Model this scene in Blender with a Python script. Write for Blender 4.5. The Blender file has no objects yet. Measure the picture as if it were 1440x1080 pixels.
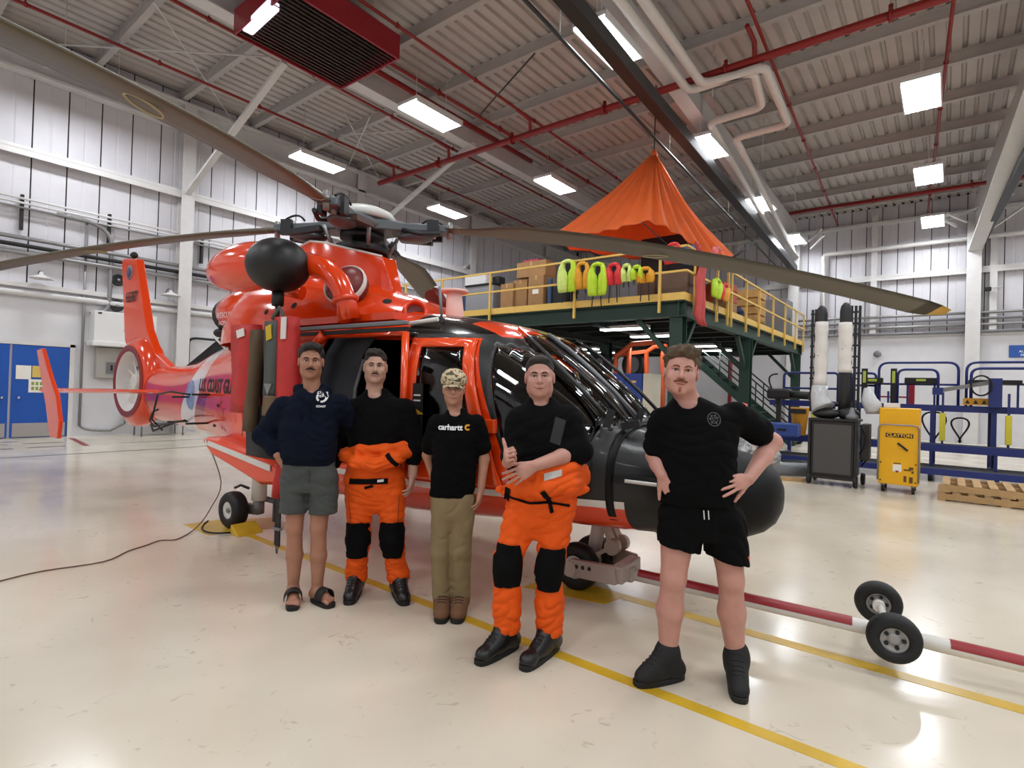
import bpy, bmesh, math, random
import numpy as np
from mathutils import Vector, Matrix
from mathutils.bvhtree import BVHTree
random.seed(7)
SC = bpy.context.scene
COL = SC.collection
R = math.radians
# ------------------------------------------------------------------ camera
FPX, HCAM = 776.0, 1.535
YAW, PITCH, ROLL = R(38.4), R(0.56), R(1.77)
_f = np.array([-math.sin(YAW)*math.cos(PITCH), math.cos(YAW)*math.cos(PITCH), math.sin(PITCH)])
_r0 = np.array([math.cos(YAW), math.sin(YAW), 0.0]); _u0 = np.cross(_r0, _f)
_r = math.cos(ROLL)*_r0 + math.sin(ROLL)*_u0
_u = -math.sin(ROLL)*_r0 + math.cos(ROLL)*_u0
CAM = np.array([0, 0, HCAM])
cd = bpy.data.cameras.new('camera'); cam = bpy.data.objects.new('camera', cd); COL.objects.link(cam)
cd.sensor_width = 36.0; cd.lens = 36.0*FPX/1440.0; cd.clip_start = 0.05; cd.clip_end = 200
M = Matrix([[_r[i], _u[i], -_f[i], CAM[i]] for i in range(3)] + [[0, 0, 0, 1]])
cam.matrix_world = M
SC.camera = cam
# measuring: the ray through a point of the photograph, met with a plane of the hall
def ray(px, py): return _f + (px-720)/FPX*_r - (py-540)/FPX*_u
def hit(px, py, ax, val):
    d = ray(px, py); return CAM + (val-CAM[ax])/d[ax]*d
def at_depth(px, py, t): return CAM + t*ray(px, py)
# ------------------------------------------------------------------ exposure, world, lights
SC.view_settings.view_transform = 'Standard'
SC.view_settings.look = 'None'
SC.view_settings.gamma = 1.0
SC.view_settings.use_curve_mapping = False
SC.view_settings.exposure = 0.0
LAMP_W = 125.0
UNSEEN_W = 120.0
w = bpy.data.worlds.new('hall_world'); SC.world = w; w.use_nodes = True
w.node_tree.nodes['Background'].inputs[0].default_value = (0.8, 0.85, 0.9, 1)
w.node_tree.nodes['Background'].inputs[1].default_value = 0.15
def area_lamp(name, loc, sx, sy, power, col=(0.93, 0.97, 1.0)):
    l = bpy.data.lights.new(name, 'AREA'); l.shape = 'RECTANGLE'; l.size = sx; l.size_y = sy
    l.energy = power; l.color = col
    o = bpy.data.objects.new(name, l); o.location = loc; COL.objects.link(o)
    return o
LX = [-15.3, -10.3, -5.3, -0.6]
LY = [3.7, 9.4, 15.0, 20.5, 25.9]
# the same grid of lamps goes on behind and beside the photographer
for x in [-15.3, -10.3, -5.3, -0.6, 4.3, 9.2]:
    for y in [-7.5, -1.9] + LY:
        if x in LX and y in LY: continue
        area_lamp('ceiling_lamp', (x, y, 8.25), 0.7, 1.5, UNSEEN_W)
# ------------------------------------------------------------------ materials
def lin(c):
    if isinstance(c, str):
        c = tuple(int(c[i:i+2], 16)/255 for i in (0, 2, 4))
    return tuple(x/12.92 if x <= 0.04045 else ((x+0.055)/1.055)**2.4 for x in c)
MATS = {}
def pm(name, col, rough=0.5, metal=0.0, var=0.0, vscale=6.0, bump=0.0, bscale=60.0, coat=0.0, spec=0.5, emit=0.0):
    if name in MATS: return MATS[name]
    m = bpy.data.materials.new(name); m.use_nodes = True; MATS[name] = m
    nt = m.node_tree; b = nt.nodes['Principled BSDF']
    c = lin(col) + (1,)
    b.inputs['Base Color'].default_value = c; b.inputs['Roughness'].default_value = rough
    b.inputs['Metallic'].default_value = metal; b.inputs['Coat Weight'].default_value = coat
    b.inputs['Specular IOR Level'].default_value = spec
    if emit:
        b.inputs['Emission Color'].default_value = c; b.inputs['Emission Strength'].default_value = emit
    tc = None
    if var or bump:
        tc = nt.nodes.new('ShaderNodeTexCoord')
    if var:
        n = nt.nodes.new('ShaderNodeTexNoise'); n.inputs['Scale'].default_value = vscale; n.inputs['Detail'].default_value = 5
        nt.links.new(tc.outputs['Object'], n.inputs['Vector'])
        r = nt.nodes.new('ShaderNodeMapRange'); r.inputs[1].default_value = 0.3; r.inputs[2].default_value = 0.7
        r.inputs[3].default_value = 1-var; r.inputs[4].default_value = 1+var
        nt.links.new(n.outputs['Fac'], r.inputs[0])
        mx = nt.nodes.new('ShaderNodeVectorMath'); mx.operation = 'SCALE'; mx.inputs[0].default_value = c[:3]
        nt.links.new(r.outputs[0], mx.inputs['Scale']); nt.links.new(mx.outputs[0], b.inputs['Base Color'])
    if bump:
        n = nt.nodes.new('ShaderNodeTexNoise'); n.inputs['Scale'].default_value = bscale; n.inputs['Detail'].default_value = 3
        nt.links.new(tc.outputs['Object'], n.inputs['Vector'])
        bp = nt.nodes.new('ShaderNodeBump'); bp.inputs['Strength'].default_value = bump; bp.inputs['Distance'].default_value = 0.01
        nt.links.new(n.outputs['Fac'], bp.inputs['Height']); nt.links.new(bp.outputs[0], b.inputs['Normal'])
    return m
def glass_mat(name, tint, fac=0.12):
    m = bpy.data.materials.new(name); m.use_nodes = True; nt = m.node_tree
    nt.nodes.remove(nt.nodes['Principled BSDF']); out = nt.nodes['Material Output']
    t = nt.nodes.new('ShaderNodeBsdfTransparent'); t.inputs[0].default_value = tuple(tint) + (1,)
    g = nt.nodes.new('ShaderNodeBsdfGlossy'); g.inputs['Roughness'].default_value = 0.03
    lw = nt.nodes.new('ShaderNodeFresnel'); lw.inputs[0].default_value = 1.45
    ad = nt.nodes.new('ShaderNodeMath'); ad.operation = 'ADD'; ad.inputs[1].default_value = fac
    nt.links.new(lw.outputs[0], ad.inputs[0])
    mx = nt.nodes.new('ShaderNodeMixShader'); nt.links.new(ad.outputs[0], mx.inputs[0])
    nt.links.new(t.outputs[0], mx.inputs[1]); nt.links.new(g.outputs[0], mx.inputs[2]); nt.links.new(mx.outputs[0], out.inputs[0])
    MATS[name] = m
    return m
# ------------------------------------------------------------------ mesh builder
WM = {}
def wmat(o): return WM.get(o.name, Matrix()) if o else Matrix()
def V3(a): return np.array(a, float)
def frame_of(d, up=(0, 0, 1)):
    d = V3(d); d = d/np.linalg.norm(d); up = V3(up)
    if abs(d@up) > 0.98: up = V3((1, 0, 0)) if abs(d[0]) < 0.9 else V3((0, 1, 0))
    s = np.cross(d, up); s /= np.linalg.norm(s); t = np.cross(s, d)
    return d, s, t
class MB:
    def __init__(self): self.v = []; self.f = []; self.mi = []; self.sm = []
    def add(self, vs, fs, mi=0, sm=False):
        b = len(self.v); self.v += [tuple(map(float, p)) for p in vs]
        self.f += [tuple(i+b for i in q) for q in fs]; self.mi += [mi]*len(fs); self.sm += [sm]*len(fs); return self
    def box(self, x0, x1, y0, y1, z0, z1, mi=0):
        vs = [(x, y, z) for x in (x0, x1) for y in (y0, y1) for z in (z0, z1)]
        return self.add(vs, [(0, 1, 3, 2), (4, 6, 7, 5), (0, 4, 5, 1), (2, 3, 7, 6), (0, 2, 6, 4), (1, 5, 7, 3)], mi)
    def obox(self, c, ax, ay, az, mi=0):
        c, ax, ay, az = map(V3, (c, ax, ay, az))
        vs = [c+i*ax+j*ay+k*az for i in (-1, 1) for j in (-1, 1) for k in (-1, 1)]
        return self.add(vs, [(0, 1, 3, 2), (4, 6, 7, 5), (0, 4, 5, 1), (2, 3, 7, 6), (0, 2, 6, 4), (1, 5, 7, 3)], mi)
    def beam(self, p, q, w, h, up=(0, 0, 1), mi=0):
        p, q = V3(p), V3(q); d, s, t = frame_of(q-p, up)
        return self.obox((p+q)/2, (q-p)/2, s*w/2, t*h/2, mi)
    def tube(self, pts, r, seg=8, mi=0, closed=False, sy=1.0, up=(0, 0, 1)):
        pts = [V3(p) for p in pts]; n = len(pts); rr = r if hasattr(r, '__len__') else [r]*n
        rings = []; prev = None
        for i, p in enumerate(pts):
            if closed: d = pts[(i+1) % n]-pts[i-1]
            else: d = pts[min(i+1, n-1)]-pts[max(i-1, 0)]
            d, s, t = frame_of(d, up if prev is None else prev)
            prev = t
            rings.append([p+rr[i]*(math.cos(2*math.pi*k/seg)*s+sy*math.sin(2*math.pi*k/seg)*t) for k in range(seg)])
        vs = [q for g in rings for q in g]; fs = []
        for i in range(n if closed else n-1):
            j = (i+1) % n
            for k in range(seg):
                fs.append((i*seg+k, i*seg+(k+1) % seg, j*seg+(k+1) % seg, j*seg+k))
        self.add(vs, fs, mi, True)
        if not closed:
            self.add(rings[0], [tuple(range(seg))[::-1]], mi); self.add(rings[-1], [tuple(range(seg))], mi)
        return self
    def cyl(self, p, q, r, seg=16, mi=0, r2=None):
        return self.tube([p, q], [r, r if r2 is None else r2], seg, mi)
    def lathe(self, prof, o, axis=(0, 0, 1), seg=24, mi=0, sm=True, cap=True):
        d, s, t = frame_of(axis); o = V3(o)
        vs = [o+h*d+r*(math.cos(2*math.pi*k/seg)*s+math.sin(2*math.pi*k/seg)*t) for r, h in prof for k in range(seg)]
        fs = []; n = len(prof)
        for i in range(n-1):
            for k in range(seg): fs.append((i*seg+k, i*seg+(k+1) % seg, (i+1)*seg+(k+1) % seg, (i+1)*seg+k))
        self.add(vs, fs, mi, sm)
        if cap:
            self.add(vs[:seg], [tuple(range(seg))[::-1]], mi); self.add(vs[-seg:], [tuple(range(seg))], mi)
        return self
    def ell(self, c, rad, seg=20, rings=12, mi=0, ax=None):
        c = V3(c); A = np.eye(3) if ax is None else np.array(ax, float)
        vs = []; fs = []
        for i in range(rings+1):
            a = math.pi*i/rings
            for k in range(seg):
                b = 2*math.pi*k/seg
                p = np.array([rad[0]*math.sin(a)*math.cos(b), rad[1]*math.sin(a)*math.sin(b), rad[2]*math.cos(a)])
                vs.append(c+p@A)
        for i in range(rings):
            for k in range(seg): fs.append((i*seg+k, (i+1)*seg+k, (i+1)*seg+(k+1) % seg, i*seg+(k+1) % seg))
        return self.add(vs, fs, mi, True)
    def prism(self, poly, vec, mi=0):
        poly = [V3(p) for p in poly]; n = len(poly); vec = V3(vec)
        vs = poly+[p+vec for p in poly]
        fs = [tuple(range(n))[::-1], tuple(range(n, 2*n))]+[(i, (i+1) % n, n+(i+1) % n, n+i) for i in range(n)]
        return self.add(vs, fs, mi)
    def grid(self, G, mi=0, sm=True, closeu=False, closev=False):
        nu, nv = len(G), len(G[0]); vs = [p for row in G for p in row]; fs = []
        for i in range(nu if closeu else nu-1):
            for j in range(nv if closev else nv-1):
                fs.append((i*nv+j, i*nv+(j+1) % nv, ((i+1) % nu)*nv+(j+1) % nv, ((i+1) % nu)*nv+j))
        return self.add(vs, fs, mi, sm)
    def mesh(self, name, mats, parent=None, local=False, fixn=True):
        me = bpy.data.meshes.new(name)
        v = self.v
        if parent is not None and not local:
            Mi = np.array(wmat(parent).inverted())
            a = np.array(v); v = (a@Mi[:3, :3].T+Mi[:3, 3]).tolist()
        me.from_pydata(v, [], self.f)
        for m in (mats if isinstance(mats, (list, tuple)) else [mats]): me.materials.append(m)
        me.polygons.foreach_set('material_index', self.mi); me.polygons.foreach_set('use_smooth', self.sm)
        if fixn:
            bm = bmesh.new(); bm.from_mesh(me); bmesh.ops.remove_doubles(bm, verts=bm.verts, dist=1e-5)
            bmesh.ops.recalc_face_normals(bm, faces=bm.faces); bm.to_mesh(me); bm.free()
        me.update(); return me
    def islands(self):
        key = {}; par = []
        def find(a):
            while par[a] != a: par[a] = par[par[a]]; a = par[a]
            return a
        vid = []
        for p in self.v:
            k = (round(p[0], 5), round(p[1], 5), round(p[2], 5))
            if k not in key: key[k] = len(par); par.append(len(par))
            vid.append(key[k])
        for q in self.f:
            a = find(vid[q[0]])
            for i in q[1:]: par[find(vid[i])] = a
        out = {}
        for fi, q in enumerate(self.f): out.setdefault(find(vid[q[0]]), []).append(fi)
        res = []
        for fl in out.values():
            m = MB(); mp = {}
            for fi in fl:
                for i in self.f[fi]:
                    if i not in mp: mp[i] = len(m.v); m.v.append(self.v[i])
                m.f.append(tuple(mp[i] for i in self.f[fi])); m.mi.append(self.mi[fi]); m.sm.append(self.sm[fi])
            res.append(m)
        return res
    def each(self, name, mats, parent=None, **k):
        """every loose piece as an object of its own"""
        return [m.build(name, mats, parent, **k) for m in self.islands()]
    def build(self, name, mats, parent=None, bevel=0.0, local=False, fixn=True, solid=0.0, subsurf=0):
        me = self.mesh(name, mats, parent, local, fixn)
        return link(name, me, parent, bevel, solid, subsurf)
def link(name, me, parent=None, bevel=0.0, solid=0.0, subsurf=0):
    o = bpy.data.objects.new(name, me); COL.objects.link(o)
    if parent is not None:
        o.parent = parent; WM[o.name] = wmat(parent)
    if solid:
        m = o.modifiers.new('solid', 'SOLIDIFY'); m.thickness = abs(solid); m.offset = -1 if solid > 0 else 1
    if subsurf:
        m = o.modifiers.new('sub', 'SUBSURF'); m.levels = subsurf; m.render_levels = subsurf
    if bevel:
        m = o.modifiers.new('bevel', 'BEVEL'); m.width = bevel; m.segments = 2; m.limit_method = 'ANGLE'; m.angle_limit = R(40)
    return o
def tag(o, label, cat, group=None):
    o['label'] = label; o['category'] = cat
    if group: o['group'] = group
    return o
def thing(name, label, cat, loc=(0, 0, 0), rotz=0.0, group=None):
    o = bpy.data.objects.new(name, None); COL.objects.link(o); o.empty_display_size = 0.2
    o.location = tuple(map(float, loc)); o.rotation_euler = (0, 0, rotz)
    WM[o.name] = Matrix.Translation(o.location)@Matrix.Rotation(rotz, 4, 'Z')
    return tag(o, label, cat, group)
def struct(o):
    o['kind'] = 'structure'; return o
def inst(name, me, parent, loc, rot=None, scale=None):
    """another piece that shares mesh data (me is in the piece's own coordinates, loc in world)"""
    o = bpy.data.objects.new(name, me); COL.objects.link(o)
    p = Vector(tuple(map(float, loc)))
    if parent is not None:
        o.parent = parent; p = wmat(parent).inverted()@p; WM[o.name] = wmat(parent)
    o.location = p
    if rot: o.rotation_euler = rot
    if scale: o.scale = scale
    return o
def text_mesh(s, size, extrude=0.0, shear=0.0, bold=0.0, spacing=1.0, align='CENTER'):
    c = bpy.data.curves.new('lettering', 'FONT'); c.body = s; c.size = size; c.extrude = extrude; c.shear = shear
    c.align_x = align; c.align_y = 'CENTER'; c.offset = bold; c.space_character = spacing; c.resolution_u = 3
    o = bpy.data.objects.new('lettering', c); COL.objects.link(o)
    bpy.context.view_layer.update()
    me = bpy.data.meshes.new_from_object(o.evaluated_get(bpy.context.evaluated_depsgraph_get()))
    bpy.data.objects.remove(o); bpy.data.curves.remove(c)
    return me
def lettering(s, size, mat, parent, origin, ex, ez, name='lettering', off=0.0, fn=None, world=False, **k):
    """flat print: text laid along ex (reading) and ez (up) from origin; fn may bend it onto a surface"""
    me = text_mesh(s, size, **k); ex, ez, origin = V3(ex), V3(ez), V3(origin)
    for v in me.vertices:
        p = origin+ex*v.co.x+ez*v.co.y
        if fn is not None: p = fn(p)
        v.co = wmat(parent).inverted()@Vector(tuple(p)) if world else tuple(p)
    me.materials.clear(); me.materials.append(mat); me.update()
    return link(name, me, parent)
def bez(p0, p1, p2, n=10):
    p0, p1, p2 = map(V3, (p0, p1, p2))
    return [(1-t)**2*p0+2*t*(1-t)*p1+t*t*p2 for t in np.linspace(0, 1, n)]
def crom(xs, ys, q):
    """smooth interpolation of ys over xs (monotone cubic)"""
    xs, ys, q = map(lambda a: np.array(a, float), (xs, ys, q))
    h = np.diff(xs); d = np.diff(ys)/h; m = np.zeros(len(xs)); m[0], m[-1] = d[0], d[-1]
    for i in range(1, len(xs)-1):
        m[i] = 0 if d[i-1]*d[i] <= 0 else 2*d[i-1]*d[i]/(d[i-1]+d[i])
    i = np.clip(np.searchsorted(xs, q)-1, 0, len(xs)-2); t = (q-xs[i])/h[i]
    return (2*t**3-3*t**2+1)*ys[i]+(t**3-2*t**2+t)*h[i]*m[i]+(-2*t**3+3*t**2)*ys[i+1]+(t**3-t**2)*h[i]*m[i+1]
# ================================================================== the hall
XL, YF, XR, YB = -17.5, 28.0, 12.5, -10.0
ZD = 9.78
m_wall = pm('painted_block', 'd2d1d4', 0.55, var=0.03, vscale=3)
nt = m_wall.node_tree; bs = nt.nodes['Principled BSDF']
tc = nt.nodes.new('ShaderNodeTexCoord'); br = nt.nodes.new('ShaderNodeTexBrick')
mp = nt.nodes.new('ShaderNodeMapping'); mp.inputs['Rotation'].default_value = (R(90), 0, R(90)); nt.links.new(tc.outputs['Object'], mp.inputs[0])
nt.links.new(mp.outputs[0], br.inputs[0]); br.inputs['Scale'].default_value = 1.0
br.inputs['Brick Width'].default_value = 0.4; br.inputs['Row Height'].default_value = 0.2; br.inputs['Mortar Size'].default_value = 0.006
bp = nt.nodes.new('ShaderNodeBump'); bp.inputs['Strength'].default_value = 0.35; bp.inputs['Distance'].default_value = 0.01; bp.invert = True
nt.links.new(br.outputs['Fac'], bp.inputs['Height']); nt.links.new(bp.outputs[0], bs.inputs['Normal'])
m_panel = pm('wall_siding', 'cfcdd2', 0.5, var=0.04, vscale=1.5)
m_steel = pm('white_painted_steel', 'd0cecd', 0.5, var=0.04, vscale=4)
m_purl = pm('grey_white_purlin', 'b4aeab', 0.55, var=0.05, vscale=3)
m_deck = pm('roof_deck_paint', 'b9b2ae', 0.6, var=0.06, vscale=2)
m_red = pm('sprinkler_red', '8a1714', 0.45, var=0.08, vscale=8)
m_dark = pm('dark_gap', '1c1b1b', 0.8)
m_galv = pm('galvanised_pipe', '8b8a8a', 0.4, 0.6)
m_black = pm('matte_black', '0b0b0c', 0.55)
m_grey = pm('mid_grey_metal', '77777a', 0.45, 0.4)
# floor: cream sealed concrete, polished, scuffed
m_floor = pm('sealed_floor', 'd8cdbb', 0.16, spec=0.5)
nt = m_floor.node_tree; bs = nt.nodes['Principled BSDF']
tc = nt.nodes.new('ShaderNodeTexCoord')
def noise(sc, det=4, dist=0.0):
    n = nt.nodes.new('ShaderNodeTexNoise'); n.inputs['Scale'].default_value = sc; n.inputs['Detail'].default_value = det
    n.inputs['Distortion'].default_value = dist; nt.links.new(tc.outputs['Object'], n.inputs['Vector']); return n
def ramp(n, p0, c0, p1, c1):
    r = nt.nodes.new('ShaderNodeValToRGB'); r.color_ramp.elements[0].position = p0; r.color_ramp.elements[0].color = c0
    r.color_ramp.elements[1].position = p1; r.color_ramp.elements[1].color = c1; nt.links.new(n.outputs['Fac'], r.inputs[0]); return r
A = lin('c9bda9')+(1,); B = lin('dbd1c0')+(1,)
r1 = ramp(noise(0.5, 6), 0.35, A, 0.65, B)
r2 = ramp(noise(9, 8, 1.5), 0.27, (0.55, 0.5, 0.45, 1), 0.36, (1, 1, 1, 1))
r3 = ramp(noise(30, 3), 0.2, (0.35, 0.33, 0.3, 1), 0.24, (1, 1, 1, 1))
mA = nt.nodes.new('ShaderNodeMix'); mA.data_type = 'RGBA'; mA.blend_type = 'MULTIPLY'; mA.inputs[0].default_value = 0.5
nt.links.new(r1.outputs[0], mA.inputs[6]); nt.links.new(r2.outputs[0], mA.inputs[7])
mB = nt.nodes.new('ShaderNodeMix'); mB.data_type = 'RGBA'; mB.blend_type = 'MULTIPLY'; mB.inputs[0].default_value = 0.5
nt.links.new(mA.outputs[2], mB.inputs[6]); nt.links.new(r3.outputs[0], mB.inputs[7]); nt.links.new(mB.outputs[2], bs.inputs['Base Color'])
r4 = ramp(noise(1.3, 5), 0.3, (0.11,)*3+(1,), 0.7, (0.24,)*3+(1,)); nt.links.new(r4.outputs[0], bs.inputs['Roughness'])
bp = nt.nodes.new('ShaderNodeBump'); bp.inputs['Strength'].default_value = 0.05; bp.inputs['Distance'].default_value = 0.004
nt.links.new(noise(2.2, 3).outputs['Fac'], bp.inputs['Height']); nt.links.new(bp.outputs[0], bs.inputs['Normal'])
floor = struct(MB().box(XL-.3, XR+.3, YB-.3, YF+.3, -0.2, 0).build('floor', m_floor))
m_yel = pm('floor_paint_yellow', 'c9a32c', 0.3, var=0.12, vscale=5)
m_fblk = pm('floor_paint_black', '2a2626', 0.35); m_fred = pm('floor_paint_red', '8d2320', 0.35)
def stripe(name, x0, x1, y0, y1, m, h=0.002): return MB().box(x0, x1, y0, y1, 0.0, h).build(name, m, floor)
stripe('yellow_stripe', -5.95, 6.0, 2.69, 2.77, m_yel)
stripe('yellow_stripe', -2.5, 6.0, 3.77, 3.87, m_yel)
MB().prism([hit(258, 738, 2, 0), hit(292, 753, 2, 0), hit(400, 741, 2, 0), hit(385, 728, 2, 0), hit(308, 731, 2, 0)][::-1], (0, 0, 0.003)).build('yellow_parking_mark', m_yel, floor)
MB().prism([hit(735, 826, 2, 0), hit(850, 850, 2, 0), hit(880, 838, 2, 0), hit(770, 812, 2, 0)][::-1], (0, 0, 0.003)).build('yellow_parking_mark', m_yel, floor)
stripe('dark_stripe', -13.5, -13.44, -9, 27, m_fblk)
stripe('dark_stripe', -15.2, -15.15, 4.5, 20, m_fblk)
for a, b in (((35, 625), (85, 621)), ((38, 630), (91, 627)), ((0, 622), (25, 621)), ((0, 626), (10, 625.6)), ((0, 632), (18, 631))):
    p, q = hit(*a, 2, 0), hit(*b, 2, 0); x = (p[0]+q[0])/2
    stripe('black_dash', x-.05, x+.05, p[1], q[1], m_fblk)
p, q = hit(100, 616, 2, 0), hit(122, 627, 2, 0)
MB().beam(p+(0, 0, .001), q+(0, 0, .001), .12, .002).build('red_stripe', m_fred, floor)
# walls
wl = struct(MB().box(XL-.3, XL, YB, YF+.3, 0, 3.7).build('wall_left', m_wall))
wf = struct(MB().box(XL, XR, YF, YF+.3, 0, 4.25).build('wall_far', m_wall))
struct(MB().box(XR, XR+.3, YB, YF+.3, 0, ZD).build('wall_right', m_panel))
struct(MB().box(XL-.3, XR+.3, YB-.3, YB, 0, ZD).build('wall_back', m_panel))
MB().box(XL-.3, XL-.05, YB, YF+.3, 3.7, ZD+.1).build('siding_backing', m_dark, wl)
MB().box(XL, XR, YF+.05, YF+.3, 4.25, ZD+.1).build('siding_backing', m_dark, wf)
def pan(wd, ht):
    b = MB(); g = 0.012; e = 0.02
    pr = [(g, 0.0), (g+.004, e), (wd*.45, e), (wd*.5, e*.6), (wd*.55, e), (wd-g-.004, e), (wd-g, 0.0)]
    b.prism([(0, y, 0) if False else (d, y, 0) for y, d in pr], (0, 0, ht)); return b
PW = 0.69
pm_l = pan(PW, ZD-3.7).mesh('wall_panel', m_panel)
y = YB; k = 0
while y < YF-PW*.5:
    inst('wall_panel', pm_l, wl, (XL-.06, y, 3.7)); y += PW
pm_f = pan(0.56, ZD-4.25).mesh('wall_panel_far', m_panel)
x = XL+.02
while x < 4.5:
    inst('wall_panel', pm_f, wf, (x, YF+.06, 4.25), rot=(0, 0, R(-90))); x += 0.56
MB().box(4.5, XR, YF, YF+.05, 4.25, ZD).build('wall_sheet', m_panel, wf)
# girts, ledges and the band girder of the left wall
def trim(n, b, m=m_steel, bevel=0.01): return struct(b.build('trim_%d' % n, m, bevel=bevel))
trim(1, MB().box(XL-.04, XL+.22, YB, YF, 6.86, 6.95).box(XL+.18, XL+.22, YB, YF, 6.72, 6.95))
trim(2, MB().box(XL-.04, XL+.12, YB, YF, 3.62, 3.74))
trim(3, MB().box(XL-.02, XL+.3, YB, YF, 9.38, 9.46).box(XL+.02, XL+.1, YB, YF, 8.75, 9.4).box(XL-.02, XL+.3, YB, YF, 8.68, 8.76))
trim(4, MB().box(XL, XR, YF-.2, YF+.04, 6.72, 6.84).box(XL, XR, YF-.2, YF-.16, 6.6, 6.84))
trim(5, MB().box(XL, XR, YF-.1, YF+.04, 4.2, 4.3))
trim(6, MB().box(XL, XR, YF-.25, YF+.04, 9.0, 9.12))
trim(7, MB().cyl((XL+.1, YB, 3.47), (XL+.1, YF, 3.5), 0.07, 10), m_steel, 0)
def hcol(x, y, z0, z1, along, wd=.34, dp=.3):
    b = MB(); t = .03
    if along == 'y':   # flanges face x
        b.box(x, x+t, y-wd/2, y+wd/2, z0, z1).box(x+dp-t, x+dp, y-wd/2, y+wd/2, z0, z1).box(x+t, x+dp-t, y-.02, y+.02, z0, z1)
    else:
        b.box(x-wd/2, x+wd/2, y-t, y, z0, z1).box(x-wd/2, x+wd/2, y-dp, y-dp+t, z0, z1).box(x-.02, x+.02, y-dp+t, y-t, z0, z1)
    return b
for y in (.4, 6.5, 12.4, 18.6, 24.5): hcol(XL, y, 0, 9.4, 'y').build('column', m_steel, wl, bevel=.006)
for x in (-11.6, -5.65, .66): hcol(x, YF, 0, 8.6, 'x', .45, .45).build('column', m_steel, wf, bevel=.006)
for x in (-8.6, -2.6, 1.25): hcol(x, YF, 4.3, 9.4, 'x', .22, .2).build('post', m_steel, wf)
# ceiling: ribbed deck, purlins, rafters, braces
prof = []; x = XL-.3
while x < XR+.3:
    prof += [(x, ZD), (x+.19, ZD), (x+.215, ZD+.07), (x+.275, ZD+.07)]; x += .30
cg = [[(px, yy, pz) for px, pz in prof] for yy in (YB-.3, YF+.3)]
ceil = struct(MB().grid(cg, sm=False).build('ceiling', m_deck, solid=-.05, fixn=False))
b = MB().box(XL, XR, -.07, .07, 9.5, 9.525).box(XL, XR, -.025, .025, 9.52, ZD-.03).box(XL, XR, -.07, .07, ZD-.03, ZD)
pme = b.mesh('purlin', m_purl)
for k in range(-7, 12):
    y = 4.3+2.02*k
    if y < YF-.3: inst('purlin', pme, ceil, (0, y, 0))
def rafter(p, q, zt, z0, z1, wd=.3):
    """I section between two plan points, its lower flange running from z0 to z1"""
    p, q = V3(p+(0,)), V3(q+(0,)); d, s, _ = frame_of(q-p); b = MB(); n = 6
    zz = [z0+(z1-z0)*min(1, max(0, (t-.35)/.65))**1.3 for t in np.linspace(0, 1, n+1)]
    P = [p+(q-p)*t for t in np.linspace(0, 1, n+1)]
    for i in range(n):
        for (w_, a, c) in ((wd/2, 0, .04), (.03, .04, None)):
            A0 = [P[i]+s*w_*e+np.array([0, 0, zz[i]+a]) for e in (-1, 1)]; A1 = [P[i+1]+s*w_*e+np.array([0, 0, zz[i+1]+a]) for e in (-1, 1)]
            t0 = (zz[i]+c) if c else zt; t1 = (zz[i+1]+c) if c else zt
            B0 = [np.array([v[0], v[1], t0]) for v in A0]; B1 = [np.array([v[0], v[1], t1]) for v in A1]
            vs = A0+A1+B0+B1
            b.add(vs, [(0, 1, 3, 2), (4, 6, 7, 5), (0, 2, 6, 4), (1, 5, 7, 3), (0, 4, 5, 1), (2, 3, 7, 6)])
    return b
rafter((-11.75, YB), (-11.75, YF), 9.5, 9.0, 8.9, .36).build('rafter', m_steel, ceil)
rafter((-4.75, YB), (-5.65, YF-.3), 9.5, 9.25, 7.9, .36).build('rafter', m_steel, ceil)
rafter((2.9, YB), (.68, YF-.3), 9.5, 9.2, 7.4, .42).build('rafter', m_steel, ceil)
def brace(a, b, wd=.16, name='brace', par=None): return MB().beam(a, b, wd, .08).build(name, m_steel, par or ceil)
for pa, pb in (((264, 272), (400, 88)), ((537, 313), (666, 200)), ((653, 376), (694, 352))):
    a = hit(*pa, 0, XL+.3); c = hit(*pb, 2, 9.05); brace(a, c)
m_rod = m_steel
for pa, pb in (((3, 58), (380, 80)), ((217, 3), (330, 175)), ((478, 190), (640, 180)), ((485, 160), (535, 255)), ((520, 165), (487, 240))):
    a = hit(*pa, 2, 9.4); c = hit(*pb, 2, 9.4); MB().cyl(a, c, .02, 6).build('cross_rod', m_rod, ceil)
for pa, pb in (((1330, 310), (1425, 272)), ((1130, 345), (1155, 322)), ((1140, 350), (1160, 330)), ((1360, 312), (1330, 300)), ((1345, 318), (1320, 306)), ((1375, 335), (1440, 290))):
    a = hit(*pa, 1, 27.3); c = hit(*pb, 1, 26.0)
    MB().beam(a, c, .07, .07).build('flange_brace', m_steel, ceil)
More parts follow.
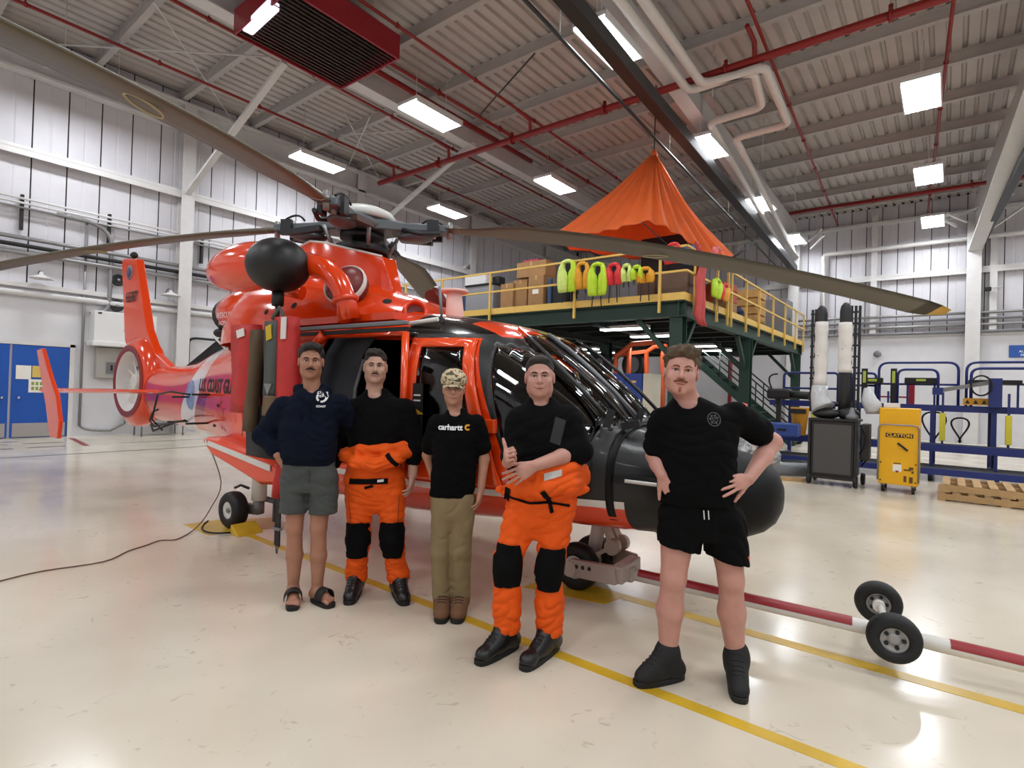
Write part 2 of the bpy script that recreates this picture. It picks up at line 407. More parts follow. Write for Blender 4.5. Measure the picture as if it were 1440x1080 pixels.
# ------------------------------------------------------------------ ceiling lamps
m_fix = pm('lamp_housing', 'd6d6d4', 0.4)
m_dif = pm('lamp_diffuser', 'f4f8ff', 0.3, emit=9.0)
n = 0
col_names = {-15.3: 'over the left wall bay', -10.3: 'over the helicopter bay', -5.3: 'beside the white pipe frame', -.6: 'in the right-hand bay'}
row_names = {3.7: 'nearest', 9.4: 'second', 15.0: 'third', 20.5: 'fourth', 25.9: 'farthest'}
for x in LX:
    for y in LY:
        if (x, y) in ((-10.3, 3.7), (-10.3, 25.9), (-15.3, 25.9), (-15.3, 20.5), (-.6, 3.7), (-.6, 9.4), (-5.3, 3.7), (-10.3, 20.5)):
            if (x, y) in ((-.6, 3.7), (-.6, 9.4), (-5.3, 3.7)): area_lamp('ceiling_lamp', (x, y, 8.25), .7, 1.5, LAMP_W)
            continue
        t = thing('ceiling_lamp', '%s bright fluorescent lamp hanging under the roof deck %s' % (row_names[y], col_names[x]), 'lamp', (x, y, 8.26), 0, 'hanging fluorescent lamps')
        MB().box(x-.36, x+.36, y-.78, y+.78, 8.33, 8.42).box(x-.36, x-.33, y-.78, y+.78, 8.27, 8.34).box(x+.33, x+.36, y-.78, y+.78, 8.27, 8.34).build('housing', m_fix, t, bevel=.01)
        MB().box(x-.33, x+.33, y-.77, y-.02, 8.3, 8.33).box(x-.33, x+.33, y+.02, y+.77, 8.3, 8.33).each('diffuser', m_dif, t)
        b = MB()
        for dx in (-.3, -.1, .1, .3): b.cyl((x+dx*.85, y-.74, 8.29), (x+dx*.85, y+.74, 8.29), .013, 6)
        b.each('tube', m_dif, t)
        b = MB()
        for yy in (-.5, .5): b.cyl((x, y+yy, 8.4), (x, y+yy, 9.78), .008, 5)
        b.each('hanger_rod', m_steel, t)
        area_lamp('ceiling_lamp_light', (x, y, 8.262), .62, 1.45, LAMP_W)
# ------------------------------------------------------------------ sprinkler pipes, heater, insulated pipe, door tracks
def pipe(label, pts, r, m, name='sprinkler_pipe', cat='pipe', flanges=0, group=None):
    o = MB().tube(pts, r, 10).build(name, m); tag(o, label, cat, group)
    if flanges:
        a, c = V3(pts[0]), V3(pts[-1])
        L = np.linalg.norm(c-a); b = MB(); k = int(L//flanges)
        for i in range(1, k+1):
            p = a+(c-a)*i/(k+1); d = (c-a)/L
            b.cyl(p-d*.03, p+d*.03, r*1.5, 10); b.cyl(p, p+np.array([0, 0, r*2.4]), r*.5, 6)
        b.each('coupling', m, o)
    return o
pipe('thick red sprinkler main crossing the hall under the roof', [(-15.95, 12.2, 8.68), (8, 12.25, 8.72)], .085, m_red, flanges=3.1)
pipe('red sprinkler main near the far wall on the right', [(-5.2, 24.3, 9.0), (9, 24.4, 9.0)], .07, m_red, flanges=3)
for x0, x1, lab in ((-15.0, -15.3, 'thin red sprinkler branch pipe along the left wall lamps'), (-12.3, -12.7, 'thin red sprinkler branch pipe left of the red heater'), (-9.2, -9.4, 'thin red sprinkler branch pipe right of the red heater'), (-2.95, -3.9, 'thin red sprinkler branch pipe right of the white pipe frame'), (.3, -.8, 'thin red sprinkler branch pipe above the right-hand lamps')):
    o = pipe(lab, [(x0, 0 if x0 < -5 else 6, 9.15), (x1, 27.2, 9.05)], .035, m_red, flanges=2.6)
    xx = x0+(x1-x0)*.44
    MB().tube([(xx, 11.6, 9.1), (xx, 12.15, 9.05), (xx, 12.2, 8.72)], .05, 8).build('riser', m_red, o)
pipe('thick red pipe hugging the white rafter beside the heater', [(-11.2, 1, 9.3), (-11.2, 14.8, 9.25)], .075, m_red)
pipe('red pipe between heater and dark door track', [(-10.6, 5, 9.2), (-10.3, 22, 9.1)], .045, m_red, flanges=2.8)
# red unit heater with louvred face
hx0, hx1, hy0, hy1 = -11.35, -9.25, 5.0, 7.5
t = thing('unit_heater', 'dark red unit heater with a louvred grille hanging under the roof', 'heater', (-10.3, 6.25, 8.4))
m_hred = pm('heater_red', '8c1020', 0.35, var=.05)
m_lou = pm('heater_louvre', '6a5d58', 0.5, 0.2)
MB().box(hx0, hx0+.04, hy0, hy1, 8.45, 8.95).box(hx1-.04, hx1, hy0, hy1, 8.45, 8.95).box(hx0+.04, hx1-.04, hy0, hy0+.04, 8.45, 8.95).box(hx0+.04, hx1-.04, hy1-.04, hy1, 8.45, 8.95).build('casing', m_hred, t, bevel=.01)
MB().box(hx0+.04, hx1-.04, hy0+.04, hy1-.04, 8.8, 8.95).build('casing_back', m_dark, t)
hc = [((hx0, hy0), (hx1, hy0)), ((hx1, hy0), (hx1, hy1)), ((hx1, hy1), (hx0, hy1)), ((hx0, hy1), (hx0, hy0))]
b = MB(); cx, cy = (hx0+hx1)/2, (hy0+hy1)/2
lo = [(hx0, hy0, 8.95), (hx1, hy0, 8.95), (hx1, hy1, 8.95), (hx0, hy1, 8.95)]; up = [(cx+(x-cx)*.45, cy+(y-cy)*.45, 9.45) for x, y, z in lo]
b.add(lo+up, [(0, 1, 5, 4), (1, 2, 6, 5), (2, 3, 7, 6), (3, 0, 4, 7), (4, 5, 6, 7), (3, 2, 1, 0)]); b.build('hood', m_hred, t)
lme = MB().obox((0, 0, 0), (0, (hy1-hy0)/2-.05, 0), (.04, 0, -.05), (.004, 0, .003)).mesh('louvre', m_lou)
for i in range(18): inst('louvre', lme, t, (hx0+.09+i*(hx1-hx0-.18)/17, cy, 8.52))
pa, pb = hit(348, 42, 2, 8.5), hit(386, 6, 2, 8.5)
tag(MB().beam(pa, pb, .22, .16).build('heater_side_glow', pm('violet_white_glow', 'e6dcf6', .3, emit=1.2), bevel=.04), 'short violet-white glowing box standing for the lit side of the red heater', 'lamp')  # no lamp: glow added for the light caught on the heater's reflective side
# white insulated pipe with an expansion loop
m_ins = pm('pipe_insulation', 'd8d3ce', 0.55, var=.03)
zz = 8.5
def wp(*pts): return [hit(px, py, 2, zz) for px, py in pts]
t = thing('insulated_pipe', 'pair of white insulated pipes with a square expansion loop under the roof', 'pipe', hit(975, 128, 2, zz))
P1 = [(-4.5, -4, zz)]+[tuple(p) for p in wp((872, 0), (968, 128), (1075, 93), (1109, 174), (1034, 194), (1123, 352))]
P2 = [(-4.1, -4, zz)]+[tuple(p) for p in wp((905, 0), (987, 118), (1060, 100), (1072, 150), (998, 172), (1105, 345))]
for P in (P1, P2):
    P = [np.array([q[0], q[1], zz]) for q in P]; P[-1][2] = 8.0; pts = [P[0]]
    for i in range(1, len(P)-1):
        a = P[i]+(P[i-1]-P[i])/np.linalg.norm(P[i-1]-P[i])*.22; c = P[i]+(P[i+1]-P[i])/np.linalg.norm(P[i+1]-P[i])*.22
        pts += bez(a, P[i], c, 5)
    pts.append(P[-1])
    MB().tube(pts, .095 if P is not P2 else .07, 10).build('pipe', m_ins, t)
b = MB()
for i in range(5): b.cyl((-4.45, 6+i*4.4-2, 8.5), (-4.45, 6+i*4.4-2, 9.78), .012, 5)
b.each('hanger_rod', m_steel, t)
m_track = pm('dark_track', '3a3a3b', 0.4, 0.5)
def track(label, pa, za, pb, zb, r, ext=0.35):
    a, c = hit(*pa, 2, za), hit(*pb, 2, zb); a = a+(a-c)*ext
    t = thing('crane_rail' if r > .06 else 'conduit', label, 'rail' if r > .06 else 'conduit', c)
    (MB().beam(a, c, r*2, r*2.2) if r > .06 else MB().cyl(a, c, r, 8)).build('rail' if r > .06 else 'tube', m_track, t, bevel=.01 if r > .06 else 0)
    b = MB()
    for s in np.linspace(.1, .9, 5):
        p = a+(c-a)*s; b.cyl(p, (p[0], p[1], 9.6), .012, 5)
    b.each('hanger_rod', m_steel, t); return t
track('thick dark grey crane rail running to the far wall past the orange tent', (800, 0), 8.0, (1120, 382), 7.4, .13)
track('thin grey conduit beside the dark crane rail', (738, 0), 8.0, (1095, 378), 7.4, .035)
track('dark grey rail at the right edge under the roof', (1440, 225), 8.0, (1370, 361), 7.6, .1)
MB().cyl(hit(752, 75, 2, 8.9), hit(676, 160, 2, 9.0), .02, 6).build('stay', m_track, ceil)
# ------------------------------------------------------------------ left wall: doors, boxes, pipes
m_blue = pm('door_blue', '0d4fa8', 0.35, var=.04, vscale=2)
m_kick = pm('kick_plate', 'a9a5a2', 0.35, 0.5)
m_paper = pm('paper', 'e8e4da', 0.7)
d1 = struct(MB().box(XL-.02, XL+.06, .7, .8, 0, 2.32).box(XL-.02, XL+.06, 3.98, 4.08, 0, 2.32).box(XL-.02, XL+.06, .7, 4.08, 2.25, 2.34).build('door_1', m_steel))
for y0, y1, ky in ((.8, 2.85, 2.72), (2.88, 3.98, 3.02)):
    lf = MB().box(XL, XL+.05, y0+.01, y1-.01, .02, 2.24).build('door_leaf', m_blue, d1, bevel=.006)
    MB().box(XL+.05, XL+.056, y0+.05, y1-.05, .03, .36).build('kick_plate', m_kick, lf)
    MB().cyl((XL+.05, ky, .97), (XL+.1, ky, .97), .02, 10).ell((XL+.12, ky, .97), (.035, .035, .035), 12, 8).build('knob', pm('steel', 'b0b0b2', .25, 1), lf)
def sign(label, y0, y1, z0, z1, m, X=XL+.056): return tag(MB().box(X, X+.006, y0, y1, z0, z1).build('notice', m), label, 'notice')
sign('blank white sheet of paper taped on the blue door', 2.96, 3.24, 1.42, 1.75, m_paper)
sign('yellow and white notice taped on the blue door', 3.26, 3.5, 1.47, 1.75, pm('yellow_paper', 'd9b95a', .7))
o = sign('green and yellow printed notice low on the blue door', 3.2, 3.5, 1.1, 1.42, m_paper)
b = MB()
for i, (yy, z) in enumerate(((3.25, 1.33), (3.33, 1.33), (3.41, 1.33), (3.25, 1.21), (3.33, 1.21), (3.41, 1.21))): b.box(XL+.062, XL+.063, yy, yy+.055, z-.05, z+.03)
b.each('print', pm('notice_green', '8a9a3c', .7), o)
# warm-air cabinet, grey control box, conduits
t = thing('wall_cabinet', 'white boxed wall unit mounted on the white block wall above a grey box', 'wall unit', (XL, 4.9, 2.35))
m_wh = pm('white_enamel', 'dedddc', .35)
MB().box(XL, XL+.5, 4.35, 5.75, 2.42, 3.22).build('body', m_wh, t, bevel=.02)
MB().box(XL, XL+.6, 4.3, 5.8, 2.32, 2.44).build('tray', m_wh, t, bevel=.02)
MB().box(XL+.5, XL+.51, 5.0, 5.3, 2.72, 2.8).build('badge', m_grey, t)
MB().box(XL+.5, XL+.51, 4.42, 4.5, 3.14, 3.18).build('label_plate', m_black, t)
t = thing('control_box', 'grey electrical control box under the white wall unit', 'electrical box', (XL, 4.8, 1.45))
MB().box(XL, XL+.2, 4.5, 5.55, 1.5, 2.3).build('cabinet', pm('box_grey', 'a8a6a0', .5), t, bevel=.015)
MB().box(XL+.2, XL+.23, 4.72, 5.05, 1.62, 1.92).build('panel', m_grey, t)
MB().box(XL+.23, XL+.24, 4.8, 4.85, 1.7, 1.85).box(XL+.23, XL+.24, 4.92, 4.97, 1.7, 1.85).each('switch', m_black, t)
def wpipe(label, pts, r, m=m_galv, name='conduit', grp=None): return tag(MB().tube(pts, r, 8).build(name, m), label, 'conduit', grp)
wpipe('grey conduit dropping past the white wall unit', [(XL+.08, 4.22, .25), (XL+.08, 4.22, 5.5)], .03)
wpipe('grey conduit bending down the wall behind the rotor blade', bez((XL+.12, 3.6, 5.52), (XL+.12, 4.75, 5.62), (XL+.12, 4.75, 5.0), 8)+[(XL+.12, 4.75, 3.75)]+bez((XL+.12, 4.75, 3.5), (XL+.12, 4.75, 3.2), (XL+.12, 4.35, 3.15), 5), .05)
wpipe('grey conduit looping under the electrical box', [(XL+.06, 4.22, .6)]+bez((XL+.06, 4.22, .3), (XL+.06, 4.25, .12), (XL+.06, 4.9, .12), 6)+[(XL+.06, 5.2, .3), (XL+.06, 5.3, 1.5)], .03)
for i in range(3):
    z = 5.5+i*.11
    wpipe(('lowest', 'middle', 'topmost')[i]+' of three thin conduits on black brackets high on the left wall', [(XL+.14, -4, z), (XL+.14, 24, z)], .028, m_steel if i else m_galv, grp='upper conduits on the left wall')
for y in (-.9, 2.95, 4.0+.7, 7.0, 11): MB().box(XL, XL+.12, y-.03, y+.03, 4.98, 5.82).build('bracket', m_black, wl)
for i, z in enumerate((4.42, 4.6, 4.78)):
    tag(MB().cyl((XL+.16, YB+1, z), (XL+.16, YF-.3, z), .05, 10).build('wall_pipe', m_galv if i != 1 else m_black), ('lowest', 'middle', 'topmost')[i]+' of three long pipes along the left wall', 'pipe', 'pipe run on the left wall')
for i, z in enumerate((4.33, 4.6, 4.83, 5.06)):
    tag(MB().cyl((XL+.4, YF-.2, z), (9, YF-.2, z), .055, 10).build('wall_pipe', m_galv if i in (1, 3) else m_grey), ('lowest', 'second', 'third', 'topmost')[i]+' of four grey pipes along the far wall', 'pipe', 'pipe run on the far wall')
tag(MB().tube([(-4.5, YF-.3, 4.4), (-4.5, YF-.3, 7.75)]+bez((-4.5, YF-.3, 7.75), (-4.5, YF-.3, 7.94), (-4.3, YF-.3, 7.94), 5)+[(9, YF-.3, 7.98)], .09, 10).build('wall_pipe', m_steel), 'white pipe turning along the far wall above the girt', 'pipe')
# vertical small conduits + warehouse wall lamps + alarm horns
for px, py, k in ((58, 392, 'left'), (240, 416, 'right')):
    p = hit(px, py, 0, XL+.35); t = thing('wall_lamp', '%s shaded lamp above the white pipe on the left wall' % k, 'lamp', p)
    MB().lathe([(.03, .16), (.05, .1), (.2, .03), (.24, 0)], p, seg=20, cap=False).build('shade', m_steel, t, solid=.006)
    MB().tube(bez((XL, p[1], p[2]+.1), (XL+.1, p[1], p[2]+.3), (p[0], p[1], p[2]+.15), 6), .015, 6).build('bracket', m_galv, t)
for px, py, k in ((166, 394, 'upper'), (164, 430, 'lower')):
    p = hit(px, py, 0, XL+.1); t = thing('alarm_horn', '%s black round alarm horn left of the tail fin' % k, 'alarm', p)
    MB().lathe([(.06, -.1), (.16, 0), (.16, .05), (.12, .03), (.05, .02)], p, (1, 0, 0), 20).build('horn', m_black, t)
    MB().ell(p+np.array([.05, 0, 0]), (.03, .04, .04), 10, 8).build('centre', m_galv, t)
p = hit(1234, 498, 1, YF-.1); tag(MB().lathe([(.14, 0), (.14, .08), (.06, .1)], p, (0, -1, 0), 18).build('alarm_bell', m_grey), 'small round grey alarm bell on the far wall', 'alarm')
# black swing bracket, white table, dark blue cabinet by the left wall
t = thing('swing_bracket', 'black tubular swing bracket on the block wall behind the tail boom', 'bracket', (XL, 6.8, 2.6))
MB().tube([(XL+.05, 6.75, 1.9), (XL+.05, 6.75, 2.6)]+bez((XL+.05, 6.75, 2.6), (XL+.05, 6.75, 2.75), (XL+.1, 6.95, 2.75), 5)+[(XL+.5, 8.2, 2.72)], .035, 8).build('arm', m_black, t)
MB().cyl((XL+.3, 7.55, 2.72), (XL+.3, 7.55, 2.35), .025, 8).build('hook', m_black, t)
t = thing('utility_cart', 'grey wire utility table behind the tail rotor shroud', 'table', (XL+.7, 5.8, 0))
b = MB()
for z in (.28, .7): b.box(XL+.4, XL+1.0, 5.3, 6.35, z, z+.03)
b.each('shelf', m_grey, t)
for yy in (5.33, 6.32):
    for xx in (XL+.43, XL+.97): MB().cyl((xx, yy, 0), (xx, yy, .95), .02, 8).build('leg', m_grey, t)
t = thing('floor_cabinet', 'dark blue low cabinet standing by the left wall', 'cabinet', (XL+.4, 8.3, 0))
MB().box(XL+.02, XL+.7, 7.5, 9.4, 0, .35).build('base', pm('navy', '15213f', .5), t); MB().box(XL+.02, XL+.7, 7.5, 9.4, .35, .9).build('body', m_wh, t, bevel=.02)
# far wall sign and camera
m_sgn = pm('sign_blue', '1c4f9c', .4)
t = thing('wall_sign', 'small blue rectangular sign with white lettering on the far wall', 'sign', (2.35, YF, 3.3))
MB().box(1.74, 3.1, YF-.04, YF-.01, 3.32, 3.78).build('plate', m_sgn, t, bevel=.01)
for i, s in enumerate(('CRASH', 'AUTHORIZED', 'PERSONNEL')):
    lettering(s, .13, pm('white_print', 'e9eef4', .5), t, (2.42, YF-.045, 3.68-i*.14), (1, 0, 0), (0, 0, 1), world=True)
p = hit(1391, 407, 1, YF-.3); t = thing('security_camera', 'small dark security camera on the far wall pipe', 'camera', p)
MB().box(p[0]-.12, p[0]+.06, p[1]-.2, p[1], p[2]-.07, p[2]+.07).build('body', m_black, t, bevel=.02); MB().cyl((p[0], p[1]-.05, p[2]+.05), (p[0]+.4, p[1]+.25, p[2]+.12), .02, 6).build('arm', m_steel, t)
# ================================================================== the helicopter (x = towards the nose, y = port, z = up)
HELI = thing('helicopter', 'orange-red rescue helicopter with black nose parked behind the five people', 'helicopter', (-2.25, 3.87, 0), R(2.7))
# paint scheme: red body, black nose and roof front, white sill line, white slanted tail band
m_paint = bpy.data.materials.new('helicopter_paint'); m_paint.use_nodes = True
nt = m_paint.node_tree; bs = nt.nodes['Principled BSDF']; bs.inputs['Roughness'].default_value = .16; bs.inputs['Coat Weight'].default_value = .4; bs.inputs['Coat Roughness'].default_value = .04
tc = nt.nodes.new('ShaderNodeTexCoord'); sx = nt.nodes.new('ShaderNodeSeparateXYZ'); nt.links.new(tc.outputs['Object'], sx.inputs[0])
def mth(op, a, b=None, c=None):
    n = nt.nodes.new('ShaderNodeMath'); n.operation = op
    for i, v in enumerate((a, b, c)):
        if v is None: continue
        if isinstance(v, (int, float)): n.inputs[i].default_value = v
        else: nt.links.new(v, n.inputs[i])
    return n.outputs[0]
X_, Y_, Z_ = sx.outputs
def gt(a, v): return mth('GREATER_THAN', a, v)
def lt(a, v): return mth('LESS_THAN', a, v)
def both(a, b): return mth('MULTIPLY', a, b)
def either(a, b): return mth('MAXIMUM', a, b)
slant = mth('ADD', X_, mth('MULTIPLY', mth('SUBTRACT', Z_, 1.87), .37))
black = either(both(gt(slant, -.53), gt(Z_, .815)), gt(X_, .56))
black = either(black, both(gt(X_, -1.2), gt(Z_, 1.915)))
sill = both(both(gt(Z_, .765), lt(Z_, .815)), both(gt(X_, -2.6), lt(X_, .56)))
tb = mth('SUBTRACT', X_, mth('MULTIPLY', mth('SUBTRACT', Z_, 1.2), 1.05))
tail = both(both(gt(tb, -6.1), lt(tb, -5.48)), lt(X_, -4.6))
tail2 = both(both(gt(tb, -5.46), lt(tb, -5.0)), both(lt(Z_, 1.38), gt(Z_, 1.05)))
vbot = both(both(gt(tb, -5.5), lt(tb, -4.9)), both(lt(Z_, .86), lt(X_, -4.4)))
patch = both(both(gt(X_, -.75), lt(X_, -.32)), both(gt(Z_, 1.93), both(gt(Y_, -.62), lt(Y_, -.1))))
def mixc(fac, c0, c1):
    n = nt.nodes.new('ShaderNodeMix'); n.data_type = 'RGBA'; nt.links.new(fac, n.inputs[0])
    if isinstance(c0, tuple): n.inputs[6].default_value = c0
    else: nt.links.new(c0, n.inputs[6])
    n.inputs[7].default_value = c1; return n.outputs[2]
RED = lin('e0400f')+(1,)
c = mixc(tail2, RED, lin('9c2230')+(1,)); c = mixc(either(tail, vbot), c, lin('e4e0e4')+(1,)); c = mixc(sill, c, lin('dedad6')+(1,))
c = mixc(black, c, lin('060607')+(1,)); c = mixc(patch, c, RED)
nt.links.new(c, bs.inputs['Base Color'])
rr = nt.nodes.new('ShaderNodeMix'); rr.data_type = 'FLOAT'; nt.links.new(both(black, lt(Z_, 1.95)), rr.inputs[0]); rr.inputs[2].default_value = .16; rr.inputs[3].default_value = .42
nt.links.new(rr.outputs[0], bs.inputs['Roughness'])
cw_ = nt.nodes.new('ShaderNodeMix'); cw_.data_type = 'FLOAT'; nt.links.new(both(black, lt(Z_, 1.95)), cw_.inputs[0]); cw_.inputs[2].default_value = .4; cw_.inputs[3].default_value = .06
nt.links.new(cw_.outputs[0], bs.inputs['Coat Weight'])
m_hred = pm('rescue_red', 'e0400f', .16, coat=.4)
m_orange = pm('door_orange', 'ec4c14', .2, coat=.4)
m_int = pm('cabin_dark', '101113', .8)
m_nose = pm('nose_matte_black', '070708', .5, spec=.25)
m_glass = glass_mat('tinted_glass', (.62, .63, .64), .01)
m_rub = pm('tyre_rubber', '0d0d0e', .6)
m_hwhite = pm('gear_white', 'd6d3cd', .35)
m_olive = pm('blade_olive', '5d5748', .45, var=.06, vscale=2)
m_hub = pm('hub_grey', '5a6064', .4, .3); m_hubd = pm('hub_dark', '26272a', .5, .3)
m_brn = pm('hub_brown', '4a3a32', .5)
# ---- fuselage
ST = np.array([  # x, half width, bottom, top, exponent
 (.92, .40, .57, 1.19, 2.6), (.75, .50, .56, 1.24, 2.6), (.45, .63, .55, 1.31, 2.7), (.2, .74, .54, 1.55, 2.8), (0, .80, .53, 1.71, 2.9), (-.22, .86, .52, 1.87, 3),
 (-.5, .93, .50, 2.03, 3.2), (-.9, .98, .48, 2.13, 3.6), (-1.4, 1.0, .46, 2.19, 4), (-2.2, 1.01, .46, 2.2, 4.2), (-3.0, 1.0, .47, 2.2, 4), (-3.6, .96, .5, 2.19, 3.6),
 (-4.2, .84, .56, 2.14, 3), (-4.8, .69, .63, 2.08, 2.6), (-5.5, .53, .71, 1.98, 2.3), (-6.2, .41, .77, 1.82, 2.2), (-7.0, .31, .83, 1.74, 2.1), (-7.8, .22, .87, 1.73, 2.0), (-8.35, .13, .95, 1.76, 2.0)])[::-1]
def sect(x):
    return [float(crom(ST[:, 0], ST[:, k], x)) for k in range(1, 5)]
def ring(x, n=56):
    w_, zb, zt, e = sect(x); out = []; zc = (zb+zt)/2; hz = (zt-zb)/2
    for k in range(n):
        a = 2*math.pi*k/n; c_, s_ = math.cos(a), math.sin(a)
        out.append((x, w_*math.copysign(abs(c_)**(2/e), c_), zc+hz*math.copysign(abs(s_)**(2/e), s_)))
    return out
xs = np.concatenate([np.linspace(.92, -1, 29)[:-1], np.linspace(-1, -3.6, 27)[:-1], np.linspace(-3.6, -8.35, 30)])
b = MB(); G = [ring(x) for x in xs]; b.grid(G, closev=True)
b.add(G[0], [tuple(range(len(G[0])))], 0); b.add(G[-1], [tuple(range(len(G[-1])))], 0)
fus = b.build('fuselage', [m_paint, m_int], HELI, local=True)
def carve(o, poly, axes, cond, name, mat, parent, cap=None, solid=0.012, out=0.0):
    """cut the skin along the sides of a convex polygon and take the piece away (as a part of its own when a name is given)"""
    bm = bmesh.new(); bm.from_mesh(o.data); n = len(poly); a0, a1 = axes
    cx = sum(p[0] for p in poly)/n; cy = sum(p[1] for p in poly)/n; pls = []
    for i in range(n):
        p, q = poly[i], poly[(i+1) % n]; nn = (q[1]-p[1], -(q[0]-p[0]))
        if nn[0]*(cx-p[0])+nn[1]*(cy-p[1]) > 0: nn = (-nn[0], -nn[1])
        co = [0, 0, 0]; no = [0, 0, 0]; co[a0], co[a1] = p; no[a0], no[a1] = nn
        bmesh.ops.bisect_plane(bm, geom=bm.verts[:]+bm.edges[:]+bm.faces[:], plane_co=co, plane_no=no, dist=1e-5)
        pls.append((Vector(co), Vector(no).normalized()))
    sel = [f for f in bm.faces if cond(f.calc_center_median()) and all((f.calc_center_median()-c_).dot(n_) < -1e-5 for c_, n_ in pls)]
    res = None
    if name:
        me = bpy.data.meshes.new(name); b2 = MB(); idx = {}
        fs = []
        for f in sel:
            for v in f.verts:
                if v not in idx: idx[v] = len(idx)
            fs.append(tuple(idx[v] for v in f.verts))
        vs = [tuple(v.co+v.normal*out) for v in idx]
        b2.add(vs, fs, 0, True); res = b2.build(name, mat, parent, local=True, solid=solid, fixn=False)
    bmesh.ops.delete(bm, geom=sel, context='FACES')
    bm.to_mesh(o.data); bm.free(); return res
near = lambda c: c.y < -.3
for sgn, nm in ((-1, 'starboard'), (1, 'port')):
    side = (lambda s: (lambda c: c.y*s > .3))(sgn)
    if sgn < 0:
        carve(fus, [(-2.42, .86), (-1.1, .86), (-1.1, 1.95), (-2.18, 1.95)], (0, 2), side, None, None, None)
        dr = carve(fus, [(-1.06, .84), (-.24, .84), (-.56, 1.9), (-1.06, 1.9)], (0, 2), side, 'cockpit_door', m_orange, HELI, solid=-.012, out=.004)
        carve(dr, [(-.98, 1.0), (-.40, 1.0), (-.62, 1.84), (-.98, 1.84)], (0, 2), side, 'door_window', m_glass, dr, out=-.004)
    carve(fus, [(-.42, 1.86), (-.10, 1.80), (.36, 1.36), (.34, 1.2), (-.24, 1.16)], (0, 2), side, 'side_window', m_glass, HELI)
    carve(fus, [(-.13, .86), (.30, .86), (.34, 1.12), (-.22, 1.08)], (0, 2), side, 'chin_window', m_glass, HELI)
    ws = (lambda s: (lambda c: c.y*s > .02 and c.z > 1.3))(sgn)
    y0, y1, y2 = .04*sgn, .50*sgn, .40*sgn
    carve(fus, [(-.42, y0), (.40, y0), (.40, y1), (-.30, y1), (-.42, y2)], (0, 1), ws, 'windshield', m_glass, HELI)
mod = fus.modifiers.new('solid', 'SOLIDIFY'); mod.thickness = .035; mod.offset = -1; mod.material_offset = 1
# cabin inside
MB().box(-2.9, -.95, -.85, .85, .66, .7).box(-.95, .1, -.6, .6, .66, .7).build('cabin_floor', m_int, HELI, local=True)
MB().box(-2.75, -2.7, -.92, .92, .68, 2.1).build('cabin_bulkhead', m_int, HELI, local=True)
def seat(x, y, ang, nm='seat', m=None):
    o = MB().box(x-.22, x+.24, y-.23, y+.23, .88, 1.0).box(x-.3, x-.2, y-.22, y+.22, .95, 1.62).box(x-.27, x-.2, y-.13, y+.13, 1.62, 1.82).box(x-.2, x+.2, y-.18, y+.18, .68, .88).build(nm, m or m_int, HELI, bevel=.04, local=True)
    return o
MB().grid([[(x, -.93+.1*u, z) for x, z in ((-2.42, .72), (-2.36, 1.2), (-2.2, 1.8), (-2.0, 2.0))] for u in (0, 1, 2)]+[[(x+.28, -.72, z) for x, z in ((-2.42, .72), (-2.36, 1.2), (-2.2, 1.8), (-2.0, 2.0))]]).build('cabin_liner', pm('liner_grey', '3b3f47', .6), HELI, local=True, solid=.02)
MB().tube([(-1.98, -.78, .75), (-1.95, -.78, 1.5), (-1.9, -.74, 1.75), (-1.75, -.7, 1.8)], .018, 8).build('cabin_pipe', m_grey, HELI, local=True)
MB().obox((-.93, -1.012, 1.36), (.05, 0, 0), (0, .006, 0), (0, 0, .2)).build('door_placard', m_black, HELI, local=True)
MB().prism([(-.975, -1.02, 1.32), (-.86, -1.02, 1.33), (-.975, -1.02, 1.385)], (0, -.004, 0)).build('yellow_arrow', pm('arrow_yellow', 'd09a1e', .5), HELI, local=True)
for dz in (1.43, 1.47): MB().obox((-.93, -1.02, dz), (.035, 0, 0), (0, .001, 0), (0, 0, .006)).build('placard_line', m_hwhite, HELI, local=True)
MB().obox((-.33, -.90, 1.27), (.05, .01, 0), (0, .02, 0), (0, 0, .05)).build('orange_handle', m_orange, HELI, local=True, bevel=.006)
m_seat = pm('seat_grey', '2c2e33', .7)
seat(-.72, -.42, 0, 'pilot_seat', pm('seat_black', '17181a', .7)); seat(-.72, .42, 0, 'pilot_seat', MATS['seat_black'])
seat(-2.25, -.5, 0, 'cabin_seat', m_seat)
MB().box(.1, .42, -.5, .5, .9, 1.3).build('instrument_panel', m_int, HELI, bevel=.05, local=True)
MB().lathe([(.05, -.02), (.085, -.02), (.085, .02), (.05, .02), (.05, -.02)], (-.45, .42, 1.72), (0, 1, 0), 18, cap=False).build('headset', m_int, HELI, local=True)
MB().ell((-.52, .55, 1.7), (.05, .05, .1)).build('helmet_bag', m_orange, HELI, local=True)
# nose, radome, seams
rd = [(.0, .52), (.09, .51), (.17, .475), (.235, .41), (.28, .32), (.305, .2), (.31, .05), (.33, -.25), (.37, -.28)]
MB().lathe([(r*.98, h) for r, h in rd][::-1], (.9, 0, .875), (1, 0, 0), 36).build('nose_radome', m_nose, HELI, local=True)
MB().grid([[(x, y*1.012, .575+(z-.57)*1.012) for x, y, z in ring(x, 40)] for x in (.45, .47, .5)], closev=True).build('nose_seam_band', m_nose, HELI, local=True, solid=.004)
MB().beam((.5, -.62, .97), (.86, -.50, .96), .012, .05).build('nose_probe_arm', m_int, HELI, local=True)
MB().cyl((.6, -.66, .97), (.82, -.62, .965), .012).build('pitot_probe', m_hwhite, HELI, local=True)
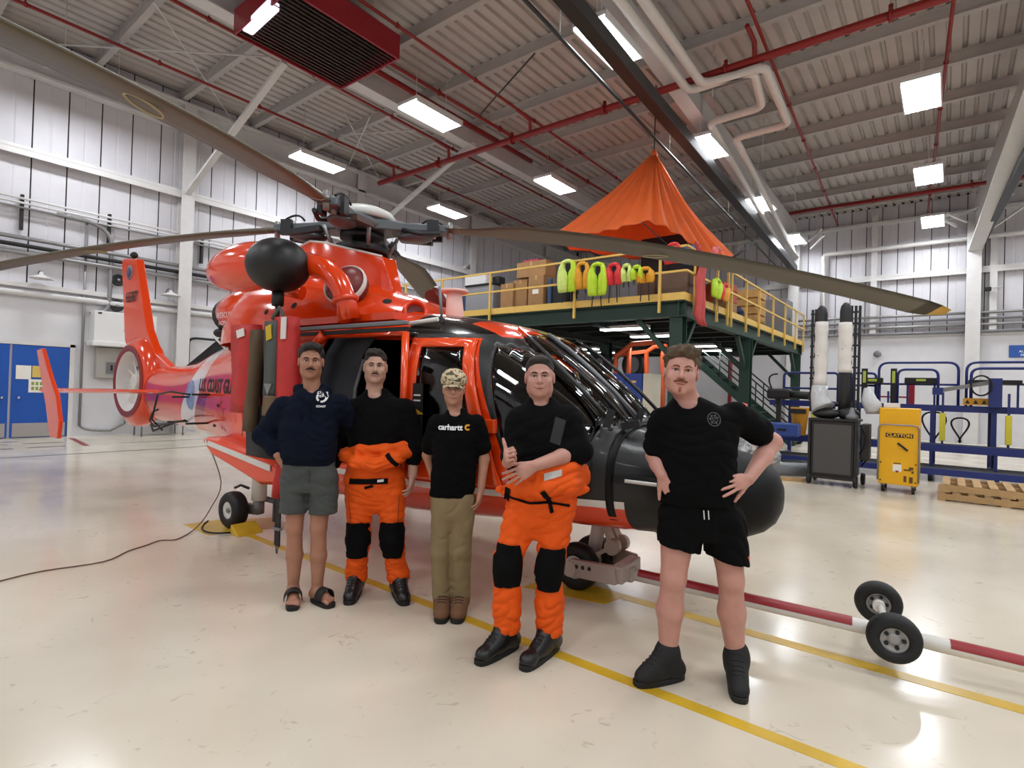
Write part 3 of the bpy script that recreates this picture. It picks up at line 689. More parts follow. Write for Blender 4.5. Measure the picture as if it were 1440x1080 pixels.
# door rail, sponsons
MB().beam((-2.75, -1.035, 2.02), (-1.05, -1.035, 2.02), .05, .035).build('door_rail', m_grey, HELI, local=True, bevel=.008)
MB().beam((-2.75, -1.02, 1.975), (-1.05, -1.02, 1.975), .03, .03).build('door_track', m_black, HELI, local=True)
MB().tube([(-2.48, -1.01, .85), (-2.40, -1.02, 1.3), (-2.2, -1.02, 1.9), (-2.1, -1.01, 1.97)], .045, 8).build('door_post', m_hred, HELI, local=True)
MB().tube([(-1.08, -1.01, .84), (-1.08, -1.015, 1.95)], .03, 8).build('door_post', m_orange, HELI, local=True)
for s in (-1, 1):
    pr = [(-4.1, .92), (-3.8, .93), (-2.9, .82), (-2.6, .72), (-2.65, .58), (-3.0, .54), (-3.9, .76)]
    G = [[(x, s*yy, .74+(z-.74)*k) for x, z in pr] for yy, k in ((.7, 1), (1.02, 1), (1.08, .8))]
    sp = MB().grid(G, closev=True, sm=False).add(G[-1], [tuple(range(len(pr)))]).build('sponson', m_hred, HELI, local=True, bevel=.02)
    MB().prism([(-4.0, s*1.085, .90), (-2.75, s*1.085, .76), (-2.75, s*1.085, .70), (-4.0, s*1.085, .85)], (0, s*.008, 0)).build('white_line', m_hwhite, sp, local=True)
# upper deck: engine cowling, gearbox fairing, intakes
CW = np.array([(-1.42, .34, 2.17), (-1.6, .46, 2.27), (-1.9, .62, 2.4), (-2.3, .76, 2.53), (-2.8, .86, 2.64), (-3.4, .9, 2.73), (-4.0, .88, 2.74), (-4.35, .78, 2.66), (-4.62, .66, 2.56), (-4.72, .58, 2.48)])[::-1]
G = []
for x in np.linspace(-1.42, -4.72, 36):
    w_ = float(crom(CW[:, 0], CW[:, 1], x)); zt = float(crom(CW[:, 0], CW[:, 2], x)); zb = 1.95
    row = []
    for k in range(25):
        a = math.pi*k/24; c_, s_ = math.cos(a), math.sin(a)
        row.append((x, -w_*math.copysign(abs(c_)**(2/2.5), c_), zb+(zt-zb)*abs(s_)**(2/2.5)))
    G.append(row)
cowl = MB().grid(G).add(G[0], [tuple(range(25))]).add(G[-1], [tuple(range(25))]).build('engine_cowling', m_hred, HELI, local=True)
GF = [(-4.35, 2.55, 2.66, .30), (-4.0, 2.5, 2.82, .38), (-3.72, 2.5, 2.97, .40), (-3.56, 2.5, 3.04, .40), (-3.28, 2.5, 3.09, .40), (-3.05, 2.48, 3.05, .37), (-2.8, 2.46, 2.98, .29), (-2.6, 2.44, 2.93, .20), (-2.45, 2.42, 2.89, .10), (-2.38, 2.4, 2.72, .08), (-2.28, 2.36, 2.48, .07)]
G = []
for x, zb, zt, w_ in GF:
    zb -= .12; G.append([(x, -w_*1.35, zb), (x, -w_*1.1, zb+(zt-zb)*.35), (x, -w_*1.03, zb+(zt-zb)*.75), (x, -w_, zt-.012), (x, -w_+.012, zt), (x, 0, zt-.01), (x, w_-.012, zt), (x, w_, zt-.012), (x, w_*1.03, zb+(zt-zb)*.75), (x, w_*1.1, zb+(zt-zb)*.35), (x, w_*1.35, zb)])
gbf = MB().grid(G).add(G[0], [tuple(range(11))]).add(G[-1], [tuple(range(11))]).build('gearbox_fairing', m_hred, HELI, local=True)
gbf.modifiers.new('weighted', 'WEIGHTED_NORMAL')
MB().tube([(x, -w_+.006, zt-.003) for x, zb, zt, w_ in GF[1:9]], .014, 6).build('fairing_rim', m_hwhite, HELI, local=True)
for s in (-1, 1):
    MB().lathe([(.2, -.09), (.2, 0), (.185, .04), (.13, .09), (.05, .115), (.0, .12)], (-2.3, s*.66, 2.48), (.3, s*.8, .4), 24).build('engine_intake', pm('intake_screen', '6e1a12', .4, var=.1, vscale=30), HELI, local=True)
    MB().lathe([(.212, -.02), (.217, .015), (.2, .03), (.2, -.02)], (-2.3, s*.66, 2.48), (.3, s*.8, .4), 24, cap=False).build('intake_ring', m_hwhite, HELI, local=True)
    ex = MB().lathe([(.15, .3), (.2, .1), (.21, -.2), (.185, -.22), (.17, -.1), (.02, -.08)], (-4.72, s*.42, 2.36), (1, 0, .05), 20).build('exhaust_pipe', m_black, HELI, local=True)
    MB().ell((-4.35, s*.42, 2.36), (.6, .34, .28)).build('engine_nacelle', m_hred, HELI, local=True)
    tree = BVHTree.FromPolygons([v.co for v in cowl.data.vertices], [p.vertices for p in cowl.data.polygons])
    for dx, dz, rv in ((-1.66, 2.25, .04), (-1.95, 2.33, .045), (-1.78, 2.2, .03), (-2.9, 2.3, .035), (-3.3, 2.25, .03)):
        lo_, no_, _i, _d = tree.ray_cast(Vector((dx, s*2, dz)), Vector((0, -s, 0)))
        if lo_: MB().cyl(lo_-no_*.01, lo_+no_*.003, rv, 14).build('vent_hole', m_int, HELI, local=True)
ri = MB().lathe([(.125, -.1), (.115, .05), (.09, .06), (.08, .02), (.075, -.04)], (-1.66, -.36, 2.22), (.7, -.5, .25), 20, cap=False).build('ram_intake', m_hred, HELI, local=True)
MB().lathe([(.0, 0), (.078, 0)], (-1.66, -.36, 2.22), (.7, -.5, .25), 16, cap=False).build('intake_mesh', pm('intake_screen', '6e1a12'), ri, local=True)
MB().prism([(-5.2, -.16, 2.3), (-5.45, -.16, 2.22), (-6.9, -.1, 1.70), (-6.6, -.1, 1.66), (-5.2, -.16, 1.9)], (0, .3, 0)).build('tail_spine', m_nose, HELI, local=True, bevel=.03)
MB().cyl((-5.25, -.28, 1.95), (-5.75, -.2, 2.14), .014, 6).build('spine_stay', m_hwhite, HELI, local=True)
MB().ell((-4.95, -.5, 2.13), (.12, .07, .06)).build('cooling_scoop', m_black, HELI, local=True)
MB().grid([[(-1.35+.0*k, y, 2.14) for y in (-.9, .9)] for k in range(1)]+[[(-2.9, y, 2.14) for y in (-.9, .9)]], sm=False).build('roof_step', m_hred, HELI, local=True, solid=.06)
MB().cyl((-1.38, -.12, 2.16), (-1.4, -.12, 2.42), .09, 20, r2=.07).cyl((-1.4, -.12, 2.42), (-1.4, -.12, 2.445), .135, 24).build('roof_antenna', pm('antenna_pink', 'efc6bc', .45), HELI, local=True, bevel=.008)
MB().cyl((-.98, -.72, 2.05), (-1.0, -.74, 2.34), .012, 8).build('whip_antenna', m_grey, HELI, local=True)
MB().tube([(-1.2, -.86, 2.04), (-.95, -.8, 2.07)], .018, 8).build('handle', m_hwhite, HELI, local=True)
# wipers
for y in (-.42, .1):
    MB().tube([(.5, y, 1.33), (.28, y-.02, 1.55), (-.05, y-.05, 1.83)], .009, 6).build('wiper_arm', m_black, HELI, local=True)
    MB().beam((.46, y, 1.3), (.58, y+.03, 1.33), .06, .05).build('wiper_motor', m_black, HELI, local=True)
    MB().beam((.42, y-.16, 1.3), (.44, y-.12, 1.42), .02, .05).build('wiper_bracket', m_black, HELI, local=True)
MB().prism([(.6, -.3, 1.27), (.82, -.26, 1.22), (.82, .2, 1.23), (.6, .2, 1.28)], (0, 0, .035)).build('nose_vent', m_black, HELI, local=True)
for y in (-.52, 0, .52):
    MB().tube([(x, y*k, z+.012) for x, k, z in ((-.42, .85, 2.0), (-.22, .95, 1.87), (0, 1, 1.70), (.2, 1, 1.53), (.42, 1, 1.32))], .016, 6).build('windshield_frame', m_paint if y else m_grey, HELI, local=True)
# ---- tail: boom fairing, shrouded rotor, fin, stabiliser
FX, FZ, FR = -8.62, 1.47, .50
b = MB(); N = 40
def shroud_r(a):
    return .76+.06*math.cos(a)**2
rings = []
for rr_, hw in ((FR, .19), (FR+.03, .215), (FR+.1, .2), (None, .09)):
    for s in (1,):
        rings.append([(FX+(rr_ or shroud_r(2*math.pi*k/N))*math.cos(2*math.pi*k/N), -hw, FZ+(rr_ or shroud_r(2*math.pi*k/N))*math.sin(2*math.pi*k/N)) for k in range(N)])
back = [[(x, -y, z) for x, y, z in r_] for r_ in rings[::-1]]
allr = rings+back
b.grid(allr, closev=True, closeu=True); b.build('tail_shroud', m_hred, HELI, local=True)
MB().grid([[(FX+r_*math.cos(2*math.pi*k/N), y, FZ+r_*math.sin(2*math.pi*k/N)) for k in range(N)] for r_, y in ((FR+.005, -.2), (FR-.004, -.19), (FR-.008, .0), (FR-.004, .19))], closev=True).build('duct_liner', pm('duct_white', 'd8d5d4', .35), HELI, local=True)
MB().grid([[(FX+r_*math.cos(2*math.pi*k/N), y, FZ+r_*math.sin(2*math.pi*k/N)) for k in range(N)] for r_, y in ((FR+.005, -.2), (FR+.035, -.221), (FR+.11, -.206))], closev=True).build('duct_ring', pm('duct_ring_maroon', '7c1a24', .4), HELI, local=True)
MB().cyl((FX, -.12, FZ), (FX, .12, FZ), .13, 20).build('fan_hub', m_hwhite, HELI, local=True, bevel=.02)
for k in range(10):
    a = 2*math.pi*k/10+.2; d = V3((math.cos(a), 0, math.sin(a))); t_ = V3((-math.sin(a), 0, math.cos(a)))
    MB().obox(V3((FX, -.04, FZ))+d*.30, d*.18, t_*.035+V3((0, .02, 0)), V3((0, .006, 0))+t_*-.003).build('fan_blade', m_hwhite, HELI, local=True)
for a in (0.5, 2.6, 4.7):
    d = V3((math.cos(a), 0, math.sin(a))); MB().beam(V3((FX, .1, FZ)), V3((FX, .1, FZ))+d*.5, .05, .04).build('stator_arm', m_grey, HELI, local=True)
fin = [(-9.46, 3.6), (-9.40, 3.66), (-8.84, 3.60), (-8.30, 2.35), (-7.95, 1.95), (-7.4, 1.72), (-7.8, 1.5), (-8.1, 1.95), (-8.6, 2.12), (-9.1, 2.05), (-9.2, 2.2)]
cen = [(-9.0, 3.2)]
G = []
for k, (yy, sc) in enumerate(((-.02, .985), (-.075, .94), (.075, .94), (.02, .985))):
    c0 = V3((-8.75, 0, 2.5)); G.append([(c0[0]+(x-c0[0])*sc, yy if z < 3.4 else yy*.6, c0[2]+(z-c0[2])*(1-(1-sc)*.4)) for x, z in fin])
MB().grid(G, closev=True, sm=False).add(G[0], [tuple(range(len(fin)))]).add(G[-1], [tuple(range(len(fin)))]).prism([(x, -.065, z) for x, z in fin], (0, .13, 0)).build('tail_fin', m_hred, HELI, local=True, bevel=.02)
MB().ell((-9.1, 0, 3.7), (.07, .06, .06)).build('tail_light', m_black, HELI, local=True)
lettering('6587', .25, m_black, HELI, (0, 0, 0), (1, 0, 0), (0, 0, 1), off=0, fn=lambda p: V3((-8.93+p[0]+p[2]*-.2, -.082, 2.93+p[2])), bold=.004)
MB().lathe([(.0, 0), (.13, 0), (.13, .006), (.0, .006)], (-9.08, -.068, 3.38), (0, -1, 0), 20).build('tail_emblem', pm('emblem_grey', '8c7f86', .5), HELI, local=True)
MB().lathe([(.0, 0), (.09, 0), (.09, .004), (.0, .004)], (-9.08, -.076, 3.38), (0, -1, 0), 20).build('emblem_core', pm('emblem_blue', '3b3f66', .5), HELI, local=True)
MB().prism([(-7.9, -1.55, 1.32), (-7.72, -1.55, 1.36), (-7.25, -1.55, 1.36), (-7.1, -1.55, 1.33), (-7.25, -1.55, 1.30), (-7.72, -1.55, 1.29)], (0, 3.1, 0)).build('horizontal_stabiliser', m_hred, HELI, local=True, bevel=.01)
for s in (-1, 1):
    ep = [(-7.62, 1.88), (-7.48, 1.90), (-7.22, 1.5), (-7.05, 1.28), (-6.95, .95), (-6.98, .72), (-7.18, .72), (-7.3, 1.1), (-7.45, 1.45)]
    ep = [(-7.2+(x+7.2)*1.55+(.05 if s < 0 else 0), z) for x, z in ep]
    MB().prism([(x, s*1.58-.025, z) for x, z in ep], (0, .05, 0)).build('end_plate', m_hred, HELI, local=True, bevel=.012)
# seams, access panels, lettering on the tail
def onside(p, out=.004, s=-1):
    w_, zb, zt, e = sect(p[0]); zc = (zb+zt)/2; hz = (zt-zb)/2
    t_ = min(1, abs((p[2]-zc)/hz)); return V3((p[0], s*(w_*(1-t_**e)**(1/e)+out), p[2]))
lettering('U.S. COAST GUARD', .22, m_black, HELI, (0, 0, 0), (1, 0, 0), (0, 0, 1), fn=lambda p: onside(V3((-4.35+p[0], 0, 1.46+p[2]+p[0]*.0))), shear=.25, bold=.006, spacing=1.0)
b = MB()
for k in range(16):
    a = 2*math.pi*k/16; b.add([onside(V3((-5.72+.2*math.cos(a), 0, 1.33+.2*math.sin(a)))), onside(V3((-5.72+.2*math.cos(a+.393), 0, 1.33+.2*math.sin(a+.393)))), onside(V3((-5.72, 0, 1.33)), .006)], [(0, 1, 2)])
b.build('service_emblem', pm('emblem_sky', '7d93bd', .5, var=.35, vscale=18), HELI, local=True, fixn=False)
lettering('RESCUE', .09, m_hwhite, HELI, (0, 0, 0), (1, 0, 0), (0, 0, 1), fn=lambda p: V3((-4.3+p[0], -.79-.03*p[2], 2.28+p[2])))
lettering('NOPUSH', .07, m_hwhite, HELI, (0, 0, 0), (1, 0, 0), (0, 0, 1), fn=lambda p: V3((-4.28+p[0], -.79, 2.19+p[2])))
def seam(pts, nm='panel_seam', r=.006, m=None): MB().tube([onside(V3((x, 0, z)), .0) for x, z in pts], r, 5).build(nm, m or pm('seam_dark', '7a1c0c', .5), HELI, local=True)
seam([(-4.2, .75), (-4.2, 1.0), (-4.2, 1.3), (-3.3, 1.3), (-2.6, 1.3)]); seam([(-2.75, .7), (-2.75, 1.1), (-2.75, 1.7), (-2.75, 2.0)])
seam([(-4.1, 1.22), (-3.5, 1.22), (-3.5, .98), (-4.1, .98), (-4.1, 1.22)]); seam([(-3.4, .75), (-3.4, 1.2), (-3.4, 1.3)])
for x, z in ((-4.3, 1.25), (-3.25, 1.25), (-3.1, .95), (-4.6, 1.0)): MB().ell(onside(V3((x, 0, z))), (.03, .01, .02)).build('latch', m_int, HELI, local=True)
MB().obox(onside(V3((-3.05, 0, 1.08))), (.04, 0, 0), (0, .004, 0), (0, 0, .08)).build('step_recess', pm('seam_maroon', '6b1210', .5), HELI, local=True)
# towel rail antennas under the tail boom
for pts in ([(-4.7, -.95, 1.36), (-5.2, -.95, 1.38), (-5.8, -.85, 1.33)], [(-5.8, -.85, 1.33), (-5.95, -.85, 1.0), (-6.0, -.7, .85)], [(-4.9, -.9, 1.05), (-5.4, -.85, .98), (-6.0, -.8, .9), (-6.4, -.7, .95), (-6.2, -.75, 1.08), (-5.9, -.8, 1.13)], [(-5.2, -.85, 1.02), (-5.9, -.85, .85), (-6.1, -.8, .92)]):
    MB().tube(pts, .012, 6).build('wire_antenna', m_black, HELI, local=True)
for x, y, z in ((-4.75, -.8, 1.36), (-5.75, -.6, 1.3), (-5.0, -.75, 1.0), (-6.1, -.5, .95)): MB().cyl((x, y+.2, z), (x, y-.1, z), .014, 6).build('antenna_post', m_black, HELI, local=True)
# ---- rescue hoist
MB().ell((-2.98, -1.25, 2.6), (.66, .215, .225), 28, 16).build('hoist_fairing', m_hred, HELI, local=True)
cap = MB().ell((-2.43, -1.27, 2.555), (.265, .27, .235), 28, 16).build('hoist_cover', pm('hoist_black', '0d0d0e', .45), HELI, local=True)
MB().ell((-2.3, -1.47, 2.6), (.02, .015, .02), 8, 6).build('cover_button', m_galv, cap, local=True)
MB().tube([(-2.6, -1.1, 2.6), (-2.3, -1.05, 2.6), (-2.08, -1.02, 2.53), (-1.93, -1.0, 2.4), (-1.86, -.98, 2.25), (-1.83, -.96, 2.08)], [.1, .1, .1, .095, .085, .1], 16).build('hoist_arm', m_hred, HELI, local=True)
MB().tube([(-2.9, -.95, 2.45), (-2.7, -.85, 2.4)], .07, 10).build('hoist_strut', m_hred, HELI, local=True)
MB().lathe([(.105, 0), (.115, .02), (.105, .04)], (-1.87, -.985, 2.28), (.2, .1, -1), 16).build('arm_collar', m_hred, HELI, local=True)
MB().cyl((-2.42, -1.27, 2.32), (-2.42, -1.27, 2.2), .05, 12).cyl((-2.42, -1.27, 2.22), (-2.42, -1.27, 2.05), .02, 8).build('hoist_hook', m_black, HELI, local=True)
# ---- landing gear
def wheel(c, r, wd, rim, nm, par, seg=32):
    c = V3(c); t = [(rim, -wd*.42), (rim*1.15, -wd*.5), (r*.86, -wd*.5), (r*.96, -wd*.36), (r, -wd*.15), (r, wd*.15), (r*.96, wd*.36), (r*.86, wd*.5), (rim*1.15, wd*.5), (rim, wd*.42), (rim, -wd*.42)]
    o = MB().lathe(t, c, (0, 1, 0), seg, cap=False).build(nm, m_rub, par, local=True)
    MB().lathe([(.02, -wd*.3), (rim*.5, -wd*.3), (rim*.62, -wd*.36), (rim*.8, -wd*.3), (rim*1.02, -wd*.44), (rim*1.02, wd*.44), (rim*.6, wd*.3), (.02, wd*.3)], c, (0, 1, 0), seg).build('rim', m_hwhite, o, local=True)
    MB().cyl(c+V3((0, -wd*.45, 0)), c+V3((0, wd*.3, 0)), rim*.3, 14).build('hub', m_grey, o, local=True)
    return o
for s in (-1, 1):
    y = s*.95
    wheel((-3.64, y, .19), .19, .15, .085, 'main_wheel', HELI)
    MB().cyl((-3.42, y-s*.15, .3), (-3.42, y-s*.15, .78), .075, 16).build('main_strut', m_hwhite, HELI, local=True)
    MB().cyl((-3.42, y-s*.15, .16), (-3.42, y-s*.15, .33), .055, 14).beam((-3.66, y-s*.12, .19), (-3.4, y-s*.15, .2), .06, .1).build('axle_arm', m_grey, HELI, local=True)
    MB().tube([(-3.5, y-s*.15, .33), (-3.25, y-s*.3, .27), (-3.1, y-s*.32, .28)], .03, 8).build('drag_link', m_grey, HELI, local=True)
    MB().tube([(-3.42, y-s*.15, .62), (-3.1, y-s*.3, .5), (-2.9, y-s*.3, .62)], .03, 8).build('brace_link', m_hwhite, HELI, local=True)
    MB().tube([(-3.5, y-s*.08, .42), (-3.62, y-s*.06, .44), (-3.72, y-s*.05, .40)], .014, 6).build('brake_hose', m_black, HELI, local=True)
for s in (-1, 1): wheel((0, s*.15, .18), .18, .13, .085, 'nose_wheel', HELI)
MB().cyl((0, -.22, .18), (0, .22, .18), .035, 12).build('nose_axle', m_hwhite, HELI, local=True)
MB().cyl((.06, 0, .24), (.12, 0, .62), .055, 16).build('nose_strut', m_hwhite, HELI, local=True)
m_gw = pm('gear_beige', 'b3aa9c', .45)
for s in (-1, 1):
    MB().beam((.0, s*.06, .2), (.26, s*.07, .36), .03, .1, up=(0, 1, 0)).build('torque_link', m_gw, HELI, local=True)
    MB().beam((.26, s*.07, .36), (.16, s*.05, .56), .03, .08, up=(0, 1, 0)).build('torque_link', m_gw, HELI, local=True)
    MB().cyl((.26, s*.05, .36), (.26, s*.11, .36), .06, 14).build('link_pivot', m_gw, HELI, local=True)
# ---- main rotor
HX, HZ = -2.9, 3.27
MB().cyl((HX, 0, 2.6), (HX, 0, HZ), .11, 18).build('rotor_mast', m_hubd, HELI, local=True)
MB().cyl((HX, 0, 2.98), (HX, 0, 3.06), .3, 24).build('swashplate', m_hubd, HELI, local=True, bevel=.02)
MB().cyl((HX, 0, 3.14), (HX, 0, 3.2), .24, 24).build('scissor_plate', m_hubd, HELI, local=True)
MB().lathe([(.34, -.06), (.36, -.02), (.33, .03), (.22, .08), (.1, .10), (.0, .105)], (HX, 0, HZ+.13), (0, 0, 1), 30).build('hub_cap', pm('hub_cap_white', 'cfd0cc', .35), HELI, local=True)
MB().lathe([(.3, -.05), (.33, 0), (.3, .08), (.1, .1)], (HX, 0, HZ), (0, 0, 1), 24).build('hub_body', m_hub, HELI, local=True)
AZ0 = R(34)-R(2.7)
for k in range(4):
    a = AZ0+k*math.pi/2; d = V3((math.cos(a), math.sin(a), 0)); s_ = V3((-math.sin(a), math.cos(a), 0)); zu = V3((0, 0, 1)); h0 = V3((HX, 0, HZ))
    zc = lambda r: -.10*max(0, r-.3)/5.7-.72*(max(0, r-.5)/5.47)**1.8
    P = lambda r, y=0, z=0: h0+d*r+s_*y+zu*(zc(r)+z)
    arm = MB().add([P(.1, -.26, .07), P(.1, .26, .07), P(.1, .26, -.06), P(.1, -.26, -.06), P(.5, -.1, .045), P(.5, .1, .045), P(.5, .1, -.045), P(.5, -.1, -.045), P(.98, -.1, .04), P(.98, .1, .04), P(.98, .1, -.04), P(.98, -.1, -.04)],
        [(0, 1, 2, 3), (0, 4, 5, 1), (1, 5, 6, 2), (2, 6, 7, 3), (3, 7, 4, 0), (4, 8, 9, 5), (5, 9, 10, 6), (6, 10, 11, 7), (7, 11, 8, 4), (8, 9, 10, 11)]).build('star_arm', m_hub, HELI, local=True, bevel=.015)
    MB().ell(P(.6, 0, -.1), (.2, .13, .05), 16, 10, ax=[d, s_, zu]).build('elastomer_bearing', m_hub, HELI, local=True)
    for dy in (-.11, .11): MB().obox(P(.82, dy, -.01), d*.06, s_*.025, zu*.085).build('blade_clevis', m_hubd, HELI, local=True)
    for r_ in (.8, .98): MB().cyl(P(r_, 0, -.09), P(r_, 0, .09), .03, 10).build('blade_pin', m_galv, HELI, local=True)
    MB().cyl(P(.36, .2, -.02), h0+d*.26+s_*.16+V3((0, 0, -.25)), .022, 8).build('pitch_rod', m_galv, HELI, local=True)
    MB().beam(P(.75, .18, -.09), P(.38, .22, -.06), .07, .06).build('pitch_horn', m_brn if k in (1, 3) else m_hubd, HELI, local=True)
    MB().tube([P(.5, -.16, -.05), P(.7, -.2, -.1), P(.9, -.15, -.07)], .025, 8).build('damper', m_hubd, HELI, local=True)
    MB().tube(bez(P(.62, .1, .06), P(.72, .06, .2), P(.9, .05, .07), 7), .012, 6).build('heater_cable', m_black, HELI, local=True)
    # blade
    G = []
    for r_ in [.95, 1.1, 1.3, 1.55, 1.8]+list(np.linspace(2.2, 5.82, 12))+[5.96, 6.07]:
        t_ = min(1, max(0, (r_-1.1)/.75)); t_ = t_*t_*(3-2*t_); ch = .17+(.385-.17)*t_; th = .06-.022*t_; tw = R(-8*t_)
        sw = 0
        if r_ > 5.85: ch *= {5.96: .8, 6.07: .35}[round(r_, 2)]; sw = {5.96: -.03, 6.07: -.11}[round(r_, 2)]
        row = []
        for cx_, cz_ in ((.25, 0), (.2, .35), (.05, .5), (-.2, .42), (-.5, .16), (-.75, .0), (-.5, -.16), (-.2, -.42), (.05, -.5), (.2, -.35)):
            y = cx_*ch+sw; z = cz_*th; row.append(P(r_, y*math.cos(tw)-z*math.sin(tw), y*math.sin(tw)+z*math.cos(tw)))
        G.append(row)
    bl = MB().grid(G[:-1], closev=True).add(G[0], [tuple(range(10))]).build('rotor_blade', m_olive, HELI, local=True)
    MB().grid(G[-3:], closev=True).add(G[-1], [tuple(range(10))]).build('blade_tip', pm('tip_yellow', 'c89a2e', .45), bl, local=True) if True else None
    MB().grid([[p+zu*-.004+(p-P(1.3))*.0 for p in row] for row in (G[1],)]+[G[1]], closev=True).build('root_band', m_hwhite, bl, local=True)
    bm_c = P(3.2, -.05, -.028); ringp = [bm_c+d*.13*math.cos(t_)+s_*.045*math.sin(t_) for t_ in np.linspace(0, 2*math.pi, 25)[:-1]]
    MB().tube(ringp, .007, 5, closed=True).build('blade_marking', pm('marking_cream', 'b7aa84', .6), bl, local=True)
# ---- gear bag / vests hanging from the hoist hook
HB = thing('hanging_rescue_gear', 'red and black rescue gear with grey webbing strap hanging from hoist hook', 'rescue gear', np.array(WM[HELI.name]@Vector((-2.75, -1.3, .85))), R(2.7))
WM[HB.name] = WM[HELI.name].copy()
HB.location = WM[HELI.name]@Vector((.23, -.06, 0)); WM[HB.name] = Matrix.Translation(HB.location)@Matrix.Rotation(R(2.7), 4, 'Z')
def hbuild(b, nm, m, par=None, **k): return b.build(nm, m, par or HB, local=True, **k)
m_gred = pm('gear_red', 'b52420', .6, var=.1, vscale=8, bump=.3, bscale=25); m_web = pm('grey_webbing', '4a4f4c', .7); m_brown = pm('brown_cloth', '54432f', .85, var=.15, vscale=9)
def slab(x0, x1, y, z0, z1, nm, m, dy=.1, dx=0):
    G = []
    for z in np.linspace(z0, z1, 9):
        t_ = (z-z0)/(z1-z0); G.append([(x0+dx*(1-t_)+.012*math.sin(9*z), y-dy/2, z), ((x0+x1)/2+dx*(1-t_), y-dy*.62+.01*math.sin(7*z), z), (x1+dx*(1-t_)+.01*math.sin(8*z+1), y-dy/2, z), (x1+dx*(1-t_), y+dy/2, z), (x0+dx*(1-t_), y+dy/2, z)])
    return hbuild(MB().grid(G, closev=True).add(G[0], [(0, 1, 2, 3, 4)]).add(G[-1], [(0, 1, 2, 3, 4)]), nm, m)
slab(-3.19, -2.85, -1.28, 1.25, 2.04, 'red_panel', m_gred, .1, .04)
slab(-2.50, -2.28, -1.28, 1.33, 2.08, 'red_panel', m_gred, .1, .06)
slab(-2.88, -2.80, -1.2, .9, 1.98, 'black_lining', m_black, .08)
slab(-2.78, -2.66, -1.34, 1.1, 1.98, 'brown_cloth', m_brown, .06, -.08)
slab(-2.62, -2.44, -1.33, 1.42, 2.05, 'webbing_strap', m_web, .02)
slab(-2.6, -2.42, -1.32, 1.25, 1.42, 'brown_pouch', pm('tan_cloth', '6d5640', .8), .05)
slab(-2.95, -2.5, -1.22, .88, 1.32, 'black_bag', m_black, .14)
slab(-2.44, -2.30, -1.24, 1.2, 1.95, 'black_harness', m_black, .06)
hbuild(MB().obox((-2.545, -1.345, 1.95), (.04, 0, .01), (0, .004, 0), (-.01, 0, .06)), 'yellow_tag', pm('tag_yellow', 'c9a71f', .6))
hbuild(MB().obox((-3.0, -1.345, 1.96), (.06, 0, .01), (0, .004, 0), (-.01, 0, .035)), 'white_label', m_hwhite)
hbuild(MB().obox((-2.33, -1.345, 1.98), (.035, 0, 0), (0, .004, 0), (0, 0, .09)), 'white_label', m_hwhite)
hbuild(MB().tube([(-2.52, -1.33, 2.06), (-2.47, -1.3, 2.16), (-2.43, -1.28, 2.08), (-2.44, -1.29, 2.0)], .022, 8), 'strap_loop', m_web)
hbuild(MB().prism([(-2.58, -1.355, 1.52), (-2.46, -1.355, 1.52), (-2.52, -1.355, 1.42)], (0, .008, 0)), 'buckle', m_galv)
# red tube with black tie-down strap hanging at the door sill
TS = thing('tie_down_strap', 'red padded tube with a black strap hanging at the open cabin door', 'strap', np.array(WM[HELI.name]@Vector((0, 0, 0))), R(2.7)); WM[TS.name] = WM[HELI.name].copy()
MB().tube([(-2.30, -1.12, .98), (-2.33, -1.2, .82), (-2.34, -1.24, .66), (-2.36, -1.24, .54)], [.06, .066, .06, .055], 12).build('padded_tube', m_gred, TS, local=True)
MB().beam((-2.335, -1.25, .54), (-2.335, -1.25, .12), .075, .012, up=(0, 1, 0)).build('strap', m_black, TS, local=True)
MB().beam((-2.40, -1.25, .55), (-2.40, -1.25, .32), .03, .008, up=(0, 1, 0)).build('short_strap', m_black, TS, local=True)
MB().beam((-2.40, -1.26, .27), (-2.27, -1.26, .275), .03, .02).build('buckle', m_galv, TS, local=True)
MB().tube([(-2.36, -1.25, .13), (-2.31, -1.25, .13), (-2.335, -1.25, .06)], .008, 6, closed=True).build('ring', m_galv, TS, local=True)
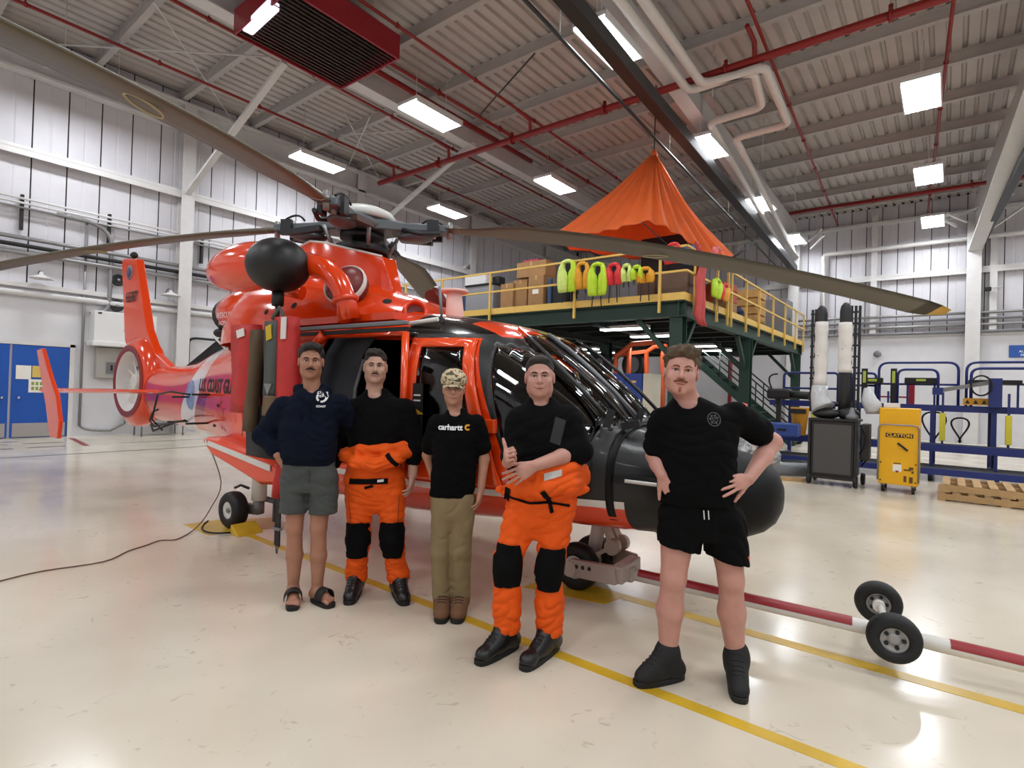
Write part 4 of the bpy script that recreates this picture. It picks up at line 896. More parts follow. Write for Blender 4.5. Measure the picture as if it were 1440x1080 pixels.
# ================================================================== people: smooth distance fields turned into one continuous surface each
def surfnet(D, org, h):
    ins = D < 0
    c = [ins[i:ins.shape[0]-1+i, j:ins.shape[1]-1+j, k:ins.shape[2]-1+k] for i in (0, 1) for j in (0, 1) for k in (0, 1)]
    s = np.zeros(c[0].shape, np.int8)
    for q in c: s += q
    act = (s > 0) & (s < 8); I = np.argwhere(act)
    offs = [(i, j, k) for i in (0, 1) for j in (0, 1) for k in (0, 1)]
    V = np.stack([D[I[:, 0]+i, I[:, 1]+j, I[:, 2]+k] for i, j, k in offs], 1)
    acc = np.zeros((len(I), 3)); cnt = np.zeros(len(I))
    for a in range(8):
        for b in range(a+1, 8):
            da = np.array(offs[b])-np.array(offs[a])
            if abs(da).sum() != 1: continue
            m = (V[:, a] < 0) != (V[:, b] < 0); t = np.zeros(len(I)); t[m] = V[m, a]/(V[m, a]-V[m, b])
            acc[m] += np.array(offs[a])+t[m, None]*da; cnt[m] += 1
    P = org+h*(I+acc/cnt[:, None])
    idx = -np.ones(act.shape, np.int64); idx[I[:, 0], I[:, 1], I[:, 2]] = np.arange(len(I))
    F = []
    for ax in range(3):
        sl0 = [slice(None)]*3; sl1 = [slice(None)]*3; sl0[ax] = slice(0, -1); sl1[ax] = slice(1, None)
        a, b = ins[tuple(sl0)], ins[tuple(sl1)]; E = np.argwhere(a != b)
        u, v = [(1, 2), (2, 0), (0, 1)][ax]
        ok = (E[:, u] > 0) & (E[:, v] > 0) & (E[:, u] < idx.shape[u]) & (E[:, v] < idx.shape[v]); E = E[ok]
        q = []
        for du, dv in ((0, 0), (1, 0), (1, 1), (0, 1)):
            e = E.copy(); e[:, u] -= 1-du; e[:, v] -= 1-dv; q.append(idx[e[:, 0], e[:, 1], e[:, 2]])
        q = np.stack(q, 1); fl = a[E[:, 0], E[:, 1], E[:, 2]]
        q[~fl] = q[~fl][:, ::-1]; F.append(q)
    F = np.concatenate(F); F = F[(F >= 0).all(1)]
    return P, F
class SDF:
    def __init__(self): self.ops = []
    def cap(self, a, b, ra, rb=None, k=.02, op='+', sy=None, dirs=None):
        self.ops.append(('cap', V3(a), V3(b), ra, ra if rb is None else rb, k, op)); return self
    def chain(self, pts, rs, k=.02, op='+'):
        for i in range(len(pts)-1): self.cap(pts[i], pts[i+1], rs[i], rs[i+1], k, op)
        return self
    def ell(self, c, r, ax=None, k=.02, op='+'):
        self.ops.append(('ell', V3(c), V3(r), np.eye(3) if ax is None else np.array(ax, float), k, op)); return self
    def loft(self, lev, k=.03, op='+', e=2.3):
        self.ops.append(('loft', np.array(lev, float), e, k, op)); return self
    def box(self, c, hx, ax=None, r=.01, k=.02, op='+'):
        self.ops.append(('box', V3(c), V3(hx), np.eye(3) if ax is None else np.array(ax, float), r, k, op)); return self
    def plane(self, p, n):   # keep the side the normal points away from
        self.ops.append(('pl', V3(p), V3(n)/np.linalg.norm(n))); return self
    def noise(self, fn): self.ops.append(('nz', fn)); return self
    def mesh(self, h=.006):
        lo = np.full(3, 1e9); hi = -lo; bb = []
        for o in self.ops:
            if o[0] == 'cap': r = max(o[3], o[4]); a = np.minimum(o[1], o[2])-r; b = np.maximum(o[1], o[2])+r
            elif o[0] == 'ell': r = max(o[2]); a, b = o[1]-r, o[1]+r
            elif o[0] == 'box': r = np.linalg.norm(o[2]); a, b = o[1]-r, o[1]+r
            elif o[0] == 'loft':
                L = o[1]; a = np.array([(L[:, 1]-L[:, 3]).min(), (L[:, 2]-L[:, 4]).min(), L[:, 0].min()]); b = np.array([(L[:, 1]+L[:, 3]).max(), (L[:, 2]+L[:, 4]).max(), L[:, 0].max()])
            else: bb.append(None); continue
            bb.append((a, b))
            if o[-1] == '+': lo = np.minimum(lo, a); hi = np.maximum(hi, b)
        lo -= 4*h; hi += 4*h; n = np.ceil((hi-lo)/h).astype(int)+1
        D = np.full(n, .5, np.float32); ax = [lo[i]+h*np.arange(n[i]) for i in range(3)]
        for o, bx in zip(self.ops, bb):
            if o[0] == 'pl':
                d = sum((ax[i]-o[1][i]).reshape([-1 if j == i else 1 for j in range(3)])*o[2][i] for i in range(3)); np.maximum(D, d, out=D); continue
            if o[0] == 'nz':
                W = np.abs(D) < .05; I = np.argwhere(W); D[W] += o[1](lo+h*I); continue
            k = o[-2]; m = k+.03
            i0 = np.clip(np.floor((bx[0]-m-lo)/h).astype(int), 0, n); i1 = np.clip(np.ceil((bx[1]+m-lo)/h).astype(int)+1, 0, n)
            X = ax[0][i0[0]:i1[0], None, None]; Y = ax[1][None, i0[1]:i1[1], None]; Z = ax[2][None, None, i0[2]:i1[2]]
            if o[0] == 'cap':
                a, b = o[1], o[2]; ab = b-a; L2 = ab@ab+1e-12
                t = np.clip(((X-a[0])*ab[0]+(Y-a[1])*ab[1]+(Z-a[2])*ab[2])/L2, 0, 1)
                d = np.sqrt((X-a[0]-t*ab[0])**2+(Y-a[1]-t*ab[1])**2+(Z-a[2]-t*ab[2])**2)-(o[3]+(o[4]-o[3])*t)
            elif o[0] in ('ell', 'box'):
                A = o[3]; q = [(X-o[1][0])*A[i][0]+(Y-o[1][1])*A[i][1]+(Z-o[1][2])*A[i][2] for i in range(3)]
                if o[0] == 'ell':
                    r = o[2]; k0 = np.sqrt(sum((q[i]/r[i])**2 for i in range(3))); k1 = np.sqrt(sum((q[i]/r[i]**2)**2 for i in range(3)))+1e-9
                    d = k0*(k0-1)/k1
                else:
                    r = o[4]; w = [np.abs(q[i])-o[2][i]+r for i in range(3)]
                    d = np.sqrt(sum(np.maximum(v, 0)**2 for v in w))+np.minimum(np.maximum(np.maximum(w[0], w[1]), w[2]), 0)-r
            else:
                L = o[1]; z = ax[2][i0[2]:i1[2]]; zc = np.clip(z, L[0, 0], L[-1, 0])
                cx, cy, rx, ry = [crom(L[:, 0], L[:, i], zc)[None, None, :] for i in (1, 2, 3, 4)]
                e = o[2]; q = (np.abs((X-cx)/rx)**e+np.abs((Y-cy)/ry)**e)**(1/e)
                d = (q-1)*np.minimum(rx, ry); dz = np.abs(z-zc)[None, None, :]
                d = np.where(dz > 0, np.sqrt(np.maximum(d, 0)**2+dz**2)+np.minimum(d, 0)*0, d)
            S = D[i0[0]:i1[0], i0[1]:i1[1], i0[2]:i1[2]]; d = d.astype(np.float32)
            if o[-1] == '+':
                r = np.minimum(S, d)
                if k > 0: g = np.maximum(k-np.abs(S-d), 0)/k; r = r-g*g*k*.25
            else:
                r = np.maximum(S, -d)
                if k > 0: g = np.maximum(k-np.abs(S+d), 0)/k; r = r+g*g*k*.25
            S[...] = r
        return surfnet(D, lo, h)
    def build(self, name, mat, parent, h=.006):
        P, F = self.mesh(h); me = bpy.data.meshes.new(name); me.from_pydata(P.tolist(), [], F.tolist())
        me.materials.append(mat); me.polygons.foreach_set('use_smooth', [True]*len(me.polygons)); me.update()
        return link(name, me, parent)
def tree_of(o): return BVHTree.FromPolygons([v.co for v in o.data.vertices], [p.vertices for p in o.data.polygons])
def folds(amp, seed=0, fz=1.0):
    rs = np.random.RandomState(seed); W = rs.normal(size=(10, 3))*np.array([22, 22, 34*fz]); ph = rs.uniform(0, 6.28, 10)
    def fn(P):
        q = P+.022*np.sin(P[:, [1, 2, 0]]*19+ph[:3]); v = np.zeros(len(P))
        for w_, p_ in zip(W, ph): v += np.sin(q@w_+p_)
        v = v/10**.5; return (amp*(1-2*np.abs(np.tanh(v)))*.8).astype(np.float32)
    return fn
def skin(name, col, redder=.0):
    m = pm(name, col, .48, var=.07, vscale=14, bump=.08, bscale=120)
    b = m.node_tree.nodes['Principled BSDF']; b.inputs['Subsurface Weight'].default_value = .08; b.inputs['Subsurface Radius'].default_value = (.012, .005, .003); return m
def unit(v): v = V3(v); return v/np.linalg.norm(v)
class Person:
    def __init__(s, label, base, depth_px, skinm, group=None):
        """base: where the feet stand, read off the photograph and met with the floor"""
        s.B = hit(*base, 2, 0); s.d0 = float((s.B-CAM)@_f)
        s.t = thing('person', label, 'person', s.B, YAW); s.Minv = np.array(WM[s.t.name].inverted()); s.sk = skinm
        s.body = SDF()
    def J(s, px, py, dd=0.0):
        """a joint: the photograph's pixel at the person's own distance, dd metres nearer the camera"""
        p = at_depth(px, py, s.d0-dd); return s.Minv[:3, :3]@p+s.Minv[:3, 3]
    def local(s, p): return s.Minv[:3, :3]@V3(p)+s.Minv[:3, 3]
    def head(s, px, py, dd=0, yaw=0, tilt=0, nod=0, k=1.0, jaw=1.0, fat=1.0):
        """head frame: X to the picture's right, Y out of the face, Z up"""
        c = s.J(px, py, dd); f0 = V3((0, -1, 0)); Rm = (Matrix.Rotation(yaw, 3, 'Z')@Matrix.Rotation(nod, 3, 'X')@Matrix.Rotation(tilt, 3, 'Y'))
        X, Y, Z = np.array(Rm@Vector((1, 0, 0))), np.array(Rm@Vector((0, -1, 0))), np.array(Rm@Vector((0, 0, 1)))
        s.hc, s.hA, s.hk, s.fat = c, np.array([X, Y, Z]), k, fat
        H = s.H; e = lambda p, r, kk=.02, op='+': s.body.ell(H(p), V3(r)*k, s.hA, kk*k, op)
        e((0, -.018, .038), (.076*fat, .096, .084)); e((0, .016, -.03), (.066*fat, .072, .085), .035); e((0, .03, -.075), (.05*fat*jaw, .052, .042), .03); e((0, .062, -.102), (.024*jaw, .022, .017), .025)
        for q in (-1, 1):
            e((q*.043*jaw, .0, -.068), (.022*fat, .03, .03), .03); e((q*.04, .058, -.03), (.024*fat, .022, .022), .025)
            s.body.cap(H((q*.012, .085, .02)), H((q*.045, .07, .02)), .011*k, .01*k, .014*k)
            e((q*.031, .094, .003), (.019, .014, .0095), .012, '-')
            e((q*.079*fat, -.008, -.008), (.008, .02, .033), .006); e((q*.012, .094, -.033), (.009, .011, .008), .006)
            e((q*.086*fat, -.0, -.006), (.004, .01, .018), .005, '-')
        s.body.cap(H((0, .082, .012)), H((0, .106, -.028)), .0075*k, .0125*k, .01*k); e((0, .098, -.036), (.009, .012, .006), .006)
        e((0, .083, -.06), (.024, .012, .011), .012); e((0, .08, -.075), (.02, .012, .009), .01); s.body.cap(H((-.03, .092, -.067)), H((.03, .092, -.067)), .002, .002, .005, '-')
    def H(s, p): p = V3(p)*s.hk; return s.hc+p@s.hA
    def neck(s, base, r=.056): s.body.cap(s.H((0, -.022, -.05)), base, .053*s.hk, r, .035)
    def limb(s, pts, rs, k=.02, sdf=None): (sdf or s.body).chain(pts, rs, k); return s
    def hand(s, w, f, n, side, curl=(.25,)*4, thumb=(.55, .35), k=1.0, spread=.12, tcurl=.2, sdf=None):
        """w wrist, f towards the knuckles, n out of the palm, side * (f x n) is the thumb's side"""
        B = sdf or s.body; f = unit(f); n = unit(V3(n)-f*(V3(n)@f)); t = np.cross(f, n)*side; kk = .004
        kn = []
        for i in range(4):
            q = w+f*(.088-.004*abs(i-1)-.006*(i == 3))*k+t*(.029-.0195*i)*k
            B.cap(w+f*.015*k+t*(.012-.008*i)*k, q, .0145*k, .0105*k, .012); kn.append(q)
        B.ell(w+f*.05*k, V3((.045, .036, .016))*k, np.array([f, t, n]), .015)
        for i in range(4):
            p = kn[i]; ln = (.040, .045, .042, .033)[i]*k; a = curl[i]; d0 = unit(f+t*spread*(1.1-.75*i)); ang = 0; r = .0092*k*(1, 1, .95, .85)[i]
            for j in range(3):
                ang += a*(1, 1.3, .9)[j]; d = d0*math.cos(ang)+n*math.sin(ang); q = p+d*ln*(1, .72, .55)[j]
                B.cap(p, q, r, r*.92, kk); p = q; r *= .92
        p = w+f*.022*k+t*.022*k; d = unit(f*math.cos(thumb[0])*1+t*math.sin(thumb[0])+n*thumb[1]); q = p+d*.042*k
        B.cap(p, q, .0145*k, .0115*k, .012); d2 = unit(d*math.cos(tcurl)+unit(f+n*.3)*math.sin(tcurl)); m = q+d2*.032*k; B.cap(q, m, .0112*k, .0098*k, .005); B.cap(m, m+unit(d2-n*.05)*.026*k, .0098*k, .008*k, .005)
    def finish_body(s, h=.005):
        s.o = s.body.build('body', s.sk, s.t, h); s.tree = tree_of(s.o)
    def on_face(s, x, z, out=.0):
        o = s.H((x, .25, z)); d = -s.hA[1]; loc, no, _, _ = s.tree.ray_cast(Vector(o), Vector(d))
        if loc is None: return s.H((x, .09, z))
        return np.array(loc)-d*out
    def part(s, b, nm, m, **k): return b.build(nm, m, s.t, local=True, **k)
    def face(s, brow='1a1210', iris='2a1c14', lips='a8665c', moust=None, smile=.0, brow_w=.0045, squint=1.0, stubble=None, goatee=None):
        k = s.hk; mw = pm('eye_white', 'cfc8c4', .25); mi = pm('iris_'+iris, iris, .2); ml = pm('lips_'+lips, lips, .45); mb = pm('hair_'+brow, brow, .8)
        for q in (-1, 1):
            c = s.on_face(q*.031, .002); ey = MB().ell(c-s.hA[1]*.0045*k, V3((.0158, .008, .0070*squint))*k, 16, 10, ax=s.hA)
            eo = s.part(ey, 'eye', mw); s.part(MB().ell(c+s.hA[1]*.0022*k, V3((.0054, .0022, .0050*squint))*k, 12, 8, ax=s.hA), 'iris', mi) if 0 else MB().ell(c+s.hA[1]*.0022*k, V3((.0066, .0026, .0062*squint))*k, 12, 8, ax=s.hA).build('iris', mi, eo, local=True)
            s.part(MB().tube([s.on_face(q*(.031+dx), .0025+dz, .001) for dx, dz in ((-.017, -.001), (-.009, .0066*squint), (.001, .0084*squint), (.010, .006*squint), (.017, -.0005))], .002*k, 6), 'eyelid', pm('lid_dark', '4a2d25', .6))
            s.part(MB().tube([s.on_face(q*x, z, .001) for x, z in ((.013, .018), (.024, .0235), (.036, .0245), (.047, .018))], [brow_w*.9*k, brow_w*1.15*k, brow_w*k, brow_w*.5*k], 6), 'eyebrow', mb)
        up = smile
        s.part(MB().tube([s.on_face(x, z, .0005) for x, z in ((-.031, -.066+up), (-.016, -.0652), (-.005, -.064), (.005, -.064), (.016, -.0652), (.031, -.066+up))], [.001*k, .0022*k, .0026*k, .0026*k, .0022*k, .001*k], 6), 'upper_lip', ml)
        s.part(MB().tube([s.on_face(x, z, .0) for x, z in ((-.028, -.0685+up), (-.014, -.0722), (0, -.0735), (.014, -.0722), (.028, -.0685+up))], [.001*k, .0028*k, .0034*k, .0028*k, .001*k], 6), 'lower_lip', ml)
        s.part(MB().tube([s.on_face(x, z, .001) for x, z in ((-.034, -.0665+up*1.25), (-.017, -.0683), (0, -.069), (.017, -.0683), (.034, -.0665+up*1.25))], .0013*k, 5), 'mouth_line', pm('mouth_dark', '4a1f1c', .6))
        if moust:
            mc, wd, th, dz = moust; mm = pm('hair_'+mc, mc, .85, bump=.6, bscale=300)
            B = SDF(); xs_ = np.linspace(-wd, wd, 11)
            P = [s.on_face(x, -.0525+dz-abs(x)**1.6*1.6*(.024/wd)*.9, .001) for x in xs_]
            B.chain(P, [(th*(1-.75*(abs(x)/wd)**2.2)*(.82 if abs(x) < .003 else 1))*k for x in xs_], .004)
            B.build('moustache', mm, s.t, .002)
        if goatee:
            B = SDF(); mm = pm('hair_'+goatee, goatee, .85, bump=.6, bscale=300)
            B.chain([s.on_face(x, z, 0) for x, z in ((0, -.085), (0, -.095), (0, -.105))], [.004*k, .007*k, .006*k], .004); B.build('goatee', mm, s.t, .002)
    def hair(s, col, shape, cut, rough=.006, nm='hair', h=.004):
        """shape: ellipsoids/capsules in the head frame; cut: ellipsoids that clear the face and ears"""
        m = pm('hairs_'+col, col, .7, var=.25, vscale=60, bump=.9, bscale=160); B = SDF()
        for c, r in shape: B.ell(s.H(c), V3(r)*s.hk*V3((max(1, s.fat)*1.02, 1, 1)), s.hA, .015)
        for c, r in cut: B.ell(s.H(c), V3(r)*s.hk, s.hA, .01, '-')
        rs = np.random.RandomState(3); W = rs.normal(size=(8, 3))*90; ph = rs.uniform(0, 6, 8)
        if rough: B.noise(lambda P: (rough*np.sin(P@W.T+ph).mean(1)*1.6).astype(np.float32))
        return B.build(nm, m, s.t, h)
    def printed(s, o, text, size, m, px, py, **k):
        """flat print pressed onto the front of a garment"""
        tr = tree_of(o); c = s.J(px, py)
        def fn(p):
            loc, no, _, _ = tr.ray_cast(Vector((p[0], -1.2, p[2])), Vector((0, 1, 0)))
            return np.array(loc)+V3((0, -.0025, 0)) if loc else p
        return lettering(text, size, m, o, c, (1, 0, 0), (0, 0, 1), fn=fn, **k)
    def pressed(s, o, b, nm, m, out=.003):
        """a MB drawn flat in x-z, pressed onto the front of a garment"""
        tr = tree_of(o)
        ym = float(np.median([p[1] for p in b.v]))
        for i, p in enumerate(b.v):
            loc, no, _, _ = tr.ray_cast(Vector((p[0], -1.2, p[2])), Vector((0, 1, 0)))
            if loc: b.v[i] = (loc[0], loc[1]-out+max(-.006, min(.006, p[1]-ym)), loc[2])
        return b.build(nm, m, o, local=True, fixn=False)
    def decal(s, o, c, ex, ez, nm, m, out=.004, n=(11, 5)):
        b = MB(); c, ex, ez = V3(c), V3(ex), V3(ez)
        b.grid([[c+ex*u+ez*v for v in np.linspace(-1, 1, n[1])] for u in np.linspace(-1, 1, n[0])], sm=True)
        return s.pressed(o, b, nm, m, out)
    def band(s, o, p, q, wd, nm, m, out=.004):
        p, q = V3(p), V3(q); d = unit(q-p); return s.decal(o, (p+q)/2, (q-p)/2, V3((-d[2], 0, d[0]))*wd/2, nm, m, out)
    def w(s, px): return px*s.d0/FPX      # pixels to metres at this person
def shoe(B, heel, toe, wd=.047, hgt=.06, top=None, k=.03):
    heel, toe = V3(heel), V3(toe); d = unit(toe-heel); L = np.linalg.norm(toe-heel)
    B.cap(heel+d*.035, heel+d*L*.45, wd*.8, wd*.85, k).cap(heel+d*L*.45, toe-d*wd, wd*.95, wd*.92, k)
    if top is not None: B.cap(heel+d*.05+V3((0, 0, .01)), top, wd*.95, wd*.92, k).cap(heel+d*L*.55+V3((0, 0, .02)), top, wd*.7, wd*.6, k)
def sole(s, heel, toe, wd, m, nm='sole', th=.022):
    heel, toe = V3(heel), V3(toe); d = toe-heel; d[2] = 0; L = np.linalg.norm(d); d /= L; t = np.array([-d[1], d[0], 0]); pts = []
    for a in np.linspace(0, 2*math.pi, 25)[:-1]:
        u = (1-math.cos(a))/2; ww = wd*(.82+.22*u-.1*(1-abs(2*u-1)))*abs(math.sin(a))**.6*(1 if math.sin(a) > 0 else -1); pts.append(V3((heel[0], heel[1], 0))+d*L*u+t*ww)
    return s.part(MB().prism(pts, (0, 0, th)), nm, m, bevel=.004)
m_shirt = pm('black_knit', '070708', .9, spec=.12, bump=.15, bscale=300); m_tee = pm('black_tee', '060607', .9, spec=.12, bump=.15, bscale=300)
m_navy = pm('navy_fleece', '0d1322', .92, spec=.12, bump=.25, bscale=220); m_gshort = pm('grey_short_cloth', '3f4341', .8, bump=.1, bscale=300); m_bshort = pm('black_short_cloth', '050506', .85, spec=.12)
m_suit = pm('suit_orange', 'e2560e', .7, spec=.25, var=.06, vscale=10, bump=.55, bscale=22); m_khaki = pm('khaki_cloth', '80704f', .8, var=.07, vscale=9, bump=.15, bscale=200)
m_patch = pm('knee_patch_black', '080809', .85, spec=.12); m_boot = pm('boot_leather', '0c0c0d', .38); m_bsole = pm('boot_sole', '101010', .7)
m_print = pm('print_white', 'e8e8ea', .6)
# ------------------------------------------------------------------ 1: navy hoodie, grey shorts
def person_one():
    s = Person('person in a navy hoodie, grey shorts and black slides, leftmost of the five', (434, 846), 0, skin('skin_tan', 'a2715a')); J, B = s.J, s.body
    s.head(437.5, 508, 0, yaw=.33, nod=.04, fat=1.03); s.neck(J(439, 548, -.02), .06)
    shR, shL = J(397, 566), J(480, 563, -.04); elR, wrR = J(371, 612, .0), J(391, 640, .06); elL, wrL = J(497, 600, -.16), J(530, 590, -.2); shR[2] -= .024; shL[2] -= .024
    B.loft([(J(437, 690)[2], J(435, 690)[0], 0, .15, .10), (J(437, 650)[2], J(435, 650)[0], 0, .155, .105), (J(437, 600)[2], J(435, 600)[0], 0, .17, .11), (J(438, 570)[2], J(438, 570)[0], 0, .15, .09), (J(438, 553)[2], J(438, 553)[0], 0, .08, .06)], .03)
    B.chain([shR, elR, wrR], [.05, .04, .029]); B.chain([shL, elL, wrL], [.05, .04, .03])
    s.hand(wrR, J(404, 655, .05)-wrR, (.3, .8, 0), -1, (.3,)*4); s.hand(wrL, (1, 0, -.2), (0, -1, 0), 1, (.2,)*4)
    for hx, kn, an, to, sd in (((418, 668), (414, 742), (412, 834), (412, 858), 1), ((454, 668), (448, 742), (446, 824), (457, 842), -1)):
        h0, k0, a0 = J(*hx), J(*kn, .03), J(*an); a0[2] = .085
        B.chain([h0, k0], [.085, .056]).chain([k0, k0*.55+a0*.45+V3((0, .012, 0)), a0], [.052, .055, .036])
        t0 = hit(*to, 2, 0.045); t0 = s.local(t0); t0[2] = .045; d = unit(t0-a0); d[2] = 0; heel = a0-d*.03; heel[2] = .055
        B.cap(heel, a0, .034, .034).cap(heel, a0+d*.09+V3((0, 0, -.03)), .034, .034, .03)
        base = a0+d*.12; base[2] = .045; B.cap(a0, base, .032, .028, .03)
        lat = np.array([-d[1], d[0], 0])
        for i in range(5):
            q = base+lat*(.032-.016*i)*(1 if sd > 0 else -1)*1.0; B.cap(base+lat*(.02-.01*i)*sd, q+d*.03, .018, .014, .012); B.cap(q+d*.03, q+d*(.058-.006*i)+V3((0, 0, -.006)), .0115 if i else .014, .009 if i else .012, .004)
        hl = heel-d*.025; tt = base+d*.075
        so = sole(s, hl, tt, .053, m_bsole, 'slide_sole', .03)
        G = [[base-d*(.065-.075*u)+lat*(.056*math.cos(v))+V3((0, 0, .0+.068*math.sin(v)**.8 if math.sin(v) > 0 else 0)) for v in np.linspace(0, math.pi, 15)] for u in np.linspace(0, 1, 5)]
        s.part(MB().grid(G), 'slide_strap', m_bsole, solid=-.006)
    s.finish_body(); s.face(brow='1c1311', moust=('1d1412', .033, .0058, .001), smile=.007, lips='9c6358', squint=.8)
    s.hair('17110f', [((0, -.022, .052), (.083, .1, .085)), ((0, .045, .095), (.06, .045, .03)), ((.02, .05, .1), (.05, .04, .025))], [((0, .09, -.005), (.085, .09, .085)), ((0, .02, -.09), (.12, .12, .075)), ((-.09, .01, -.025), (.03, .028, .038)), ((.09, .01, -.025), (.03, .028, .038))])
    T = SDF(); z = lambda y: J(437, y)[2]; x = lambda p: J(p, 600)[0]
    T.loft([(z(652), x(435), .0, .178, .128), (z(640), x(435), -.01, .192, .142), (z(610), x(434), -.01, .20, .142), (z(580), x(436), 0, .195, .132), (z(562), x(438), 0, .17, .115), (z(549), x(439), .005, .10, .085)], .04)
    T.chain([shR+V3((.008, 0, 0)), elR, elR*.35+wrR*.65], [.072, .068, .056], .04).chain([elR*.4+wrR*.6, elR*.22+wrR*.78], [.05, .046], .01); T.chain([shL+V3((-.008, 0, 0)), elL], [.07, .06], .04).chain([elL, wrL], [.06, .05], .03)
    T.chain([J(420, 548, -.02), J(426, 556, .06), J(438, 563, .085), J(450, 556, .06), J(458, 548, -.02), J(438, 545, -.1), J(420, 548, -.02)], [.033, .03, .026, .03, .033, .045, .033], .03)
    T.cap(s.H((0, .0, -.08)), J(439, 543, .045), .05, .048, .012, '-')
    T.noise(folds(.0048, 1)); ho = T.build('hoodie', m_navy, s.t, .006)
    for dx in (-5, 6): s.pressed(ho, MB().tube([J(438+dx, 568), J(438+dx*1.2, 590)], .004, 6), 'drawstring', m_navy)
    s.printed(ho, 'COAST', .018, m_print, 458, 571, bold=.0008); b = MB(); c = J(458.5, 559)
    for k in range(14):
        a0, a1 = 2*math.pi*k/14, 2*math.pi*(k+1)/14
        if k in (3, 4, 9): continue
        b.add([c+V3((r_*math.cos(a), 0, r_*math.sin(a))) for r_, a in ((.02, a0), (.034, a0), (.034, a1), (.02, a1))], [(0, 1, 2, 3)])
    for dx, dz in ((0, .01), (.012, .03), (-.016, .034)): b.add([c+V3((dx+i, 0, dz+j)) for i, j in ((-.012, -.008), (.012, -.004), (.008, .012), (-.01, .008))], [(0, 1, 2, 3)])
    s.pressed(ho, b, 'chest_emblem', m_print)
    S = SDF(); S.loft([(z(690), x(435), 0, .17, .115), (z(660), x(435), 0, .178, .122), (z(636), x(435), 0, .172, .122)], .03)
    S.chain([J(417, 672), J(414, 718, .02)], [.103, .098], .03).chain([J(455, 672), J(455, 718, .02)], [.103, .096], .03)
    S.plane((0, 0, z(720)), (0, 0, -1)).plane((0, 0, z(640)), (0, 0, 1)); S.cap(J(435, 722), J(435, 690), .022, .006, .02, '-'); S.noise(folds(.005, 2)); so = S.build('shorts', m_gshort, s.t, .006)
    s.pressed(so, MB().tube([J(443, 656), J(442, 676)], .003, 6), 'drawstring', m_gshort)
person_one()
def suit_legs(s, S, legs, z):
    for h0, k0, a0 in legs:
        S.chain([h0, k0], [.105, .083], .03).chain([k0, a0], [.083, .07], .03)
def knee_patch(s, so, k0, wpx, y0, y1, slant=0):
    tr = tree_of(so); G = []
    zz0, zz1 = k0[2]+y1, k0[2]+y0
    for i, u in enumerate(np.linspace(0, 1, 11)):
        z = zz0+(zz1-zz0)*u; row = []; wd = wpx*(1-.28*(1-math.sin(math.pi*min(1, max(0, u*.9+.05)))**.5))
        for v in np.linspace(-1, 1, 13):
            loc, no, _, _ = tr.ray_cast(Vector((k0[0]+v*wd+slant*(u-.5), -1.2, z)), Vector((0, 1, 0)))
            row.append(np.array(loc)+np.array(no)*.010 if loc else None)
        last = [q for q in row if q is not None]
        if not last: continue
        G.append([q if q is not None else (last[0] if j < 6 else last[-1]) for j, q in enumerate(row)])
    return MB().grid(G).build('knee_patch', m_patch, so, local=True, fixn=False)
def boots(s, feet, m=m_boot, nm='boot', laces=True, tall=True):
    for a0, tp in feet:
        a0 = V3(a0); t0 = s.local(hit(*tp, 2, .03)); d = t0-a0; d[2] = 0; L = np.linalg.norm(d); d /= L; lat = np.array([-d[1], d[0], 0])
        heel = V3((a0[0], a0[1], .06))-d*.05; tip = V3((t0[0], t0[1], .05)); b = SDF()
        b.chain([heel, a0*.5+V3((0, 0, .08))+d*.02*0+V3((a0[0], a0[1], 0))*.5], [.05, .058], .03); b.cap(V3((a0[0], a0[1], .1)), V3((a0[0], a0[1], .17 if tall else .1)), .062 if tall else .052, .06 if tall else .05, .03)
        b.cap(V3((a0[0], a0[1], .14 if tall else .09))+d*.01, V3((a0[0], a0[1], .075 if tall else .055))+d*.12, .05, .042, .04); b.cap(heel, heel+d*.13, .047, .046, .03); b.cap(heel+d*.12, tip-d*.055+V3((0, 0, -.006)), .046, .043, .03); b.ell(tip-d*.05+V3((0, 0, -.006)), (.056, .047, .040), np.array([d, lat, [0, 0, 1]]), .02)
        b.plane((0, 0, .02), (0, 0, -1)); bo = b.build(nm, m, s.t, .005)
        so = sole(s, heel-d*.055, tip+d*.012, .056, m_bsole, 'sole', .03)
        if laces:
            tr = tree_of(bo)
            for i in range(5 if tall else 3):
                c0 = V3((a0[0], a0[1], (.16 if tall else .1)-.016*i))+d*(.055+.02*i); pts = []
                for v in np.linspace(-1, 1, 7):
                    o_ = c0+lat*.028*v+V3((0, 0, .15))+d*.06; loc, no, _, _ = tr.ray_cast(Vector(o_), Vector(unit(-d*.06*1.0-V3((0, 0, .15)))))
                    if loc: pts.append(np.array(loc)+np.array(no)*.002)
                if len(pts) > 3: MB().tube(pts, .0032, 5).build('lace', pm('lace_black', '1d1d1e', .6), bo, local=True)
